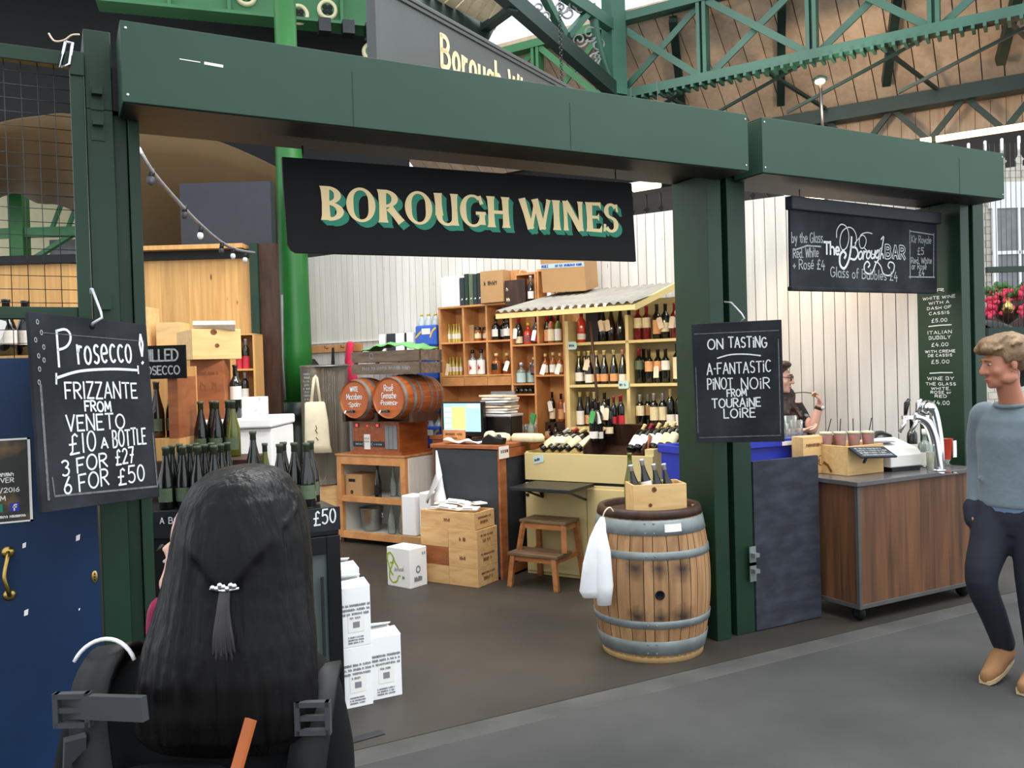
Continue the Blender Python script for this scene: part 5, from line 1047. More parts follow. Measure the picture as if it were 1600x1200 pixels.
ph = thing('label_machine', 'cream handheld machine with two round windows lying on the counter return', 'machine', Wp(tt(805, 6.2, 680), 6.22, 1.097), RZW)
q = MB(); q.rings([(0, 0, 0, .1, .06), (0, 0, .03, .1, .06), (0, 0, .06, .085, .05), (0, 0, .07, .05, .03)], 0, 16, X=Matrix.Translation((-.16, 0, 0))); q.rings([(0, 0, 0, .16, .07), (0, 0, .04, .16, .07), (0, 0, .065, .14, .06)], 0, 18, X=Matrix.Translation((.1, .02, 0))); q.build('casing', 'creamlabel', ph)
for x in (-.2, -.14): MB().lathe([(.024, 0), (.024, .006), (0, .008)], 16, X=Matrix.Translation((x, -.058, .04)) @ Matrix.Rotation(math.radians(90), 4, 'X')).build('round_window', 'darkpanel', ph)
kb = thing('keyboard', 'black keyboard lying between the monitor and the cream machine', 'keyboard', Wp(tt(760, 6.2, 690), 6.12, zc), RZW); MB().box(-.12, .12, 0, .1, 0, .018).build('key_tray', 'blackshine', kb, bevel=.004)
pn = thing('pen_pot', 'glass pot of pens and green pads at the end of the counter return', 'pot', Wp(tt(818, 6.75, 660), 6.88, 1.0965), RZW)
MB().lathe([(.05, 0), (.06, .1)], 16, caps=False).build('pot', 'clearglass', pn); MB().box(-.04, .01, -.01, .01, .02, .2, X=Matrix.Rotation(.25, 4, 'Y')).build('green_pad', 'taggreen', pn); MB().box(.0, .04, .01, .03, .02, .18).build('card', 'paper', pn)
for i, px in enumerate((812, 828)):
    g_ = thing('wine_glass', 'upturned clear wine glass, %s in front of the pen pot' % ('left' if i == 0 else 'right'), 'glass', Wp(tt(px, 6.7, 680), 6.72, 1.097), RZW); MB().lathe([(.03, 0), (.042, .05), (.03, .1), (.005, .12), (.005, .18), (.03, .185)], 14).build('bowl', 'clearglass', g_)
ht = thing('bag_hook', 'white plastic carrier bag hanging at the left edge of the till counter', 'bag', Wp(tt(684, 5.8, 700), 5.79, 0), RZW)
q = MB(); z1 = wt(684, 703, 5.83)[1]; vs = [(-.0, 0, z1), (.085, -.05, z1-.2), (.05, -.06, z1-.27), (-.10, -.03, z1-.43), (-.13, .02, z1-.46), (-.03, .03, z1-.2)]
q.add(vs, [(0, 1, 2), (0, 2, 5), (5, 2, 3), (5, 3, 4)], 0, True); o = q.build('bag_body', 'cloth', ht); o.modifiers.new('t', 'SOLIDIFY').thickness = .012
q = MB(); q.rings([(0, 0, z1-.46, .06, .03), (0, 0, z1-.42, .065, .035), (0, 0, z1-.32, .04, .03), (0, 0, z1-.2, .02, .02)], 0, 12, X=Matrix.Translation((-.0, .02, 0))); q.build('bag_tail', 'cloth', ht); ht.name = 'carrier_bag'
# ================================================================== stacked wine crates in front of the counter
def crate(label, t, D, z, w, d, h, rot=0, marks=1, m='crate', knot=None):
    c = thing('wine_crate', label, 'crate', Wp(t, D, z), RZW+rot); b_ = MB(); th = .012
    b_.box(-w/2, w/2, 0, th, 0, h); b_.box(-w/2, w/2, d-th, d, 0, h); b_.box(-w/2, -w/2+th, th, d-th, 0, h); b_.box(w/2-th, w/2, th, d-th, 0, h); b_.box(-w/2+th, w/2-th, th, d-th, h-.03, h-.02); b_.box(-w/2+th, w/2-th, th, d-th, 0, .01)
    b_.build('crate_body', m, c, bevel=.002)
    if marks:
        q = MB(); Xm = Matrix.Translation((w/2+.001, 0, 0)) @ Matrix.Rotation(math.radians(90), 4, 'Z')
        scribble(q, .05, d-.05, h*.62, h*.12, .003, 0, seed=int(z*100)+marks, X=Xm); scribble(q, .08, d-.09, h*.3, h*.2, .004, 0, seed=int(z*77)+marks, X=Xm); q.build('print', 'brownprint', c)
        if marks > 1: q = MB(); scribble(q, -.03, .03, h*.4, h*.2, .005, -.001, seed=marks); q.build('brand_mark', 'brownprint', c)
    return c
for k, (z, h) in enumerate(((0, .148), (.149, .148), (.298, .150))):
    nm = ('bottom', 'second', 'third')[k]
    crate('pine wine crate in the %s row of the stack, left column' % nm, -4.25, 5.545, z, .275, .29, h, 0, 0, 'counterwood' if k == 1 else 'crate')
    crate('pine wine crate in the %s row of the stack, right column with dark print' % nm, -3.97, 5.545, z, .28, .29, h, 0, 2+k if k else 1)
crate('wide shallow pine crate on top of the stack holding folded newspapers', -4.12, 5.55, .449, .535, .285, .135, 0, 5)
for i in range(8):
    t_ = -4.29+(i % 4)*.115; D_ = 5.63+(i//4)*.115; q = MB(); q.box(-.07, .07, -.05, .05, 0, .012); q.box(-.05, .03, -.052, -.03, .0125, .014, 1)
    o = q.build('folded_newspaper', ['paper', 'printgrey', 'red'], loc=Wp(t_, D_, .590+.013*(i % 2)+.026*(i//4)), rot=(random.uniform(-.12, .12), random.uniform(-.15, .15), RZW+random.uniform(-.6, .6))); tag(o, 'folded newspaper lying in the top pine crate', 'newspaper', 'newspapers in the top crate')
bx = thing('wine_carton', 'white wine carton with a lime green drawn logo on the floor beside the crates', 'carton', Wp(-4.43, 5.3), RZW-.12)
MB().box(-.13, .13, 0, .19, 0, .31).build('carton_body', 'white', bx, bevel=.003)
q = MB(); fl2 = lambda pts, w: q.stroke(smooth_line(pts, 6), w, -.001)
fl2([(-.125, .215), (-.12, .25), (-.09, .265), (-.06, .24), (-.04, .2), (-.005, .16)], .015); fl2([(-.125, .215), (-.11, .17), (-.09, .12), (-.065, .09)], .015); fl2([(-.05, .225), (-.075, .16), (-.1, .11), (-.1, .06), (-.065, .03), (-.02, .045), (.0, .085), (.02, .09)], .013); fl2([(-.09, .185), (-.055, .19)], .012)
q.build('lime_logo', 'lime', bx); q = MB(); write(q, 'Arfocal', -.045, .06, .12, .135, .03, .004, -.0015, jit=0); scribble(q, .045, .075, .07, .02, .006, -.001, seed=1); q.build('lettering', 'printgrey', bx)
q = MB(); Xm = Matrix.Translation((.131, 0, 0)) @ Matrix.Rotation(math.radians(90), 4, 'Z'); q.stroke(arc(.09, .14, .02, .025, 0, 340, 10), .012, 0, X=Xm); scribble(q, .05, .15, .05, .03, .012, 0, seed=3, X=Xm); scribble(q, .14, .17, .25, .02, .006, 0, seed=4, X=Xm); q.build('side_print', 'printgrey', bx)
# step stool
sx = thing('step_stool', 'two-step wooden stool standing before the yellow cupboard', 'step stool', Wp(-3.40, 5.72), RZW)
MB().box(-.22, .20, .12, .36, .485, .51).build('top_step', 'stooltop', sx, bevel=.005); MB().box(-.25, .20, -.02, .22, .245, .272).build('lower_step', 'stooltop', sx, bevel=.005)
for x, y, xx, yy in ((-.19, .14, -.215, .10), (.17, .14, .19, .11)): q = MB(); q.bar((xx, yy, .272), (x, y, .49), .04, .03); q.build('upper_leg', 'stoolwood', sx)
for x, y, xx, yy, zt in ((-.21, .0, -.235, -.015, .25), (.16, .0, .185, -.015, .25), (-.17, .34, -.20, .40, .49), (.17, .34, .20, .40, .49)): q = MB(); q.bar((xx, yy, 0), (x, y, zt), .04, .03); q.build('leg', 'stoolwood', sx)
q = MB(); q.box(-.2, .18, .13, .15, .44, .487); q.box(-.2, .18, .33, .35, .44, .487); q.box(.16, .18, .13, .35, .44, .487); q.box(-.2, -.18, .13, .35, .44, .487); q.box(-.225, .18, -.005, .015, .205, .247); q.box(.16, .18, 0, .38, .205, .247); q.box(-.22, -.2, 0, .38, .205, .247); q.build('apron', 'stoolwood', sx)
# ================================================================== low cabinet with glasses, casks on top
tc = -5.73; cb = thing('low_cabinet', 'open wooden cabinet with white lining below the two casks', 'cabinet', Wp(tc, 6.48), RZW)
q = MB(); q.box(-.46, -.40, 0, .05, .05, .885); q.box(.37, .43, 0, .05, .05, .885); q.box(-.4, .37, 0, .05, .80, .885); q.box(-.40, .37, 0, .05, .42, .48); q.box(-.4, .37, 0, .05, .05, .12); q.build('face_frame', 'orange', cb, bevel=.003)
q = MB(); q.box(-.46, -.44, .05, .6, .05, .88); q.box(.405, .43, .05, .6, .05, .88); q.box(-.44, .405, .58, .6, .05, .88); q.box(-.44, .405, .05, .58, .44, .46); q.box(-.44, .405, .05, .58, .08, .10)
for k in range(8): q.box(.43, .434, .06+k*.068, .06+k*.068+.062, .06, .86)
q.build('lining', 'whiteplastic', cb); MB().box(-.47, .44, -.01, .62, .885, .905).build('cabinet_top', 'orange', cb, bevel=.003)
for x, y in ((-.42, .03), (.39, .03), (-.42, .55), (.39, .55)): MB().box(x-.02, x+.02, y-.02, y+.02, 0, .05).build('foot', 'darkwood', cb)
kbx = thing('carton', 'small brown carton with cut handles on the upper shelf of the low cabinet', 'carton', Wp(tc-.29, 6.535, .461), RZW); MB().box(-.11, .12, 0, .25, 0, .23).build('carton_body', 'kraft', kbx, bevel=.003)
q = MB(); q.stroke([(-.05, .17), (.02, .17)], .03, -.001); q.stroke(arc(-.02, .05, .012, .014, 0, 340, 8), .014, -.001); q.build('handle_slot', 'black', kbx)
bottle('tall dark bottle standing beside the small brown carton in the low cabinet', Wp(tc-.01, 6.59, .461), 'bur', .33, .038, 'bottle', 'black', 'foilblack', lz=(.1, .3))
for i in range(4):
    bottle('clear swing-top water bottle on the upper shelf of the low cabinet', Wp(tc+.08+i*.075, 6.72+.03*(i % 2), .461), 'swing', .31, .035, 'clearglass', None, None, group='clear bottles on the upper cabinet shelf', name='water_bottle'); 
for i in range(3):
    bottle('clear milk-type bottle on the lower shelf of the low cabinet', Wp(tc+.13+i*.085, 6.62+.06*(i % 2), .101), 'swing', .30, .042, 'clearglass', None, None, group='clear bottles on the lower cabinet shelf', name='water_bottle')
ib = thing('ice_bucket', 'polished steel ice bucket on the lower shelf of the low cabinet', 'bucket', Wp(tc-.2, 6.70, .101), RZW)
MB().lathe([(.085, 0), (.09, .01), (.12, .23), (.126, .235), (.122, .24), (.116, .23), (.085, .02), (0, .02)], 24).build('bucket_body', 'steel', ib)
for s_ in (-1, 1): MB().tube([(s_*.115, 0, .19), (s_*.145, 0, .18), (s_*.145, 0, .15), (s_*.11, 0, .14)], .006, 6).build('handle', 'chrome', ib)
# bag-in-box dispenser with casks
dp = thing('wine_dispenser', 'orange wooden chilled dispenser box under the two casks', 'dispenser', Wp(-5.67, 6.5, .906), RZW)
MB().box(-.30, .30, 0, .45, 0, .33).build('cabinet_body', 'keg', dp, bevel=.004); MB().box(-.33, .33, -.01, .47, 0, .03).build('plinth', 'keg', dp)
MB().box(-.3, .11, -.003, 0, .075, .13).build('arrow_band', 'darkpanel', dp); q = MB(); scribble(q, -.26, -.16, .095, .014, .003, -.004, seed=1); scribble(q, -.02, .09, .095, .014, .003, -.004, seed=2); q.stroke([(-.165, .12), (-.145, .102), (-.165, .085)], .005, -.004); q.stroke([(-.04, .12), (-.06, .102), (-.04, .085)], .005, -.004); q.build('band_print', 'chalkdim', dp)
q = MB(); q.box(-.15, -.07, -.005, -.003, .05, .2); nt = q.build('notice', 'paper', dp); q = MB()
for k in range(3):
    for j in range(2): q.stroke([(-.135+k*.022, .12+j*.03), (-.135+k*.022, .135+j*.03)], .008, -.006)
q.build('notice_print', 'print', nt)
for k in range(3): q = MB(); q.box(.13+k*.05, .175+k*.05, -.012, 0, .06, .29); q.build('vent_grille', 'printgrey', dp)
for x in (-.24, .03): q = MB(); q.box(x-.025, x+.025, -.006, 0, .27, .31); q.build('rocker_switch', 'blackshine', dp); q = MB(); q.box(x-.012, x+.012, -.009, -.006, .278, .30); q.build('switch_lamp', 'led', dp)
MB().ell((-.105, -.003, .285), (.008, .004, .008), 8, 6).build('pilot_lamp', 'led', dp)
def cask(label, t, D, z, R, Lg, lines, hoops):
    k = thing('wine_cask', label, 'cask', Wp(t, D, z), RZW); XX = Matrix.Rotation(math.radians(-90), 4, 'X')
    n = 26; q = MB()
    for i in range(n):
        a0, a1 = 2*math.pi*i/n, 2*math.pi*(i+.97)/n; prof = [(R*(.86+.14*math.sin(math.pi*j/10)), Lg*j/10) for j in range(11)]
        q.lathe(prof, 2, 0, XX, a0, a1)
    q.build('stave', 'keg', k)
    q = MB(); q.lathe([(0, .012), (R*.80, .012)], 28, 0, XX, caps=False); q.lathe([(R*.8, .014), (R*.865, 0)], 28, 0, XX, caps=False); q.build('cask_head', 'kegend', k)
    for y0, y1 in hoops:
        f = lambda y: R*(.862+.14*math.sin(math.pi*y/Lg))+.003
        q = MB(); q.lathe([(f(y0), y0), (f((y0+y1)/2), (y0+y1)/2), (f(y1), y1)], 32, 0, XX, caps=False); q.build('hoop', 'hoop', k)
    q = MB()
    for s_, hw, zz, h in lines: write(q, s_, -hw, hw, zz, zz, h, .007, -.0, jit=.3, gap=.8)
    o = q.build('chalk_writing', 'chalk', k, loc=(0, .008, 0))
    q = MB(); q.tube([(0, 0, -R*.55), (0, -.05, -R*.55)], .014, 8); q.box(-.04, .045, -.065, -.045, -R*.6, -R*.52); q.build('tap', 'blackshine', k); MB().bar((-.06, -.07, -R*.62), (-.035, -.07, -R*.5), .01, .015).build('tap_lever', 'chrome', k)
    return k
LH = .46
cask('shorter orange cask chalked with a white wine name, by the steel tank', -5.79, 6.33, 1.46, .212, .34, (('WHITE', .05, .08, .045), ('Macabeo', .10, .0, .055), ('-Spain-', .085, -.07, .045)), ((.01, .045), (.1, .13), (.24, .27)))
cask('longer orange cask chalked with a rosé name, by the water packs', -5.35, 6.33, 1.47, .225, .62, (('Rosé', .055, .07, .06), ('Grenache', .09, .0, .055), ('-Provence-', .11, -.065, .045)), ((.01, .045), (.13, .165), (.22, .25), (.38, .41), (.48, .51), (.58, .61)))
q = MB()
for x in (-.42, .0, .43): q.box(x-.02, x+.02, .05, .45, 0, .09)
for y in (.1, .4): q.box(-.4, .41, y-.01, y+.01, 0, .004)
tag(q.build('cask_cradle', 'darkwood', loc=Wp(-5.57, 6.35, 1.237), rz=RZW), 'dark wooden cradle between the dispenser box and the casks', 'cradle')
AC = (tt(548, 6.42, 560)+tt(655, 6.42, 560))/2+.02; oc = thing('apple_crate', 'weathered slatted crate with green sheet resting on the two casks', 'crate', Wp(AC, 6.42, 1.70), RZW)
for z0_, z1_ in ((0, .105), (.12, .225)):
    q = MB(); q.box(-.44, .40, 0, .015, z0_, z1_); q.box(-.44, .40, .36, .375, z0_, z1_); q.box(.385, .40, .015, .36, z0_, z1_); q.box(-.44, -.425, .015, .36, z0_, z1_); q.build('slat_course', 'oldcrate', oc)
q = MB(); q.box(-.425, .385, .015, .36, 0, .012); 
for x in (-.42, .37): q.box(x, x+.03, .015, .04, 0, .225); q.box(x, x+.03, .33, .36, 0, .225)
q.build('corner_batten', 'oldcrate', oc); q = MB(); scribble(q, -.3, .3, .04, .035, .006, -.001, seed=11); q.stroke(arc(-.18, .18, .022, .028, 0, 340, 12), .006, -.001); q.build('stencil', 'printgrey', oc)
q = MB(); vs, fs = [], []
for i in range(17):
    for j in range(7): vs.append((-.36+.74*i/16, .02+.33*j/6, .235+.085*math.sin(math.pi*i/16)**.7*.8+.012*math.sin(i*1.7+j)-(.02 if j == 0 else 0)))
for i in range(16):
    for j in range(6): fs.append((i*7+j, (i+1)*7+j, (i+1)*7+j+1, i*7+j+1))
q.add(vs, fs, 0, True); o = q.build('plastic_sheet', 'greenbag', loc=Wp(AC, 6.42, 1.70), rz=RZW); o.modifiers.new('t', 'SOLIDIFY').thickness = .006; tag(o, 'light green plastic sheet bulging out of the weathered crate', 'sheet')
# coat rail, hanging things and boxes on the wall ledge behind
cr = thing('coat_rail', 'narrow wooden coat rail on the plank wall above the steel tank', 'coat rail', Wp(-7.0, 7.355, 1.97), RZW); MB().box(-.55, .42, 0, .02, 0, .085).build('rail_board', 'orange', cr, bevel=.003)
for x in (-.4, -.1, .15): MB().tube([(x, 0, .05), (x, -.05, .05), (x, -.05, .08)], .005, 6).build('coat_hook', 'darkmetal', cr)
tr = MB().box(-.5, 1.15, 0, .014, 0, .02).build('trim_2', 'whiteplastic', loc=Wp(-7.0, 7.363, 2.075), rz=RZW); struct(tr)
bg_ = thing('rucksack', 'dark rucksack hanging from the coat rail behind the steel tank', 'bag', Wp(-7.25, 7.22, 1.35), RZW); MB().rings([(0, 0, 0, .14, .09), (0, 0, .2, .17, .1), (0, 0, .45, .15, .08), (0, 0, .55, .05, .04)], 0, 16).build('bag_body', 'black', bg_); MB().tube(smooth_line([(-.02, -.02, .52), (0, 0, .63), (.04, -.02, .52)]), .01, 6).build('strap', 'black', bg_)
st_ = MB(); st_.tube([(0, 0, .66), (-.015, -.02, .3), (-.02, 0, 0)], .018, 8, flat=.3); st_.tube([(0, 0, .66), (.03, -.02, .3), (.035, 0, 0)], .018, 8, flat=.3); tag(st_.build('hanging_strap', 'black', loc=Wp(-6.95, 7.28, 1.36), rz=RZW), 'black strap hanging from the coat rail', 'strap')
ap = MB(); ap.rings([(0, 0, 0, .07, .03), (-.02, 0, .25, .075, .035), (-.07, 0, .5, .06, .03), (-.06, 0, .62, .05, .03), (-.05, 0, .70, .05, .03), (-.05, 0, .72, .02, .02)], 0, 14); tag(ap.build('red_apron', 'pinkcloth', loc=Wp(-6.62, 7.26, 1.36), rz=RZW), 'pink-red cloth apron hanging at the end of the coat rail', 'apron')
for i, (t_, w_, c_) in enumerate(((-6.05, .1, 'white'), (-5.9, .14, 'darkpanel'), (-5.72, .13, 'white'), (-5.66, .03, 'black'), (-5.55, .15, 'white'))):
    o = MB().box(-w_/2+.002, w_/2-.002, 0, .2, 0, .2).build('archive_box', c_, loc=Wp((-6.08, -5.955, -5.835, -5.755, -5.70)[i], 7.12, 1.93), rz=RZW); o.scale.x = (.9, .9, .9, 1, .6)[i]; tag(o, '%s archive box, %s from the left on the ledge behind the weathered crate' % (c_ if c_ != 'darkpanel' else 'dark', ORD[i]), 'box')
tag(MB().box(-.32, .2, 0, .25, -.02, 0).build('wall_shelf', 'orange', loc=Wp(-5.85, 7.1, 1.928), rz=RZW), 'short wall shelf carrying the archive boxes', 'shelf')
# shrink-wrapped water packs
z = 0.92
for k in range(4):
    wp = thing('water_pack', 'blue shrink-wrapped pack of clear bottles, %s from the top of the pile' % ORD[3-k], 'bottle pack', Wp(-5.475, 7.115, z), RZW)
    MB().box(-.15, .13, 0, .25, .005, .225).build('wrap', 'waterblue', wp, bevel=.02)
    for i in range(3):
        for j in range(2):
            MB().lathe([(.043, 0), (.045, .22), (.042, .245), (.02, .31), (.014, .32), (.014, .345)], 12).build('bottle', 'waterclear', wp, loc=(-.105+i*.092, .065+j*.11, 0)); MB().lathe([(.015, .325), (.015, .348), (0, .349)], 10).build('cap', 'foilgold', wp, loc=(-.105+i*.092, .065+j*.11, 0))
    q = MB(); q.box(-.06, .05, -.0022, -.001, .13, .19); q.stroke(smooth_line([(-.14, .1), (-.08, .15), (-.06, .16)]), .02, -.001, 1); q.stroke(smooth_line([(.05, .1), (.08, .16), (.12, .19)]), .02, -.001, 1); q.build('wrap_print', ['whitelabel', 'foilgold'], wp); z += .3505
fd = MB(); fd.box(-.15, .13, 0, .25, 0, .92); tag(fd.build('pack_stand', 'darkwood', loc=Wp(-5.475, 7.115, 0), rz=RZW), 'dark stand under the pile of blue water packs', 'stand')
# white packs between cabinet and crates
for i, (dx, h) in enumerate(((0, .50), (.12, .53))):
    o = MB().box(-.085 if i == 0 else -.06, .075, 0, .17, 0, h-.12).build('tissue_pack', 'white', loc=Wp(-5.12+dx*1.3, 6.30+dx*.3, .175), rz=RZW, bevel=.012); tag(o, 'tall white wrapped pack, %s on the brown carton' % ('front' if i == 0 else 'rear'), 'pack')
o = MB().box(-.1, .2, -.01, .22, 0, .173).build('carton', 'kraft', loc=Wp(-5.11, 6.30, 0), rz=RZW, bevel=.003); tag(o, 'low brown carton under the tall white packs', 'carton')
# steel wine tank with cloth bag
c = Pp(latp(507, 9.05), 9.05); tk = thing('wine_tank', 'tall dimpled stainless wine tank beside the green column', 'tank', (c.x, c.y, .57), RZP); tk.scale = (1.065, 1.065, 1.055)
NTK = NT('dimpled_steel'); NTK.b.inputs['Metallic'].default_value = 1; NTK.b.inputs['Roughness'].default_value = .3; NTK.b.inputs['Base Color'].default_value = L3(150, 142, 128)
_t = NTK.n('ShaderNodeTexCoord'); _m = NTK.n('ShaderNodeMapping'); _m.inputs['Scale'].default_value = (34, 34, 34); _v = NTK.n('ShaderNodeTexVoronoi'); _v.inputs['Randomness'].default_value = .15; _b = NTK.n('ShaderNodeBump'); _b.inputs['Strength'].default_value = .8; _b.inputs['Distance'].default_value = .02
NTK.l(_t.outputs['Object'], _m.inputs[0]); NTK.l(_m.outputs[0], _v.inputs['Vector']); NTK.l(_v.outputs['Distance'], _b.inputs['Height']); NTK.l(_b.outputs[0], NTK.b.inputs['Normal']); M['dimple'] = NTK.m
MB().lathe([(.2, 0), (.225, .02), (.23, .1), (.23, 1.15), (.236, 1.16), (.236, 1.175), (.22, 1.18), (.2, 1.1)], 36).build('tank_body', 'dimple', tk)
MB().tube([(.02+.236*math.cos(a)*1.0, .236*math.sin(a), 1.165) for a in [i/32*2*math.pi for i in range(33)]], .008, 6).build('rim', 'steel', tk)
q = MB()
for k in range(10):
    a = 1.5*math.pi-.55; Xm = Matrix.Translation((math.cos(a)*.232, math.sin(a)*.232, 0)) @ Matrix.Rotation(a+math.pi/2, 4, 'Z'); scribble(q, -.05+.01*(k % 2), .05-.012*(k % 3), 1.08-k*.035, .024, .004, 0, seed=k, X=Xm)
q.build('chalk_writing', 'chalkdim', tk)
bgs = thing('cloth_bag', 'cream calico shopping bag hanging on the steel tank', 'bag', (0, 0, 0), RZP); c2 = Pp(latp(493, 8.75), 8.75); bgs.location = (c2.x, c2.y, 0)
q = MB(); q.rings([(.03, 0, .92, .12, .03), (.0, 0, 1.0, .13, .035), (.0, -.01, 1.25, .12, .035), (-.01, -.01, 1.42, .105, .03), (-.01, 0, 1.44, .09, .02)], 0, 18); q.build('bag_body', 'calico', bgs)
q = MB(); q.tube([(-.05, 0, 1.42), (-.012, 0, 1.68), (.0, .02, 1.7), (.015, 0, 1.68), (.045, 0, 1.42)], .016, 8, flat=.35); q.build('handle', 'calico', bgs); q = MB(); q.stroke([(.0, 1.2), (.01, 1.17), (-.005, 1.15), (.015, 1.12)], .008, -.045); q.stroke([(.0, 1.08), (.02, 1.05)], .008, -.045); q.build('print', 'print', bgs)
for k in range(4): o = MB().box(-.2, .18, -.19, .19, 0, .1415).build('wooden_box', 'crate', loc=(c.x, c.y, .1425*k), rz=RZP, bevel=.003); tag(o, 'wooden box, %s from the floor under the steel wine tank' % ORD[k], 'box')
# ================================================================== prosecco counter at the left
pc = thing('prosecco_counter', 'low dark counter with a chalked strip carrying the prosecco bottles', 'counter', Pp(0, 4.37), RZP)
MB().box(-2.2, -1.47, .0, .75, 0, 1.035).build('carcase', 'black', pc); q = MB(); q.box(-2.2, -1.47, -.012, 0, .90, 1.035); cs = q.build('chalk_strip', 'chalkboard', pc)
q = MB(); write(q, 'A', -1.805, -1.785, .975, .975, .03, .005, -.013); write(q, 'BOTTLE', -1.76, -1.6, .975, .975, .03, .005, -.013); q.build('chalk_writing', 'chalk', cs)
MB().box(-2.2, -1.47, .38, .75, 1.036, 1.25).build('riser', 'darkwood', pc)
bs = thing('bottle_stand', 'tall pine display stand with two shelved prosecco bottles behind the green post', 'stand', Pp(0, 4.8), RZP)
MB().box(-2.3, -1.865, 0, .3, 1.252, 1.375).build('base_block', 'pine', bs); MB().box(-2.3, -1.865, .281, .3, 1.375, 1.78).build('back_panel', 'pine', bs); MB().box(-1.92, -1.865, .0, .28, 1.375, 1.72).build('side_panel', 'counterwood', bs)
cs = thing('chilled_sign', 'small black sign reading Chilled Prosecco in outlined capitals', 'sign', Pp(latp(258, 4.79), 4.775, 1.71), RZP)
MB().box(-.17, .125, 0, .015, 0, .185).build('board', 'signblack', cs)
q = MB(); write(q, 'CHILLED', -.155, .085, .1, .1, .062, .010, -.001, jit=0, gap=1.0); write(q, 'PROSECCO', -.155, .09, .025, .025, .045, .008, -.001, jit=0, gap=1.0); q.build('lettering', 'chalkdim', cs)
PRO = dict(shape='bur', h=.32, r=.041, lab='olive', cap='foilolive', lz=(.12, .34), cz=.78, la=60, rz=RZP, name='prosecco_bottle')
for i, px in enumerate((244, 263)): bottle('brown prosecco bottle with olive label under the chilled sign, %s of two' % ('left' if i == 0 else 'right'), Pp(latp(px, 4.9), 4.9, 1.376), g='bottlebrown', **PRO)
n = 0
for r_, (d, pxs) in enumerate(((4.45, (255, 280, 305, 331)), (4.545, (265, 291, 316, 342)), (4.64, (277, 302, 327, 352)))):
    for i, px in enumerate(pxs):
        l_ = latp(px, d)
        if l_ > -1.50: l_ = -1.51
        bottle('dark prosecco bottle, %s from the left in the %s row on the low counter' % (ORD[i], ('front', 'middle', 'rear')[r_]), Pp(l_, d, 1.036), g='bottle', **PRO)
for i, px in enumerate((313, 324, 338, 349, 363)):
    l_ = latp(px, 5.0)
    bottle('%s prosecco bottle, %s from the left on the raised tier behind the rows' % ('green' if i == 4 else 'dark', ORD[i]), Pp(l_, 4.99+.04*(i % 2), 1.251), g='bottlegreen' if i == 4 else 'bottle', **PRO)
# glass-doored fridge with bottles on top
fg = thing('bottle_fridge', 'black glass-doored bottle fridge with a chalked price strip beside the white cartons', 'fridge', (1.06, 4.25, 0))
q = MB(); q.box(-.2, -.17, .02, .5, .03, 1.02); q.box(.155, .185, .02, .5, .03, 1.02); q.box(-.17, .155, .48, .5, .03, 1.02); q.box(-.17, .155, .02, .5, .03, .09); q.box(-.2, .185, .0, .5, .90, 1.035); q.build('cabinet', 'blackshine', fg, bevel=.003)
MB().box(-.2, .19, -.015, 0, .925, 1.04).build('chalk_strip', 'chalkboard', fg)
q = MB(); write(q, 'For', -.04, .02, .955, .955, .055, .007, -.016); write(q, '£50', .055, .165, .96, .965, .068, .008, -.016); q.stroke([(-.1, .985), (-.085, 1.0)], .006, -.016); q.build('chalk_writing', 'chalk', fg)
dr = MB(); dr.box(-.2, -.14, -.02, .018, .03, .90); dr.box(.115, .185, -.02, .018, .03, .90); dr.box(-.14, .115, -.02, .018, .03, .12); dr.box(-.14, .115, -.02, .018, .81, .90); dr = dr.build('door', 'blackshine', fg, bevel=.004)
MB().box(-.14, .115, -.004, .002, .12, .81).build('door_pane', 'paneglass', dr); q = MB(); q.bar((.085, -.026, .3), (.085, -.026, .7), .014, .012); q.build('door_handle', 'darkmetal', dr)
for z in (.3, .55): MB().box(-.165, .15, .05, .46, z, z+.012).build('wire_shelf', 'printgrey', fg)
for i in range(6): bottle('dim bottle standing inside the glass-doored fridge', (.94+.11*(i % 3), 4.45, (.092, .312)[i//3]), group='bottles inside the fridge', shape='bur', h=.2 if i > 2 else .2, r=.038, lab='whitelabel', cap='foilsilver', rz=0)
for i, (px, Y, k) in enumerate(((389, 4.62, 0), (415, 4.66, 1), (438, 4.40, 0), (444, 4.52, 0), (458, 4.40, 0), (480, 4.36, 0), (487, 4.48, 0))):
    c = onY(px, 740, Y); kk = dict(PRO); kk['rz'] = math.radians(-15)
    if k: kk.update(h=.31, r=.034, lab=None)
    bottle(('dark prosecco bottle, tallest at the left end of the fridge top', 'empty green glass bottle without label on the fridge top', 'dark prosecco bottle right of the green one, front', 'dark prosecco bottle half hidden behind its neighbour on the fridge top', 'dark prosecco bottle with a red-topped capsule on the fridge top', 'dark prosecco bottle at the front right corner of the fridge top', 'dark prosecco bottle behind the front right corner of the fridge top')[i], (max(c.x, .91), Y, 1.041 if i else 1.10), g='bottlegreen' if k else 'bottle', **kk)
o = MB().box(-.06, .06, -.06, .06, 0, .06).build('wooden_block', 'crate', loc=(.94, 4.64, 1.037)); tag(o, 'small wooden block under the tallest bottle on the fridge', 'block')
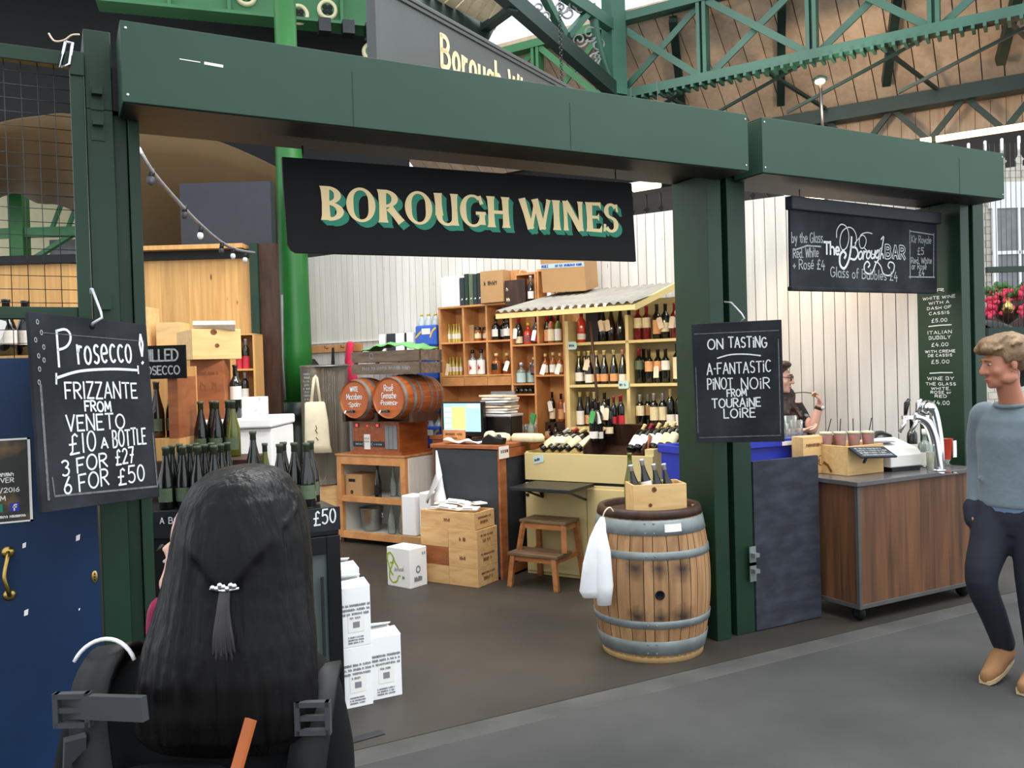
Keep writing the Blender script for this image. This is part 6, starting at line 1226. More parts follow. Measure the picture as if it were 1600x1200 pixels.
# stuff behind: white freezer, boxes, bottles
fz = thing('white_freezer', 'white freezer cabinet behind the prosecco bottles', 'freezer', Pp(-1.93, 5.72), RZP)
MB().box(-.3, .315, .03, .6, 0, 1.36).build('cabinet', 'white', fz, bevel=.01); MB().box(-.31, .325, .0, .62, 1.365, 1.43).build('lid', 'white', fz, bevel=.012)
ub = thing('upright_box', 'upright brown wooden wine box with faint branding on the white freezer', 'box', Pp(latp(329, 5.8), 5.75, 1.431), RZP)
MB().box(-.115, .11, 0, .14, 0, .40).build('box_body', 'counterwood', ub, bevel=.003); q = MB(); scribble(q, -.07, .07, .3, .02, .005, -.001, seed=1); scribble(q, -.05, .06, .2, .05, .004, -.001, seed=2); q.build('print', 'brownprint', ub)
pb = thing('pine_box', 'knotty pine box balanced on the upright brown box', 'box', Pp(latp(324, 5.7), 5.82, 1.832), math.radians(6))
MB().box(-.16, .16, -.12, .3, 0, .20).build('box_body', 'pinebox', pb, bevel=.003); q = MB(); q.stroke(arc(.0, .09, .008, .008, 0, 340, 8), .014, -.121); q.stroke(arc(-.02, .18, .012, .01, 0, 340, 8), .02, -.121); q.build('knot', 'brownprint', pb)
lidp = thing('wooden_cover', 'pale printed wooden cover lying askew on the knotty pine box', 'cover', Pp(latp(333, 5.65), 5.72, 2.035), rot=(math.radians(-28), 0, math.radians(-10)))
MB().box(-.135, .13, -.05, .14, 0, .03).build('lid_board', 'whitelabel', lidp, bevel=.003); 
o = MB().box(-.09, .09, 0, .2, 0, .18).build('pale_box', 'pinebox', loc=Pp(latp(264, 6.4), 6.42, 1.951), rz=RZP, bevel=.003); tag(o, 'pale pine box left of the knotty pine box', 'box')
o = MB().box(-.1, .06, 0, .2, 0, .30).build('pale_box', 'pinebox', loc=Pp(latp(226, 6.45), 6.42, 1.951), rz=RZP, bevel=.003); tag(o, 'tall pale pine box at the post edge, left of the other boxes', 'box')
o = MB().box(-.32, .30, 0, .4, 0, 1.95).build('box_stack', 'pine', loc=Pp(latp(256, 6.1), 6.38, 0), rz=RZP, bevel=.003); tag(o, 'tall pine cupboard behind the prosecco stand', 'cupboard'); o.name = 'pine_cupboard'
bottle('tall dark red-wine bottle with white label beside the upright brown box', Pp(latp(368, 5.85), 5.85, 1.431), 'bdx', .36, .038, lab='whitelabel', lz=(.35, .6), rz=RZP)
wc_ = thing('white_tray_box', 'small open white box on the freezer at the green post', 'box', Pp(latp(391, 6.2), 6.2, 1.431), RZP); q = MB(); q.box(-.075, .07, 0, .012, .0, .025); q.box(-.075, .07, 0, .012, .1, .13); q.box(.05, .07, 0, .2, 0, .13); q.box(-.075, -.06, 0, .2, 0, .13); q.box(-.075, .07, .19, .2, 0, .13); q.build('box_body', 'white', wc_)
ni = thing('wall_niche', 'pine shelf niche with red-labelled bottles at the end of the pine wall', 'shelf', Pp(latp(377, 8.6), 8.62, 1.30), RZP)
q = MB(); q.box(-.15, -.135, 0, .3, 0, .84); q.box(.12, .14, 0, .3, 0, .84); q.box(-.15, .14, 0, .3, .83, .845); q.box(-.135, .12, 0, .3, .475, .495); q.box(-.135, .12, 0, .3, .14, .16); q.box(-.15, .14, .29, .3, 0, .84); q.build('shelf_box', 'pine', ni, bevel=.002)
for i, px in enumerate((364, 375, 386)): bottle('silver-capped bottle with a broad red label, %s from the left in the pine niche' % ORD[i], Pp(latp(px, 8.7), 8.7, 1.796), 'bdx', .30, .034, lab='redpaper', cap='foilsilver', lz=(.0, .42), tg='paper' if i == 1 else None, rz=RZP, tz=.7)
for i, px in enumerate((371, 382)): bottle('dark bottle with white and red label, %s on the lower niche shelf' % ('left' if i == 0 else 'right'), Pp(latp(px, 8.7), 8.7, 1.461), 'bdx', .30, .036, lab='whitelabel', cap='foilsilver', lz=(.08, .45), tg='paper' if i == 0 else None, rz=RZP, tz=.7)
# bottles behind the mesh at the far left
for i, px in enumerate((12, 27)): bottle('dark bottle behind the wire mesh over the blue door, %s' % ('left' if i == 0 else 'right'), atd(px, 556, 4.6)+Vector((0, 0, .0)), 'bur', .30, .05, lab='whitelabel', tg='paper' if i == 0 else None, rz=RZP)
c = atd(20, 556, 4.6); o = MB().box(-.3, .14, -.1, .12, -.03, -.002).build('bottle_ledge', 'pine', loc=c, rz=RZP); tag(o, 'pine ledge under the bottles behind the wire mesh', 'ledge'); c = Vector((c.x, c.y, 0)); o = MB().box(-.3, .12, -.08, .12, 0, 1.79).build('ledge_cupboard', 'darkwood', loc=c, rz=RZP); o.scale.z = (atd(20, 556, 4.6).z-.033)/1.79; tag(o, 'dark cupboard under the pine ledge behind the blue door', 'cupboard')
# festoon lights
sl = thing('festoon_lights', 'festoon cable with small bulbs sagging from the post to the corner post', 'string lights', (0, 0, 0))
pts = [atd(*p_) for p_ in ((216, 232, 4.5), (238, 268, 5.0), (262, 297, 5.6), (290, 328, 6.2), (314, 352, 6.8), (345, 378, 7.5), (370, 390, 8.2), (398, 395, 8.85))]
MB().tube(smooth_line([tuple(p_) for p_ in pts], 5), .014, 6).build('cable', 'printgrey', sl)
for px, py, d_, lit in ((236, 282, 5.0, 0), (313, 368, 6.7, 1), (288, 336, 6.15, 0), (346, 392, 7.5, 0), (364, 400, 8.0, 1), (383, 406, 8.4, 1)):
    c = atd(px, py, d_); up = c+Vector((.01, .01, .07)); MB().tube([up, c+Vector((0, 0, .02))], .018, 8).build('bulb_socket', 'black', sl); MB().ell(c, (.024, .024, .03), 10, 8).build('festoon_bulb', 'bulboff' if lit else 'darkpanel', sl)
# white sparkling-wine cartons on the floor
def carton(label, x0, x1, y0, y1, z, h, flap=0, seed=0):
    c = thing('wine_carton', label, 'carton', ((x0+x1)/2, y0, z)); w_ = (x1-x0)/2; d_ = y1-y0; MB().box(-w_, w_, 0, d_, 0, h).build('carton_body', 'white', c, bevel=.003)
    q = MB()
    for k in range(3): scribble(q, -w_+.005, w_-.005, h*.68-k*.022, .012, .003, -.001, seed=seed+k)
    for k in range(3): scribble(q, -w_+.03, w_-.04, h*.15-k*.014, .008, .002, -.001, seed=seed+k+5)
    q.build('print', 'printgrey', c)
    q = MB(); q.box(-.045, .04, -.002, -.0005, h*.25, h*.55); lb = q.build('address_label', 'paper', c); q = MB(); q.box(-.02, .015, -.003, -.002, h*.32, h*.42); scribble(q, -.035, .02, h*.47, .012, .002, -.003, seed=seed+3); q.build('label_print', 'printgrey', lb)
    if flap:
        for s_ in (0, 1):
            q = MB(); q.add([(-w_, d_*s_, h), (w_, d_*s_, h), (w_*.9, d_*(.35+.3*s_), h+.03), (-w_*.9, d_*(.35+.3*s_), h+.02+.02*s_)], [(0, 1, 2, 3)]); o = q.build('flap', 'white', c); o.modifiers.new('t', 'SOLIDIFY').thickness = .004
    return c
carton('white sparkling-wine carton on the floor beside the fridge, lower of two', 1.25, 1.402, 4.262, 4.47, 0, .31, 0, 1)
carton('white sparkling-wine carton with torn open top stacked beside the fridge', 1.25, 1.402, 4.262, 4.47, .311, .305, 1, 7)
carton('white sparkling-wine carton with half-open flaps standing alone in the row', 1.409, 1.575, 4.30, 4.50, 0, .325, 1, 13)
carton('white carton on the floor behind the torn-topped one', 1.25, 1.43, 4.52, 4.74, 0, .33, 0, 21)
carton('white carton with folded flaps on top of the rearmost stack', 1.25, 1.43, 4.52, 4.74, .331, .32, 1, 23)
o = MB().box(-.09, .09, -.03, .03, 0, .004).build('floor_plate', 'darkmetal', loc=onz(570, 1152, 0), rz=.1); tag(o, 'small steel cover plate set in the floor before the cartons', 'floor plate')
# ================================================================== oak barrel
br = thing('oak_barrel', 'upright oak wine barrel with galvanised hoops beside the middle post', 'barrel', (3.155, 4.215, 0), RZP)
HB, RB, RE = .87, .356, .300
def rb(z): return RE+(RB-RE)*math.sin(math.pi*max(0, min(1, z/HB)))**.9
n = 30
q = MB(); rr = random.Random(3); a = 0; cuts = [0]
while a < 2*math.pi-.1: a += rr.uniform(.15, .27); cuts.append(min(a, 2*math.pi))
cuts[-1] = 2*math.pi
for a0, a1 in zip(cuts, cuts[1:]):
    prof = [(rb(HB*j/14), .012+(HB-.012)*j/14) for j in range(15)]; q.lathe(prof, 3, 0, None, a0+.006, a1-.006)
M['oakb'] = wood('barrel_oak', (182, 142, 100), (142, 104, 68), (16, 16, 1.2), .65, island=.22)
_N = M['oakb'].node_tree; _bs = _N.nodes['Principled BSDF']; _old = _bs.inputs['Base Color'].links[0].from_socket
_tc = _N.nodes.new('ShaderNodeTexCoord'); _col = _old
for (cx, cz, sx, sz) in ((-.14, .55, 16, 13), (-.005, .55, 16, 15), (.13, .54, 14, 12), (-.13, .27, 16, 14), (-.0, .265, 18, 16), (.13, .265, 12, 12)):
    _mp = _N.nodes.new('ShaderNodeMapping'); _mp.vector_type = 'POINT'; _mp.inputs['Location'].default_value = (-cx*sx, .33*3, -cz*sz); _mp.inputs['Scale'].default_value = (sx, 3, sz); _N.links.new(_tc.outputs['Object'], _mp.inputs[0])
    _nz = _N.nodes.new('ShaderNodeTexNoise'); _nz.inputs['Scale'].default_value = 1.5; _N.links.new(_mp.outputs[0], _nz.inputs['Vector'])
    _ln = _N.nodes.new('ShaderNodeVectorMath'); _ln.operation = 'LENGTH'; _N.links.new(_mp.outputs[0], _ln.inputs[0])
    _ad = _N.nodes.new('ShaderNodeMath'); _ad.operation = 'MULTIPLY_ADD'; _ad.inputs[1].default_value = .8; _N.links.new(_nz.outputs['Fac'], _ad.inputs[0]); _N.links.new(_ln.outputs['Value'], _ad.inputs[2])
    _mr = _N.nodes.new('ShaderNodeMapRange'); _mr.inputs['From Min'].default_value = .5; _mr.inputs['From Max'].default_value = 1.5; _mr.inputs['To Min'].default_value = .88; _mr.inputs['To Max'].default_value = 0; _N.links.new(_ad.outputs[0], _mr.inputs[0])
    _mx = _N.nodes.new('ShaderNodeMix'); _mx.data_type = 'RGBA'; _mx.inputs[7].default_value = (.012, .011, .012, 1); _N.links.new(_mr.outputs[0], _mx.inputs[0]); _N.links.new(_col, _mx.inputs[6]); _col = _mx.outputs[2]
_N.links.new(_col, _bs.inputs['Base Color'])
q.build('stave', 'oakb', br)
q = MB(); q.lathe([(0, HB-.035), (RE-.03, HB-.035)], 40, caps=False); q.build('head', 'darkwood', br)
q = MB(); q.lathe([(RE-.035, HB-.04), (RE-.03, HB-.002), (RE-.02, HB+.004), (RE+.002, HB+.003), (RE+.010, HB-.012), (RE+.016, HB-.044), (RE+.006, HB-.047)], 44, caps=False); q.build('chime_rim', 'darkwood', br)
q = MB(); q.lathe([(RE-.02, 0), (RE+.002, .0), (RE+.006, .045)], 44, caps=False); q.build('bottom_rim', 'pinebox', br)
for z0_, z1_ in ((.735, .82), (.60, .645), (.205, .25), (.045, .13)):
    q = MB(); q.lathe([(rb(z0_)+.001, z0_), (rb(z0_)+.005, z0_+.002), (rb((z0_+z1_)/2)+.005, (z0_+z1_)/2), (rb(z1_)+.005, z1_-.002), (rb(z1_)+.001, z1_)], 48, caps=False)
    for dx in (-.075, -.025):
        for zz in ((z0_+.015, z1_-.015) if z1_-z0_ > .06 else ((z0_+z1_)/2,)): q.ell((dx, -math.sqrt(max(.01, (rb(zz)+.005)**2-dx*dx)), zz), (.006, .004, .006), 8, 5)
    q.build('hoop', 'hoop', br)
q = MB(); q.lathe([(0, .0), (.02, .0), (.026, .004), (.028, 0)], 18, X=Matrix.Translation((-.005, -RB-.001, .405)) @ Matrix.Rotation(math.radians(90), 4, 'X')); q.build('bung_hole', 'black', br)
q = MB(); a0 = -math.pi/2+.11; q.lathe([(rb(.76)+.007, .755), (rb(.79)+.007, .80)], 8, 0, None, a0, a0+.32); q.build('sticker', 'whitelabel', br)
px_ = thing('pine_bottle_box', 'small knotty pine box with bottles standing on the oak barrel', 'box', (3.13, 4.12, .838), math.radians(-22)); px_.location = (3.147, 4.135, .8385)
q = MB(); th = .011; q.box(-.16, .16, -.1, -.1+th, 0, .17); q.box(-.16, .16, .1-th, .1, 0, .17); q.box(-.16, -.16+th, -.1+th, .1-th, 0, .17); q.box(.16-th, .16, -.1+th, .1-th, 0, .17); q.box(-.15, .15, -.09, .09, 0, .01); q.build('box_body', 'pinebox', px_, bevel=.002)
q = MB(); q.stroke(arc(-.06, .05, .005, .005, 0, 340, 8), .014, -.1005); q.stroke(arc(-.035, .14, .006, .008, 0, 340, 8), .018, -.1005); q.build('knot', 'brownprint', px_)
for i, (dx, dy, dz) in enumerate(((-.095, .02, .0), (-.025, .03, .03), (.045, .02, .0), (.108, .02, .0))):
    c = px_.matrix_basis @ Vector((0, 0, 0)); cr_, sr = math.cos(math.radians(-22)), math.sin(math.radians(-22))
    bottle('silver-capped dark bottle, %s from the left in the pine box on the barrel' % ORD[i], (3.147+dx*cr_-dy*sr, 4.135+dx*sr+dy*cr_, .852+dz), 'bur', .265, .034, lab='whitelabel', cap='foilsilver', lz=(.3, .5), tilt=(math.radians(-6), math.radians(-9), math.radians(-22)))
c = onY(989, 745, 4.27); bottle('olive green bottle standing behind the pine box on the barrel', (c.x+.0, 4.30, .837), 'bur', .34, .038, g='bottlegreen', lab=None, cap=None, rz=0)
ck = MB(); ck.lathe([(.009, 0), (.009, .024)], 10); tag(ck.build('wine_cork', 'kraft', loc=onz(1083, 794, .8395)), 'wine cork standing beside the pine box on the barrel', 'cork')
cbg = thing('carrier_bag', 'white plastic carrier bag tied to the left side of the oak barrel', 'bag', (3.17-.345, 4.10, 0), RZP); c = atd(933, 800, 4.95); cbg.location = (c.x, c.y, 0)
q = MB(); q.rings([(-.02, 0, .38, .075, .02), (-.03, 0, .42, .085, .03), (-.02, .0, .58, .07, .035), (.0, 0, .72, .05, .03), (.02, .01, .80, .03, .02), (.03, .01, .84, .012, .01)], 0, 18); q.rings([(.025, -.02, .34, .04, .02), (.03, -.02, .45, .05, .03), (.02, -.01, .65, .05, .03), (.02, 0, .8, .02, .02)], 0, 14); q.build('bag_body', 'cloth', cbg)
q = MB(); q.tube(smooth_line([(.03, .01, .83), (.045, 0, .875), (.075, .01, .895), (.095, .02, .87)]), .004, 6); q.build('cord', 'calico', cbg)
# ================================================================== the bar
cp = thing('chalk_panel', 'tall worn slate-blue chalk panel between the middle post and the bar', 'panel', (3.878, 4.085, 0)); MB().box(0, .575, 0, .025, .005, 1.08).build('panel_board', 'slate', cp, bevel=.002)
bt = thing('back_table', 'dark low table behind the chalk panel carrying the blue tub', 'table', (4.05, 4.42, 0)); MB().box(-.42, .46, .02, .34, .76, .80).build('table_top', 'black', bt)
for x in (-.39, .43):
    for y in (.05, .31): MB().box(x-.02, x+.02, y-.02, y+.02, 0, .76).build('leg', 'black', bt)
MB().box(-.42, .46, .03, .04, .0, .76).build('skirt', 'black', bt)
x0, x1 = onY(1059, 700, 4.52).x, onY(1264, 702, 4.52).x
tb = thing('blue_tub', 'large blue plastic tub behind the middle post', 'tub', ((x0+x1)/2, 4.46, .802)); w_ = (x1-x0)/2
q = MB(); q.box(-w_+.02, w_-.02, .01, .025, 0, .36); q.box(-w_+.02, w_-.02, .25, .265, 0, .36); q.box(-w_+.02, -w_+.035, .025, .25, 0, .36); q.box(w_-.035, w_-.02, .025, .25, 0, .36); q.box(-w_+.03, w_-.03, .02, .25, 0, .02); q.build('tub_body', 'bluecrate', tb, bevel=.004)
q = MB(); q.box(-w_, w_, -.015, .01, .31, .365); q.box(-w_, w_, .265, .28, .31, .365); q.box(-w_, -w_+.02, -.01, .27, .31, .365); q.box(w_-.02, w_, -.01, .27, .31, .365); q.build('rim', 'bluecrate', tb, bevel=.006)
q = MB(); q.box(-w_+.12, -w_+.3, -.003, .012, .12, .26); q.build('recess', 'bluecrate', tb, bevel=.01); q = MB(); q.box(w_-.34, w_-.17, -.0165, -.015, .315, .345); q.build('sticker', 'paper', tb); q = MB(); q.box(w_-.13, w_-.04, -.0165, -.015, .32, .35); q.build('hand_hole', 'black', tb)
for i, (px, d_, h_) in enumerate(((1208, 4.56, 3), (1223, 4.64, 4), (1236, 4.55, 9), (1245, 4.57, 6))):
    c = onY(px, 690, d_); g_ = thing('cup_stack', 'stack of clear plastic cups in the blue tub, %s from the left' % ORD[i], 'cups', (c.x, d_, .90))
    MB().lathe([(.032, 0), (.034, .01), (.045, .30+.012*h_), (.047, .305+.012*h_)], 14, caps=False).build('nested_cups', 'plasticcup', g_)
    for k in range(5): MB().lathe([(.0455, 0), (.047, .003), (.0455, .006)], 14, caps=False).build('cup_lip', 'plasticcup', g_, loc=(0, 0, .2+k*.028))
bottle('small clear bottle leaning at the left end of the blue tub', (onY(1183, 690, 4.56).x, 4.56, .90), 'squat', .28, .03, 'clearglass', 'whitelabel', 'foilsilver', rz=0)
# bar counter on castors
BX, BY = 4.541, 3.85
bc = thing('bar_counter', 'bar counter faced in reddish wood with a grey top on castors', 'bar counter', (BX, BY, 0))
MB().box(.015, 1.19, .012, .54, .10, .885).build('carcase', 'darkwood', bc)
q = MB(); x = .018
for w_ in (.145, .15, .14, .155, .145, .15, .14, .13): q.box(x, min(x+w_-.001, 1.185), 0, .012, .115, .885); x += w_
q.build('front_board', 'barwood', bc)
q = MB(); y = .02
for w_ in (.13, .13, .13, .13): q.box(.003, .015, y, y+w_-.001, .115, .885); y += w_
q.build('side_board', 'barwood', bc)
q = MB(); q.box(-.004, .022, -.006, .02, .09, .885); q.box(1.18, 1.2, -.006, .02, .09, .885); q.box(0, 1.2, -.005, .015, .09, .118); q.box(-.003, .02, .015, .54, .09, .118); q.build('steel_edge', 'edgesteel', bc, bevel=.002)
MB().box(-.02, 1.22, -.02, .57, .888, .92).build('bar_top', 'bartop', bc, bevel=.004)
for x, y in ((.06, .06), (1.12, .06), (.06, .47), (1.12, .47)):
    cs = MB(); cs.box(x-.03, x+.03, y-.03, y+.03, .08, .092); cs.box(x-.024, x-.018, y-.02, y+.02, .03, .085); cs.box(x+.018, x+.024, y-.02, y+.02, .03, .085); cs = cs.build('castor', 'darkmetal', bc)
    MB().lathe([(0, -.016), (.042, -.016), (.05, -.006), (.05, .006), (.042, .016), (0, .016)], 18, X=Matrix.Translation((x, y-.0, .05)) @ Matrix.Rotation(math.radians(90), 4, 'Y')).build('castor_wheel', 'black', cs)
ZT = .921
a, e = onz(1325, 744, ZT), onz(1378, 737, ZT); bw = e.x-a.x
wb = thing('drinks_box', 'open knotty pine box of iced pink drinks on the bar corner', 'box', (a.x, a.y, ZT)); bd, bh = .30, .20; th = .013
q = MB(); q.box(0, bw, 0, th, 0, bh); q.box(0, bw, bd-th, bd, 0, bh); q.box(0, th, th, bd-th, 0, bh); q.box(bw-th, bw, th, bd-th, 0, bh); q.box(th, bw-th, th, bd-th, 0, .07); q.build('box_body', 'pinebox', wb, bevel=.002)
q = MB(); Xm = Matrix.Rotation(math.radians(-90), 4, 'Z'); q.stroke([(-.14, .02), (-.17, .06), (-.20, .075)], .02, -.0015, X=Xm); q.build('knot', 'brownprint', wb)
for i, px in enumerate((1319, 1334, 1348, 1362)):
    Y = (4.08, 4.06, 4.04, 4.06)[i]; c = onY(px, 690, Y)
    g_ = thing('iced_drink', 'pink drink with a black straw in a plastic cup, %s from the left' % ORD[i], 'drink', (a.x+.055+i*(bw-.11)/3, a.y+.08+.05*(3-i), ZT+.14))
    MB().lathe([(.03, 0), (.032, .005), (.046, .145)], 16, caps=False).build('cup', 'plasticcup', g_); MB().lathe([(.028, .004), (.031, .01), (.0435, .125), (0, .127)], 16).build('pink_liquid', 'pinkdrink', g_); MB().lathe([(.0435, .128), (.044, .137), (.03, .145), (0, .146)], 12).build('ice_layer', 'creamlabel', g_)
    lx = (.05, .005, -.012, .035)[i]; MB().tube([(-lx*.5, .01, .01), (lx, -.005, .235)], .0035, 6).build('straw', 'black', g_)
sg = thing('slate_sign', 'small slate price sign tilted on the front of the pine drinks box', 'sign', (a.x+.01, a.y-.118, ZT+.137), rot=(math.radians(-62), math.radians(3), 0))
MB().box(-.01, .34, 0, .012, 0, .125).build('slate_board', 'slate', sg); q = MB()
for k in range(4): scribble(q, .02, .31-.03*(k % 2), .014+k*.026, .017, .003, -.001, seed=30+k)
q.build('chalk_writing', 'chalkdim', sg); MB().box(.03, .05, .012, .05, 0, .008).build('sign_bracket', 'blackshine', sg)
pb = thing('wine_crate', 'pine wine crate with a printed crest standing behind the pink drinks', 'crate', (4.545, 4.30, ZT), math.radians(-3)); MB().box(0, .34, 0, .11, 0, .26).build('crate_body', 'pinebox', pb, bevel=.003); q = MB(); scribble(q, .03, .31, .19, .022, .004, -.001, seed=6); q.stroke(arc(.17, .09, .045, .035, 0, 340, 14), .006, -.001); scribble(q, .13, .21, .07, .04, .005, -.001, seed=7); q.build('print', 'brownprint', pb)
ps = onz(1404, 738, ZT); po = thing('card_till', 'off-white till printer with a sloping top on the bar', 'till', (ps.x+.05, ps.y+.02, ZT), math.radians(-6))
q = MB(); Xm = Matrix.Rotation(math.radians(90), 4, 'Z'); q.poly([(0, .03), (.30, .03), (.30, .20), (.24, .215), (.03, .15), (0, .11)], -.20, .09, X=Xm); q.build('casing', 'whiteplastic', po, bevel=.008); MB().box(-.07, .19, .01, .29, 0, .03).build('base', 'darkmetal', po)
q = MB(); q.box(-.0915, -.09, .02, .2, .1, .125); q.build('orange_stripe', 'bottlered', po); MB().box(-.06, .06, .1, .2, .195, .2, X=None).build('print_slot', 'printgrey', po)
bk = onz(1430, 722, ZT); bw_ = MB(); bw_.rings([(0, 0, 0, .13, .09), (0, 0, .14, .14, .1), (0, 0, .22, .10, .07), (0, 0, .25, .02, .02)], 0, 16); tag(bw_.build('dark_helmet_lid', 'blackshine', loc=(5.42, 4.38, ZT)), 'dark rounded bucket lid behind the off-white till printer', 'lid'); 
c = onz(1446, 729, ZT); bottle('clear flat bottle with a white label and white cap beside the tap', c, 'squat', .27, .05, 'clearglass', 'whitelabel', 'paper', lz=(.05, .40), rz=math.radians(-28), la=70, cz=.86, name='spirit_bottle'); bottle('dark bottle with a black top behind the clear flat bottle', (c.x+.02, c.y+.12, ZT), 'bdx', .34, .036, lab='whitelabel', cap='foilblack', rz=0)
c = onz(1470, 736, ZT); tp = thing('beer_tap', 'curved chrome tap tower with black-handled taps on the bar', 'tap', (c.x, c.y+.02, ZT+.001), RZP)
MB().tube(smooth_line([(0, 0, 0), (-.01, 0, .1), (-.025, 0, .22), (-.06, 0, .32), (-.11, 0, .365), (-.16, 0, .375)]), .034, 14).build('tower', 'chrome', tp)
MB().tube(smooth_line([(.02, .02, 0), (.02, .02, .2), (-.01, .02, .4), (-.05, .02, .46), (-.09, .02, .44)]), .03, 12).build('tower_arch', 'chrome', tp); MB().ell((-.075, -.02, .44), (.05, .045, .045), 16, 10).build('tower_knob', 'chrome', tp)
MB().bar((-.24, 0, .375), (-.06, 0, .375), .03, .025).build('tap_rail', 'chrome', tp)
for x in (-.22, -.14):
    MB().tube([(x, -.01, .375), (x-.02, -.02, .33), (x-.055, -.03, .27)], [.016, .014, .011], 10).build('spout', 'chrome', tp); MB().tube([(x, 0, .38), (x+.005, 0, .42), (x+.012, 0, .47), (x+.03, 0, .50)], [.01, .014, .019, .012], 10).build('tap_handle', 'blackshine' if x < -.2 else 'chrome', tp)
MB().lathe([(.05, 0), (.05, .008), (.036, .014)], 20).build('base_plate', 'chrome', tp)
c = onz(1454, 738, ZT); g_ = thing('tall_glass', 'tall flute of pale wine in front of the tap tower', 'glass', c); MB().lathe([(.02, 0), (.022, .008), (.03, .19)], 14, caps=False).build('bowl', 'clearglass', g_); MB().lathe([(.0, .01), (.02, .012), (.027, .14), (0, .141)], 14).build('wine', 'creamlabel', g_)
c = onz(1480, 727, ZT); g_ = thing('paper_cup', 'red and white paper cup on a clear foot right of the tap tower', 'cup', c); MB().lathe([(.026, .045), (.042, .19), (.044, .193)], 18, caps=False).build('cup', 'bottlered', g_); MB().lathe([(.03, 0), (.012, .02), (.026, .045)], 14).build('foot', 'clearglass', g_); MB().box(.01, .045, -.046, -.04, .06, .18).build('white_panel', 'white', g_)
o = MB().box(-.015, .10, .0, .075, 0, .006).build('drip_tray', 'chrome', loc=onz(1475, 741, ZT), rz=RZP); tag(o, 'shiny drip tray at the foot of the tap tower', 'tray')
# tube light over the sign, plus an unseen one added to brighten the pine
for lb, x_, Y_, L_, e_ in (('tube light fixed behind the long shutter box over the sign', 2.15, 4.56, 1.5, 24), ('added unseen tube light brightening the pine, behind the long shutter box', .75, 4.56, .7, 9)):
    tl = thing('strip_light', lb, 'light', (x_, Y_, 2.94)); MB().box(-L_/2, L_/2, -.03, .03, .02, .06).build('fitting', 'whiteplastic', tl); MB().tube([(-L_/2, 0, 0), (L_/2, 0, 0)], .016, 10).build('tube_lamp', 'tubewhite', tl)
    q = MB()
    for s_ in (-1, 1): q.box(s_*L_*.4-.01, s_*L_*.4+.01, -.17, .02, .06, .075)
    q.build('bracket', 'darkmetal', tl)
    l = bpy.data.lights.new('strip_light_glow', 'AREA'); l.shape = 'RECTANGLE'; l.size = L_; l.size_y = .08; l.energy = e_; l.color = (1, .95, .87)
    lo = bpy.data.objects.new('strip_light_glow', l); COL.objects.link(lo); lo.location = (x_, Y_+.05, 2.9); lo.rotation_euler = Vector((.35, .85, -.6)).to_track_quat('-Z', 'Y').to_euler()
# warm bar lamp on a bracket and tube light
t_, z_ = wt(1273, 316, 6.9); bl = thing('bar_lamp', 'lit warm floodlight above the bar menu board', 'lamp', Wp(t_, 6.9, z_), RZW)
MB().box(-.07, .07, -.02, .0, -.045, .045).build('lamp_glass', 'warm', bl); MB().box(-.085, .085, 0, .07, -.06, .06).build('housing', 'darkmetal', bl, bevel=.004); MB().box(-.02, .02, .06, .47, -.02, .02).build('bracket', 'darkmetal', bl)
l = bpy.data.lights.new('bar_lamp_light', 'SPOT'); l.energy = 24; l.color = (1, .68, .44); l.shadow_soft_size = .06; l.spot_size = math.radians(105); l.spot_blend = .8
lo = bpy.data.objects.new('bar_lamp_light', l); COL.objects.link(lo); lo.location = Wp(t_-.1, 6.80, z_-.06); lo.rotation_euler = (Wp(t_+.15, 7.36, 1.75)-lo.location).to_track_quat('-Z', 'Y').to_euler()
a = atd(990, 296, 7.6); e = atd(1031, 289, 7.4); tl = thing('tube_light', 'short warm tube light hanging right of the black stall sign', 'light', a); MB().tube([(0, 0, 0), e-a], .024, 10).build('tube_lamp', 'tube', tl); MB().bar(Vector((-.03, 0, .035)), e-a+Vector((0, 0, .035)), .06, .03).build('fitting', 'whiteplastic', tl); q = MB(); q.tube([(0, 0, .04), (0, 0, .9)], .004, 5); q.tube([(e-a)+Vector((0, 0, .04)), (e-a)+Vector((0, 0, .9))], .004, 5); q.build('suspension_wire', 'darkmetal', tl)
# ================================================================== people
def fuse(mb, name, m, parent, vox=.011, it=6, fac=.5):
    """overlapping solids in one mesh -> one continuous smooth skin"""
    o = mb.build(name, m, parent)
    r = o.modifiers.new('r', 'REMESH'); r.mode = 'VOXEL'; r.voxel_size = vox; r.use_smooth_shade = True
    s = o.modifiers.new('s', 'SMOOTH'); s.iterations = it; s.factor = fac
    dg = bpy.context.evaluated_depsgraph_get(); me = bpy.data.meshes.new_from_object(o.evaluated_get(dg)); me.name = name
    o.modifiers.clear(); o.data = me
    if not me.materials: me.materials.append(M[m])
    for p_ in me.polygons: p_.use_smooth = True
    return o
def limb(mb, pts, rs, n=14, k=4, flat=1):
    P = smooth_line([tuple(p)+(r,) for p, r in zip(pts, rs)], k)
    mb.tube([p[:3] for p in P], [p[3] for p in P], n, flat=flat)
    for p, r in ((pts[0], rs[0]), (pts[-1], rs[-1])): mb.ell(p, r*.98, 12, 8)
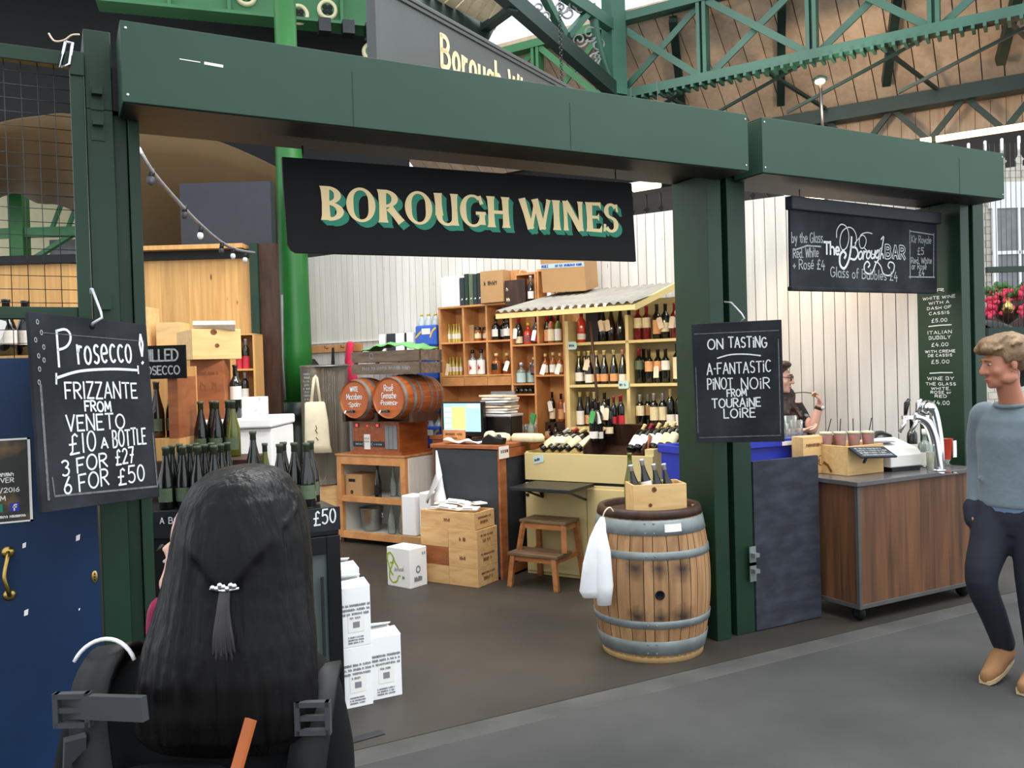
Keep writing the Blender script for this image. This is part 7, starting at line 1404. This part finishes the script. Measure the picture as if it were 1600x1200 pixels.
def head_solids(mb, H, female=False):
    f = .94 if female else 1
    mb.ell((0, .022, .045), (.076*f, .098, .092), 20, 14, 0, H); mb.ell((0, -.035, -.015), (.066*f, .062, .095), 18, 12, 0, H)
    mb.ell((0, -.055, -.085), (.042*f, .042, .036), 14, 10, 0, H); mb.ell((0, -.082, -.102), (.02, .018, .018), 10, 8, 0, H)
    for s in (-1, 1):
        mb.ell((s*.042*f, -.062, -.03), (.026, .026, .028), 12, 8, 0, H); mb.ell((s*.052*f, -.01, -.075), (.022, .045, .03), 12, 8, 0, H)
    mb.ell((0, -.084, .032), (.05*f, .018, .012), 12, 8, 0, H)
    mb.tube([(0, -.094, .02), (0, -.106, -.005), (0, -.118, -.03)], [.009, .012, .015], 10, 0, True, H); mb.ell((0, -.118, -.034), (.015, .014, .012), 10, 8, 0, H)
    for s in (-1, 1): mb.ell((s*.013, -.105, -.036), (.010, .011, .009), 8, 6, 0, H)
    mb.ell((0, -.092, -.066), (.024, .012, .007), 10, 6, 0, H); mb.ell((0, -.090, -.078), (.021, .012, .008), 10, 6, 0, H)
    for s in (-1, 1):
        mb.ell((s*.078*f, .012, -.012), (.010, .020, .034), 10, 8, 0, H)
def face_parts(parent, H, brow, female=False):
    f = .94 if female else 1
    q = MB()
    for s in (-1, 1): q.ell((s*.031*f, -.0845, .008), (.0118, .009, .0052), 12, 8, 0, H); q.ell((s*.031*f, -.0918, .007), (.0062, .003, .0046), 10, 6, 1, H)
    q.build('eyes', ['eyewhite', 'iris'], parent)
    q = MB()
    for s in (-1, 1): q.tube([(s*.016*f, -.103, .027), (s*.032*f, -.103, .034), (s*.05*f, -.092, .028)], [.003, .0045, .002], 6, 0, True, H)
    q.build('eyebrows', brow, parent)
    q = MB(); q.tube([(-.022, -.094, -.070), (-.008, -.103, -.067), (0, -.1035, -.069), (.008, -.103, -.067), (.022, -.094, -.070)], [.0015, .0035, .0032, .0035, .0015], 8, 0, True, H); q.tube([(-.018, -.095, -.076), (0, -.1015, -.079), (.018, -.095, -.076)], [.0015, .004, .0015], 8, 0, True, H); q.build('lips', 'lip' if female else 'lipman', parent)
def hand(mb, w, d, palm, side, curl=.5, L=.178, sp=.018, r=.0085):
    """w wrist, d direction of the fingers, palm the way the palm faces, side towards the thumb"""
    w, d, palm, side = Vector(w), Vector(d).normalized(), Vector(palm).normalized(), Vector(side).normalized()
    c = w+d*L*.26
    X_ = Matrix(((side.x, palm.x, d.x, c.x), (side.y, palm.y, d.y, c.y), (side.z, palm.z, d.z, c.z), (0, 0, 0, 1)))
    mb.ell((0, 0, 0), (.039, .0145, .052), 16, 10, 0, X_); mb.ell((.018, .006, -.018), (.02, .015, .03), 12, 8, 0, X_)
    for i, (o_, ln) in enumerate(((.028, .068), (.0095, .078), (-.0095, .072), (-.027, .055))):
        p = w+d*L*.47+side*o_; q = [p-d*.03, p]; A = 0; cu = curl*(1+.12*i)
        for k, fr in enumerate((.42, .32, .26)):
            A += cu*(.75, 1.0, .7)[k]; p = p+(d*math.cos(A)+palm*math.sin(A))*ln*fr; q.append(p.copy())
        mb.tube(q, [r*1.05, r*1.02, r*.95, r*.86, r*.72], 8); mb.ell(q[-1], r*.72, 8, 6)
    b_ = w+d*L*.12+side*.03; t1 = b_+(side*.8+d*.75+palm*.25).normalized()*.04; t2 = t1+(d*.9+palm*.5*max(.4, curl)+side*.1).normalized()*.032
    mb.tube([w+d*L*.06+side*.012, b_, t1, t2], [.013, .0125, .0105, .008], 8); mb.ell(t2, .008, 8, 6)
def headM(c, yaw=0, pitch=0, roll=0, s=1): return Matrix.Translation(c) @ Euler((math.radians(pitch), math.radians(roll), math.radians(yaw)), 'XYZ').to_matrix().to_4x4() @ Matrix.Diagonal((s, s, s, 1))

# ---------------------------------------------------------------- man walking past the bar
c = atd(1588, 800, 4.48)
mn = thing('person', 'man in a grey-blue sweater and navy trousers walking past the bar, looking down', 'person', (c.x, c.y, 0), math.radians(-84))
H = headM((0, -.10, 1.665), -36, 9, 0, 1.0)
q = MB(); head_solids(q, H); limb(q, [(0, .0, 1.40), (0, -.03, 1.48), (0, -.065, 1.56), (0, -.065, 1.62)], [.075, .06, .056, .06])
q.rings([(0, .0, .90, .15, .10), (0, 0, 1.0, .15, .10), (0, .0, 1.15, .155, .10), (0, .0, 1.3, .17, .11), (0, .01, 1.40, .15, .09), (0, .01, 1.45, .08, .06)], 0, 20)
for s in (-1, 1): limb(q, [(s*.165, .01, 1.39), (s*.205, .04, 1.13), (s*.19, -.035, .92)], [.055, .042, .034])
hand(q, (-.185, -.045, .90), (.15, -.35, -1), (.9, 0, .1), (.1, -1, -.2), .25); hand(q, (.20, -.04, .90), (.0, -.1, -1), (-.9, 0, .1), (-.1, -1, 0), .45)
LEG = [[(-.085, .0, .93), (-.10, -.17, .54), (-.095, .035, .17)], [(.085, .0, .93), (.085, -.02, .50), (.085, .03, .09)]]
for L_ in LEG: limb(q, L_, [.085, .055, .038])
FT = [((-.095, .045, .13), (-.09, -.09, .045), (-.09, -.155, .03)), ((.085, .035, .065), (.095, -.09, .04), (.10, -.165, .03))]
for a, b_, c_ in FT: limb(q, [a, b_, c_], [.035, .036, .026])
fuse(q, 'body', 'skin', mn, .0085, 4)
face_parts(mn, H, 'hairblond')
q = MB(); q.ell((0, .03, .072), (.088, .11, .085), 20, 14, 0, H); q.ell((0, .075, .03), (.08, .066, .085), 18, 12, 0, H); q.ell((0, -.045, .105), (.076, .062, .045), 18, 12, 0, H); q.ell((.03, -.075, .088), (.045, .04, .03), 14, 10, 0, H); q.ell((-.035, -.08, .085), (.045, .035, .03), 14, 10, 0, H)
for s in (-1, 1): q.ell((s*.074, .028, .045), (.018, .05, .05), 12, 10, 0, H); q.ell((s*.074, -.018, .03), (.01, .014, .035), 10, 8, 0, H)
rnd = random.Random(4)
for k in range(46):
    a = rnd.uniform(0, 2*math.pi); e_ = rnd.uniform(.1, 1.3); v_ = Vector((.086*math.cos(a)*math.cos(e_), .03+.108*math.sin(a)*math.cos(e_), .068+.085*math.sin(e_)))
    if v_.y < -.05 and v_.z < .09: continue
    q.tube([v_*.98, v_*1.03+Vector((.01, -.012, -.004)), v_*1.04+Vector((.02, -.028, -.014))], [.012, .01, .004], 6, 0, True, H)
fuse(q, 'hair', 'hairblond', mn, .007, 2)
q = MB(); q.rings([(0, .0, .915, .182, .125), (0, 0, .93, .19, .132), (0, .0, 1.0, .185, .128), (0, .0, 1.14, .182, .125), (0, .0, 1.28, .19, .130), (0, .005, 1.37, .18, .118), (0, .01, 1.425, .14, .092), (0, .0, 1.455, .085, .075)], 0, 24)
for s in (-1, 1): limb(q, [(s*.155, .01, 1.385), (s*.195, .03, 1.26), (s*.207, .04, 1.13), (s*.2, .0, 1.0), (s*.19, -.035, .92)], [.078, .068, .062, .053, .045])
for z, y, x, l_ in ((1.06, -.118, -.04, .24), (.99, -.115, .03, .26)): q.tube([(x-l_/2, y+.03, z), (x, y+.006, z-.03), (x+l_/2, y+.03, z-.01)], [.004, .014, .004], 8)
fuse(q, 'sweater', 'sweater', mn, .010, 4)
q = MB(); q.tube([(.084*math.cos(a), .0+.076*math.sin(a)-.012, 1.452-.012*math.sin(a)*-1) for a in [i/24*2*math.pi for i in range(25)]], .011, 8); q.build('collar_rib', 'sweater', mn)
q = MB(); q.rings([(0, .0, .875, .172, .124), (0, .0, .92, .176, .126)], 0, 24, caps=False); q.build('shirt_hem', 'shirt', mn)
q = MB(); q.rings([(0, .0, .78, .15, .115), (0, .0, .86, .178, .13), (0, 0, .93, .172, .122), (0, 0, .96, .16, .11)], 0, 24)
for k, L_ in enumerate(LEG):
    a, b_, c_ = [Vector(p) for p in L_]; limb(q, [a+Vector((0, 0, -.03)), a.lerp(b_, .5), b_, b_.lerp(c_, .55), c_+Vector((0, .0, -.01 if k else .0))], [.115, .10, .078, .066, .058])
limb(q, [(-.2, -.05, .90), (-.185, -.085, .83)], [.05, .04])
fuse(q, 'trousers', 'trousers', mn, .011, 4)
for k, (a, b_, c_) in enumerate(FT):
    a, b_, c_ = Vector(a), Vector(b_), Vector(c_); q = MB(); limb(q, [a+Vector((0, .005, -.01)), a.lerp(b_, .55)+Vector((0, 0, .015)), b_+Vector((0, 0, .01)), c_+Vector((0, 0, .012))], [.052, .05, .047, .034]); limb(q, [a+Vector((0, .02, -.03)), b_+Vector((0, 0, -.01)), c_], [.034, .04, .034]); limb(q, [a+Vector((0, .005, .055)), a], [.046, .05])
    sh = fuse(q, 'shoe', 'suede', mn, .008, 3)
    q = MB(); u = (c_-a).normalized(); dz = Vector((0, 0, -.036 if k else -.04)); 
    a_, e_ = a+Vector((0, .03, -.052 if k else -.052)), c_+Vector((0, -.025, -.024)); pts = []
    for i in range(9): f = i/8; p = a_.lerp(e_, f); w2 = .034+.016*math.sin(f*math.pi*.95)-.01*(f > .95); pts.append((p, w2))
    vs, fs = [], []
    for p, w2 in pts: vs += [(p.x-w2, p.y, max(p.z-.006, .001)), (p.x+w2, p.y, max(p.z-.006, .001)), (p.x+w2, p.y, p.z+.014), (p.x-w2, p.y, p.z+.014)]
    for i in range(8):
        for j in range(4): fs.append((i*4+j, i*4+(j+1) % 4, i*4+4+(j+1) % 4, i*4+4+j))
    fs += [(3, 2, 1, 0), (32, 33, 34, 35)]; q.add(vs, fs); q.build('sole', 'sole', sh)
    q = MB(); 
    for i in range(3): p = a.lerp(b_, .35+.14*i)+Vector((0, -.01, .062-.008*i)); q.tube([p+Vector((-.022, .006, -.006)), p+Vector((0, 0, .003)), p+Vector((.022, .006, -.006))], .0028, 6)
    q.build('laces', 'sole', sh)
# ---------------------------------------------------------------- woman behind the blue tub
c = atd(1214, 588, 6.8)
wn = thing('person', 'woman with glasses and long dark curly hair in a black top behind the blue tub', 'person', (c.x, c.y, 0), math.radians(-28))
DZ = -.02; H = headM((.0, -.03, 1.60+DZ), 62, 4, 0, .97)
ELB, WR = Vector((.235, -.10, 1.17)), Vector((.285, -.14, 1.37))
RE, RW = Vector((-.20, -.12, 1.13)), Vector((.10, -.22, 1.17))
q = MB(); head_solids(q, H, True); limb(q, [(0, .02, 1.35), (0, .01, 1.42), (0, -.005, 1.50), (0, 0, 1.55)], [.065, .05, .047, .05])
q.rings([(0, .01, .88, .16, .11), (0, .01, .98, .15, .10), (0, .01, 1.08, .13, .09), (0, .0, 1.2, .14, .105), (0, .01, 1.30, .145, .09), (0, .02, 1.37, .12, .07), (0, .02, 1.40, .06, .05)], 0, 20)
limb(q, [(.15, .01, 1.345), (.20, -.02, 1.25), ELB], [.05, .044, .038]); limb(q, [ELB, ELB.lerp(WR, .4), WR], [.038, .038, .026])
limb(q, [(-.15, .01, 1.345), (-.19, -.02, 1.25), RE], [.05, .044, .038]); limb(q, [RE, RE.lerp(RW, .4), RW], [.037, .036, .026])
hand(q, WR, (-.25, -.05, 1), (-.9, -.2, -.1), (-.2, -.95, .1), 1.0, L=.165); hand(q, RW, (1, .08, .05), (0, .35, 1), (.1, -1, .3), .45, L=.165)
for s in (-1, 1): limb(q, [(s*.08, .01, .9), (s*.085, .0, .48), (s*.085, .03, .08)], [.085, .055, .036]); limb(q, [(s*.085, .04, .05), (s*.09, -.13, .035)], [.036, .03])
fuse(q, 'body', 'skinpale', wn, .0085, 3)
face_parts(wn, H, 'hairdark', True)
q = MB()
for s in (-1, 1): q.tube([(s*.032+.023*math.cos(a), -.108, .004+.02*math.sin(a)) for a in [i/16*2*math.pi for i in range(17)]], .0028, 6, 0, False, H); q.tube([(s*.055, -.106, .008), (s*.074, -.05, .012), (s*.078, .01, .008)], .0025, 6, 0, True, H)
q.tube([(-.009, -.109, .006), (.009, -.109, .006)], .0025, 6, 0, True, H); q.build('glasses_frame', 'black', wn)
q = MB(); q.ell((0, .035, .065), (.088, .106, .085), 20, 14, 0, H); q.ell((0, .075, -.01), (.088, .075, .12), 18, 12, 0, H); q.ell((0, -.045, .11), (.068, .055, .034), 14, 10, 0, H); q.ell((-.072, .03, -.03), (.03, .05, .12), 12, 10, 0, H)
for s in (-1, 1): q.ell((s*.075, .045, -.01), (.02, .045, .1), 12, 10, 0, H)
rnd = random.Random(8)
def lock(x0, y0, z0, x1, y1, z1, r): 
    pts = []; ph = rnd.uniform(0, 6)
    for k in range(8): f = k/7; pts.append((x0+(x1-x0)*f+.012*math.sin(ph+f*9), y0+(y1-y0)*f+.012*math.cos(ph+f*8), z0+(z1-z0)*f))
    q.tube(pts, [r*(1-.6*k/7) for k in range(8)], 8)
for k in range(16): lock(rnd.uniform(.0, .06), rnd.uniform(-.05, .02), 1.50+DZ+rnd.uniform(-.04, .02), rnd.uniform(.03, .15), rnd.uniform(-.16, -.07), rnd.uniform(1.17, 1.30), .03)
for k in range(14): lock(rnd.uniform(-.1, -.05), rnd.uniform(-.02, .08), 1.58+DZ, rnd.uniform(-.17, -.06), rnd.uniform(-.14, .12), rnd.uniform(1.18, 1.3), .034)
for k in range(8): lock(rnd.uniform(-.08, .03), .09, 1.58+DZ, rnd.uniform(-.12, .12), .12, rnd.uniform(1.15, 1.25), .034)
lock(.07, -.03, 1.68+DZ, .105, -.07, 1.40, .012); lock(.09, -.05, 1.50, .13, -.10, 1.32, .014)
fuse(q, 'hair', 'hairdark', wn, .008, 2)
q = MB(); q.tube(smooth_line([(.10, -.1, 1.46), (.17, -.13, 1.465), (.245, -.15, 1.45)], 4), .004, 6); q.build('hair_strand', 'hairdark', wn)
q = MB(); q.rings([(0, .01, .86, .172, .122), (0, .01, .98, .162, .112), (0, .01, 1.08, .142, .102), (0, .0, 1.19, .152, .120), (0, .01, 1.26, .152, .104), (0, .015, 1.30, .14, .085)], 0, 24)
for s in (-1, 1): q.tube([(s*.085, -.085, 1.27), (s*.1, -.04, 1.36), (s*.1, .05, 1.38), (s*.09, .09, 1.28)], .022, 8); q.ell((s*.065, -.085, 1.20), (.062, .05, .058), 14, 10)
fuse(q, 'tank_top', 'blacktop', wn, .010, 4)
q = MB(); q.rings([(.15, .02, 1.38, .05, .05), (.175, .0, 1.3, .062, .058), (.20, -.02, 1.22, .062, .06), (.20, -.03, 1.14, .055, .06), (.185, -.03, 1.0, .05, .07), (.17, -.02, .90, .05, .08)], 0, 18); q.build('kimono_sleeve', 'floral', wn); q = MB(); q.rings([(-.15, .02, 1.38, .05, .05), (-.18, .0, 1.3, .062, .058), (-.20, -.03, 1.22, .062, .06), (-.20, -.03, 1.0, .05, .07), (-.17, -.02, .90, .05, .08)], 0, 18); q.build('kimono_sleeve', 'floral', wn)
q = MB(); q.rings([(0, .01, .05, .16, .12), (0, .01, .5, .17, .125), (0, .01, .87, .176, .126), (0, .01, .95, .165, .112)], 0, 24); q.build('skirt', 'black', wn)
wp_ = ELB.lerp(WR, .86); q = MB(); dv_ = (WR-ELB).normalized(); q.tube([wp_-dv_*.012, wp_+dv_*.012], .031, 16); q.ell(wp_+Vector((.02, -.026, 0)), (.018, .012, .018), 12, 8, 1); q.build('wrist_watch', ['darkwood', 'foilsilver'], wn)
q = MB(); q.tube([RW-(RW-RE).normalized()*.02, RW-(RW-RE).normalized()*.008], .030, 16); q.build('bracelet', 'red', wn)
q = MB(); q.tube(smooth_line([(-.06, -.05, 1.38), (-.03, -.085, 1.31), (0, -.095, 1.285), (.03, -.085, 1.31), (.06, -.05, 1.38)], 4), .002, 5); q.ell((0, -.098, 1.28), .008, 8, 6); q.build('necklace', 'foilsilver', wn)
# ---------------------------------------------------------------- woman with long black hair, seen from behind
GC = 283; c = atd(800+(GC-800)*1.36/1.46, 900, 1.46); GX, GY = c.x, c.y; OX = -(352-GC)*1.36/F_PX
gw = thing('person', 'woman seen from behind with long straight black hair and a black jacket', 'person', (GX, GY, 0), math.radians(152))
# local: faces -y (away from the camera), +x is image left
H = headM((OX+.070, -.04, 1.378), 56, 3, 0, .96)
q = MB(); head_solids(q, H, True); limb(q, [(0, .0, 1.18), (OX*.4, -.01, 1.25), (OX, -.015, 1.33), (OX, -.02, 1.38)], [.065, .05, .047, .05])
q.rings([(0, 0, .78, .15, .11), (0, 0, .9, .14, .10), (0, 0, 1.05, .15, .10), (0, 0, 1.15, .15, .085), (0, 0, 1.21, .10, .06), (0, 0, 1.24, .05, .045)], 0, 20)
for s in (-1, 1):
    limb(q, [(s*.15, 0, 1.16), (s*.19, .0, .95), (s*.19, -.10, .76)], [.05, .04, .028]); limb(q, [(s*.08, 0, .8), (s*.085, -.01, .42), (s*.085, .02, .07)], [.08, .052, .034]); limb(q, [(s*.085, .03, .045), (s*.09, -.13, .03)], [.034, .028])
    hand(q, (s*.19, -.11, .745), (0, -.4, -1), (-s, 0, 0), (0, -1, .3), .5, L=.16)
fuse(q, 'body', 'skinpale', gw, .009, 3); face_parts(gw, H, 'hairblack', True)
q = MB(); R_ = []
for py, cx, hw, cy, ry in ((738, 355, 34, .0, .045), (745, 356, 62, .0, .075), (760, 356, 82, .0, .10), (785, 354, 96, .0, .115), (815, 353, 106, .0, .122), (850, 353, 113, .012, .118), (890, 351, 120, .015, .118), (930, 348, 127, .025, .112), (970, 346, 134, .04, .102), (1010, 344, 142, .055, .092), (1060, 342, 147, .07, .08), (1110, 341, 149, .08, .068), (1150, 340, 146, .085, .055), (1180, 340, 138, .085, .03)):
    k = 1.36/F_PX; R_.append((-(cx-GC)*k, cy, CAM_H-(py-578-.03*(800-352))*k*1.0, (hw-8)*k, ry))
q.rings(R_, 0, 40)
rnd = random.Random(2)
for k in range(70):
    a = rnd.uniform(0, 2*math.pi); pts, rs = [], []
    for j, (x, y, z, rx, ry) in enumerate(R_[3:-1]): pts.append((x+rx*.985*math.cos(a), y+ry*.985*math.sin(a), z)); rs.append(.006+.0015*math.sin(j))
    q.tube(pts, rs, 6)
zc = CAM_H-(905-591)*1.36/F_PX
def hsurf(x, z, off):
    for (x0, y0, z0, rx0, ry0), (x1, y1, z1, rx1, ry1) in zip(R_, R_[1:]):
        if z1 <= z <= z0:
            f = (z0-z)/(z0-z1); cx_, cy_, rx, ry = x0+(x1-x0)*f, y0+(y1-y0)*f, rx0+(rx1-rx0)*f, ry0+(ry1-ry0)*f
            u = max(-.97, min(.97, (x-cx_)/rx)); return (x, cy_+ry*math.sqrt(1-u*u)+off, z)
    return (x, .1, z)
for k in range(-15, 16):                                    # half-up section drawn back to the clip
    x1 = k*.0062; xc = OX-.013
    q.tube(smooth_line([hsurf(OX+x1*.8, 1.525, -.006), hsurf(xc+x1*.95, 1.49, -.001), hsurf(xc+x1*.62, 1.44, .0025), hsurf(xc+x1*.12, zc, .006)], 5), .0042, 6)
fuse(q, 'hair', 'hairblack', gw, .005, 2)
q = MB()
for k in range(-4, 5):
    q.tube(smooth_line([(OX-.013+k*.0012, .136, zc), (OX-.013+k*.0016+.002, .143, zc-.03), (OX-.013+k*.003+.003, .147, zc-.07), (OX-.013+k*.0042+.002, .147, zc-.105-.012*(k % 2))], 4), [.004]*5+[.0035]*5+[.0028, .0022, .0012], 6)
q.build('tied_section', 'hairsheen', gw)
q = MB()
for k in range(-3, 4): q.ell((OX-.013+k*.0055, .146, zc+.003*math.sin(k*2)), (.0045, .004, .0045), 8, 6)
q.tube([(OX-.035, .141, zc-.004), (OX-.013, .147, zc-.006), (OX+.009, .141, zc-.004)], .0025, 6); q.build('hair_clip', 'chrome', gw)
q = MB(); q.rings([(0, 0, .70, .175, .135), (0, 0, .8, .17, .13), (0, .0, .95, .175, .125), (0, 0, 1.08, .195, .12), (0, .0, 1.16, .20, .105), (0, 0, 1.205, .16, .085), (0, 0, 1.245, .09, .07), (0, -.01, 1.27, .07, .06)], 0, 24)
for s in (-1, 1): limb(q, [(s*.152, .0, 1.165), (s*.182+.006, .0, 1.06), (s*.197+.012, .01, .95), (s*.2, -.06, .84), (s*.19, -.11, .76)], [.075, .07, .062, .055, .05])
fuse(q, 'jacket', 'jacket', gw, .011, 4)
q = MB(); q.rings([(0, 0, .60, .16, .12), (0, 0, .72, .172, .128), (0, 0, .8, .165, .12)], 0, 20)
for s in (-1, 1): limb(q, [(s*.085, 0, .72), (s*.085, -.01, .42), (s*.085, .02, .09)], [.095, .068, .056])
fuse(q, 'trousers', 'trousers', gw, .012, 3)
for s in (-1, 1): q = MB(); limb(q, [(s*.085, .04, .055), (s*.09, -.05, .05), (s*.092, -.15, .04)], [.045, .043, .036]); fuse(q, 'shoe', 'black', gw, .009, 2)
q = MB(); q.tube(smooth_line([(.09, -.06, 1.17), (.108, -.05, 1.24), (.102, -.04, 1.29), (.085, -.02, 1.315)], 4), .014, 8); q.build('scarf', 'magenta', gw)
# backpack on her shoulders
bp = thing('backpack', 'black backpack with grey webbing worn by the woman seen from behind', 'backpack', (GX, GY, 0), math.radians(152))
q = MB(); q.rings([(0, .21, .70, .13, .07), (0, .215, .78, .15, .085), (0, .21, .95, .15, .085), (0, .20, 1.06, .14, .075), (0, .18, 1.11, .09, .05)], 0, 24); q.build('pack_body', 'black', bp)
for s in (-1, 1):
    q = MB(); P = smooth_line([(.12, .15, 1.08), (.15, .10, 1.20), (.152, .0, 1.248), (.148, -.10, 1.18), (.14, -.13, 1.05)] if s > 0 else [(-.185, .13, 1.02), (-.20, .09, 1.15), (-.198, .0, 1.205), (-.18, -.09, 1.14), (-.16, -.13, 1.05)], 5); vs, fs = [], []
    for i, p in enumerate(P): vs += [(p[0]-.03, p[1], p[2]+.0), (p[0]+.03, p[1], p[2]-.006), (p[0]+.03, p[1]+.006, p[2]+.006), (p[0]-.03, p[1]+.006, p[2]+.012)]
    for i in range(len(P)-1):
        for j in range(4): fs.append((i*4+j, i*4+(j+1) % 4, i*4+4+(j+1) % 4, i*4+4+j))
    q.add(vs, fs, 0, True); sp_ = q.build('shoulder_strap', 'black', bp)
    if s > 0: q = MB(); q.tube([(s*.155+.055*math.cos(a), .035+.03*math.cos(a*2)*.2, 1.215+.058*math.sin(a)) for a in [math.radians(25+i*130/14) for i in range(15)]], .0035, 6); q.build('reflective_edge', 'white', sp_)
q = MB(); q.bar((.17, .14, 1.205), (.02, .20, 1.22), .012, .036); q.bar((.15, .15, 1.16), (.18, .11, 1.02), .03, .012); q.build('webbing_strap', 'webbing', bp)
for x, y, z in ((.148, .155, 1.205), (-.205, .112, 1.165)):
    q = MB(); q.box(x-.026, x+.026, y-.004, y+.008, z+.018, z+.026); q.box(x-.026, x+.026, y-.004, y+.008, z-.026, z-.018); q.box(x-.028, x-.02, y-.004, y+.008, z-.026, z+.026); q.box(x+.02, x+.028, y-.004, y+.008, z-.026, z+.026); q.box(x-.026, x+.026, y-.002, y+.006, z-.004, z+.004); q.build('buckle', 'webbing', bp)
q = MB(); q.bar((-.135, .20, 1.20), (-.10, .25, 1.06), .02, .006); q.bar((-.10, .25, 1.06), (-.05, .30, .85), .02, .006); q.build('leather_strap', 'orangestrap', bp)
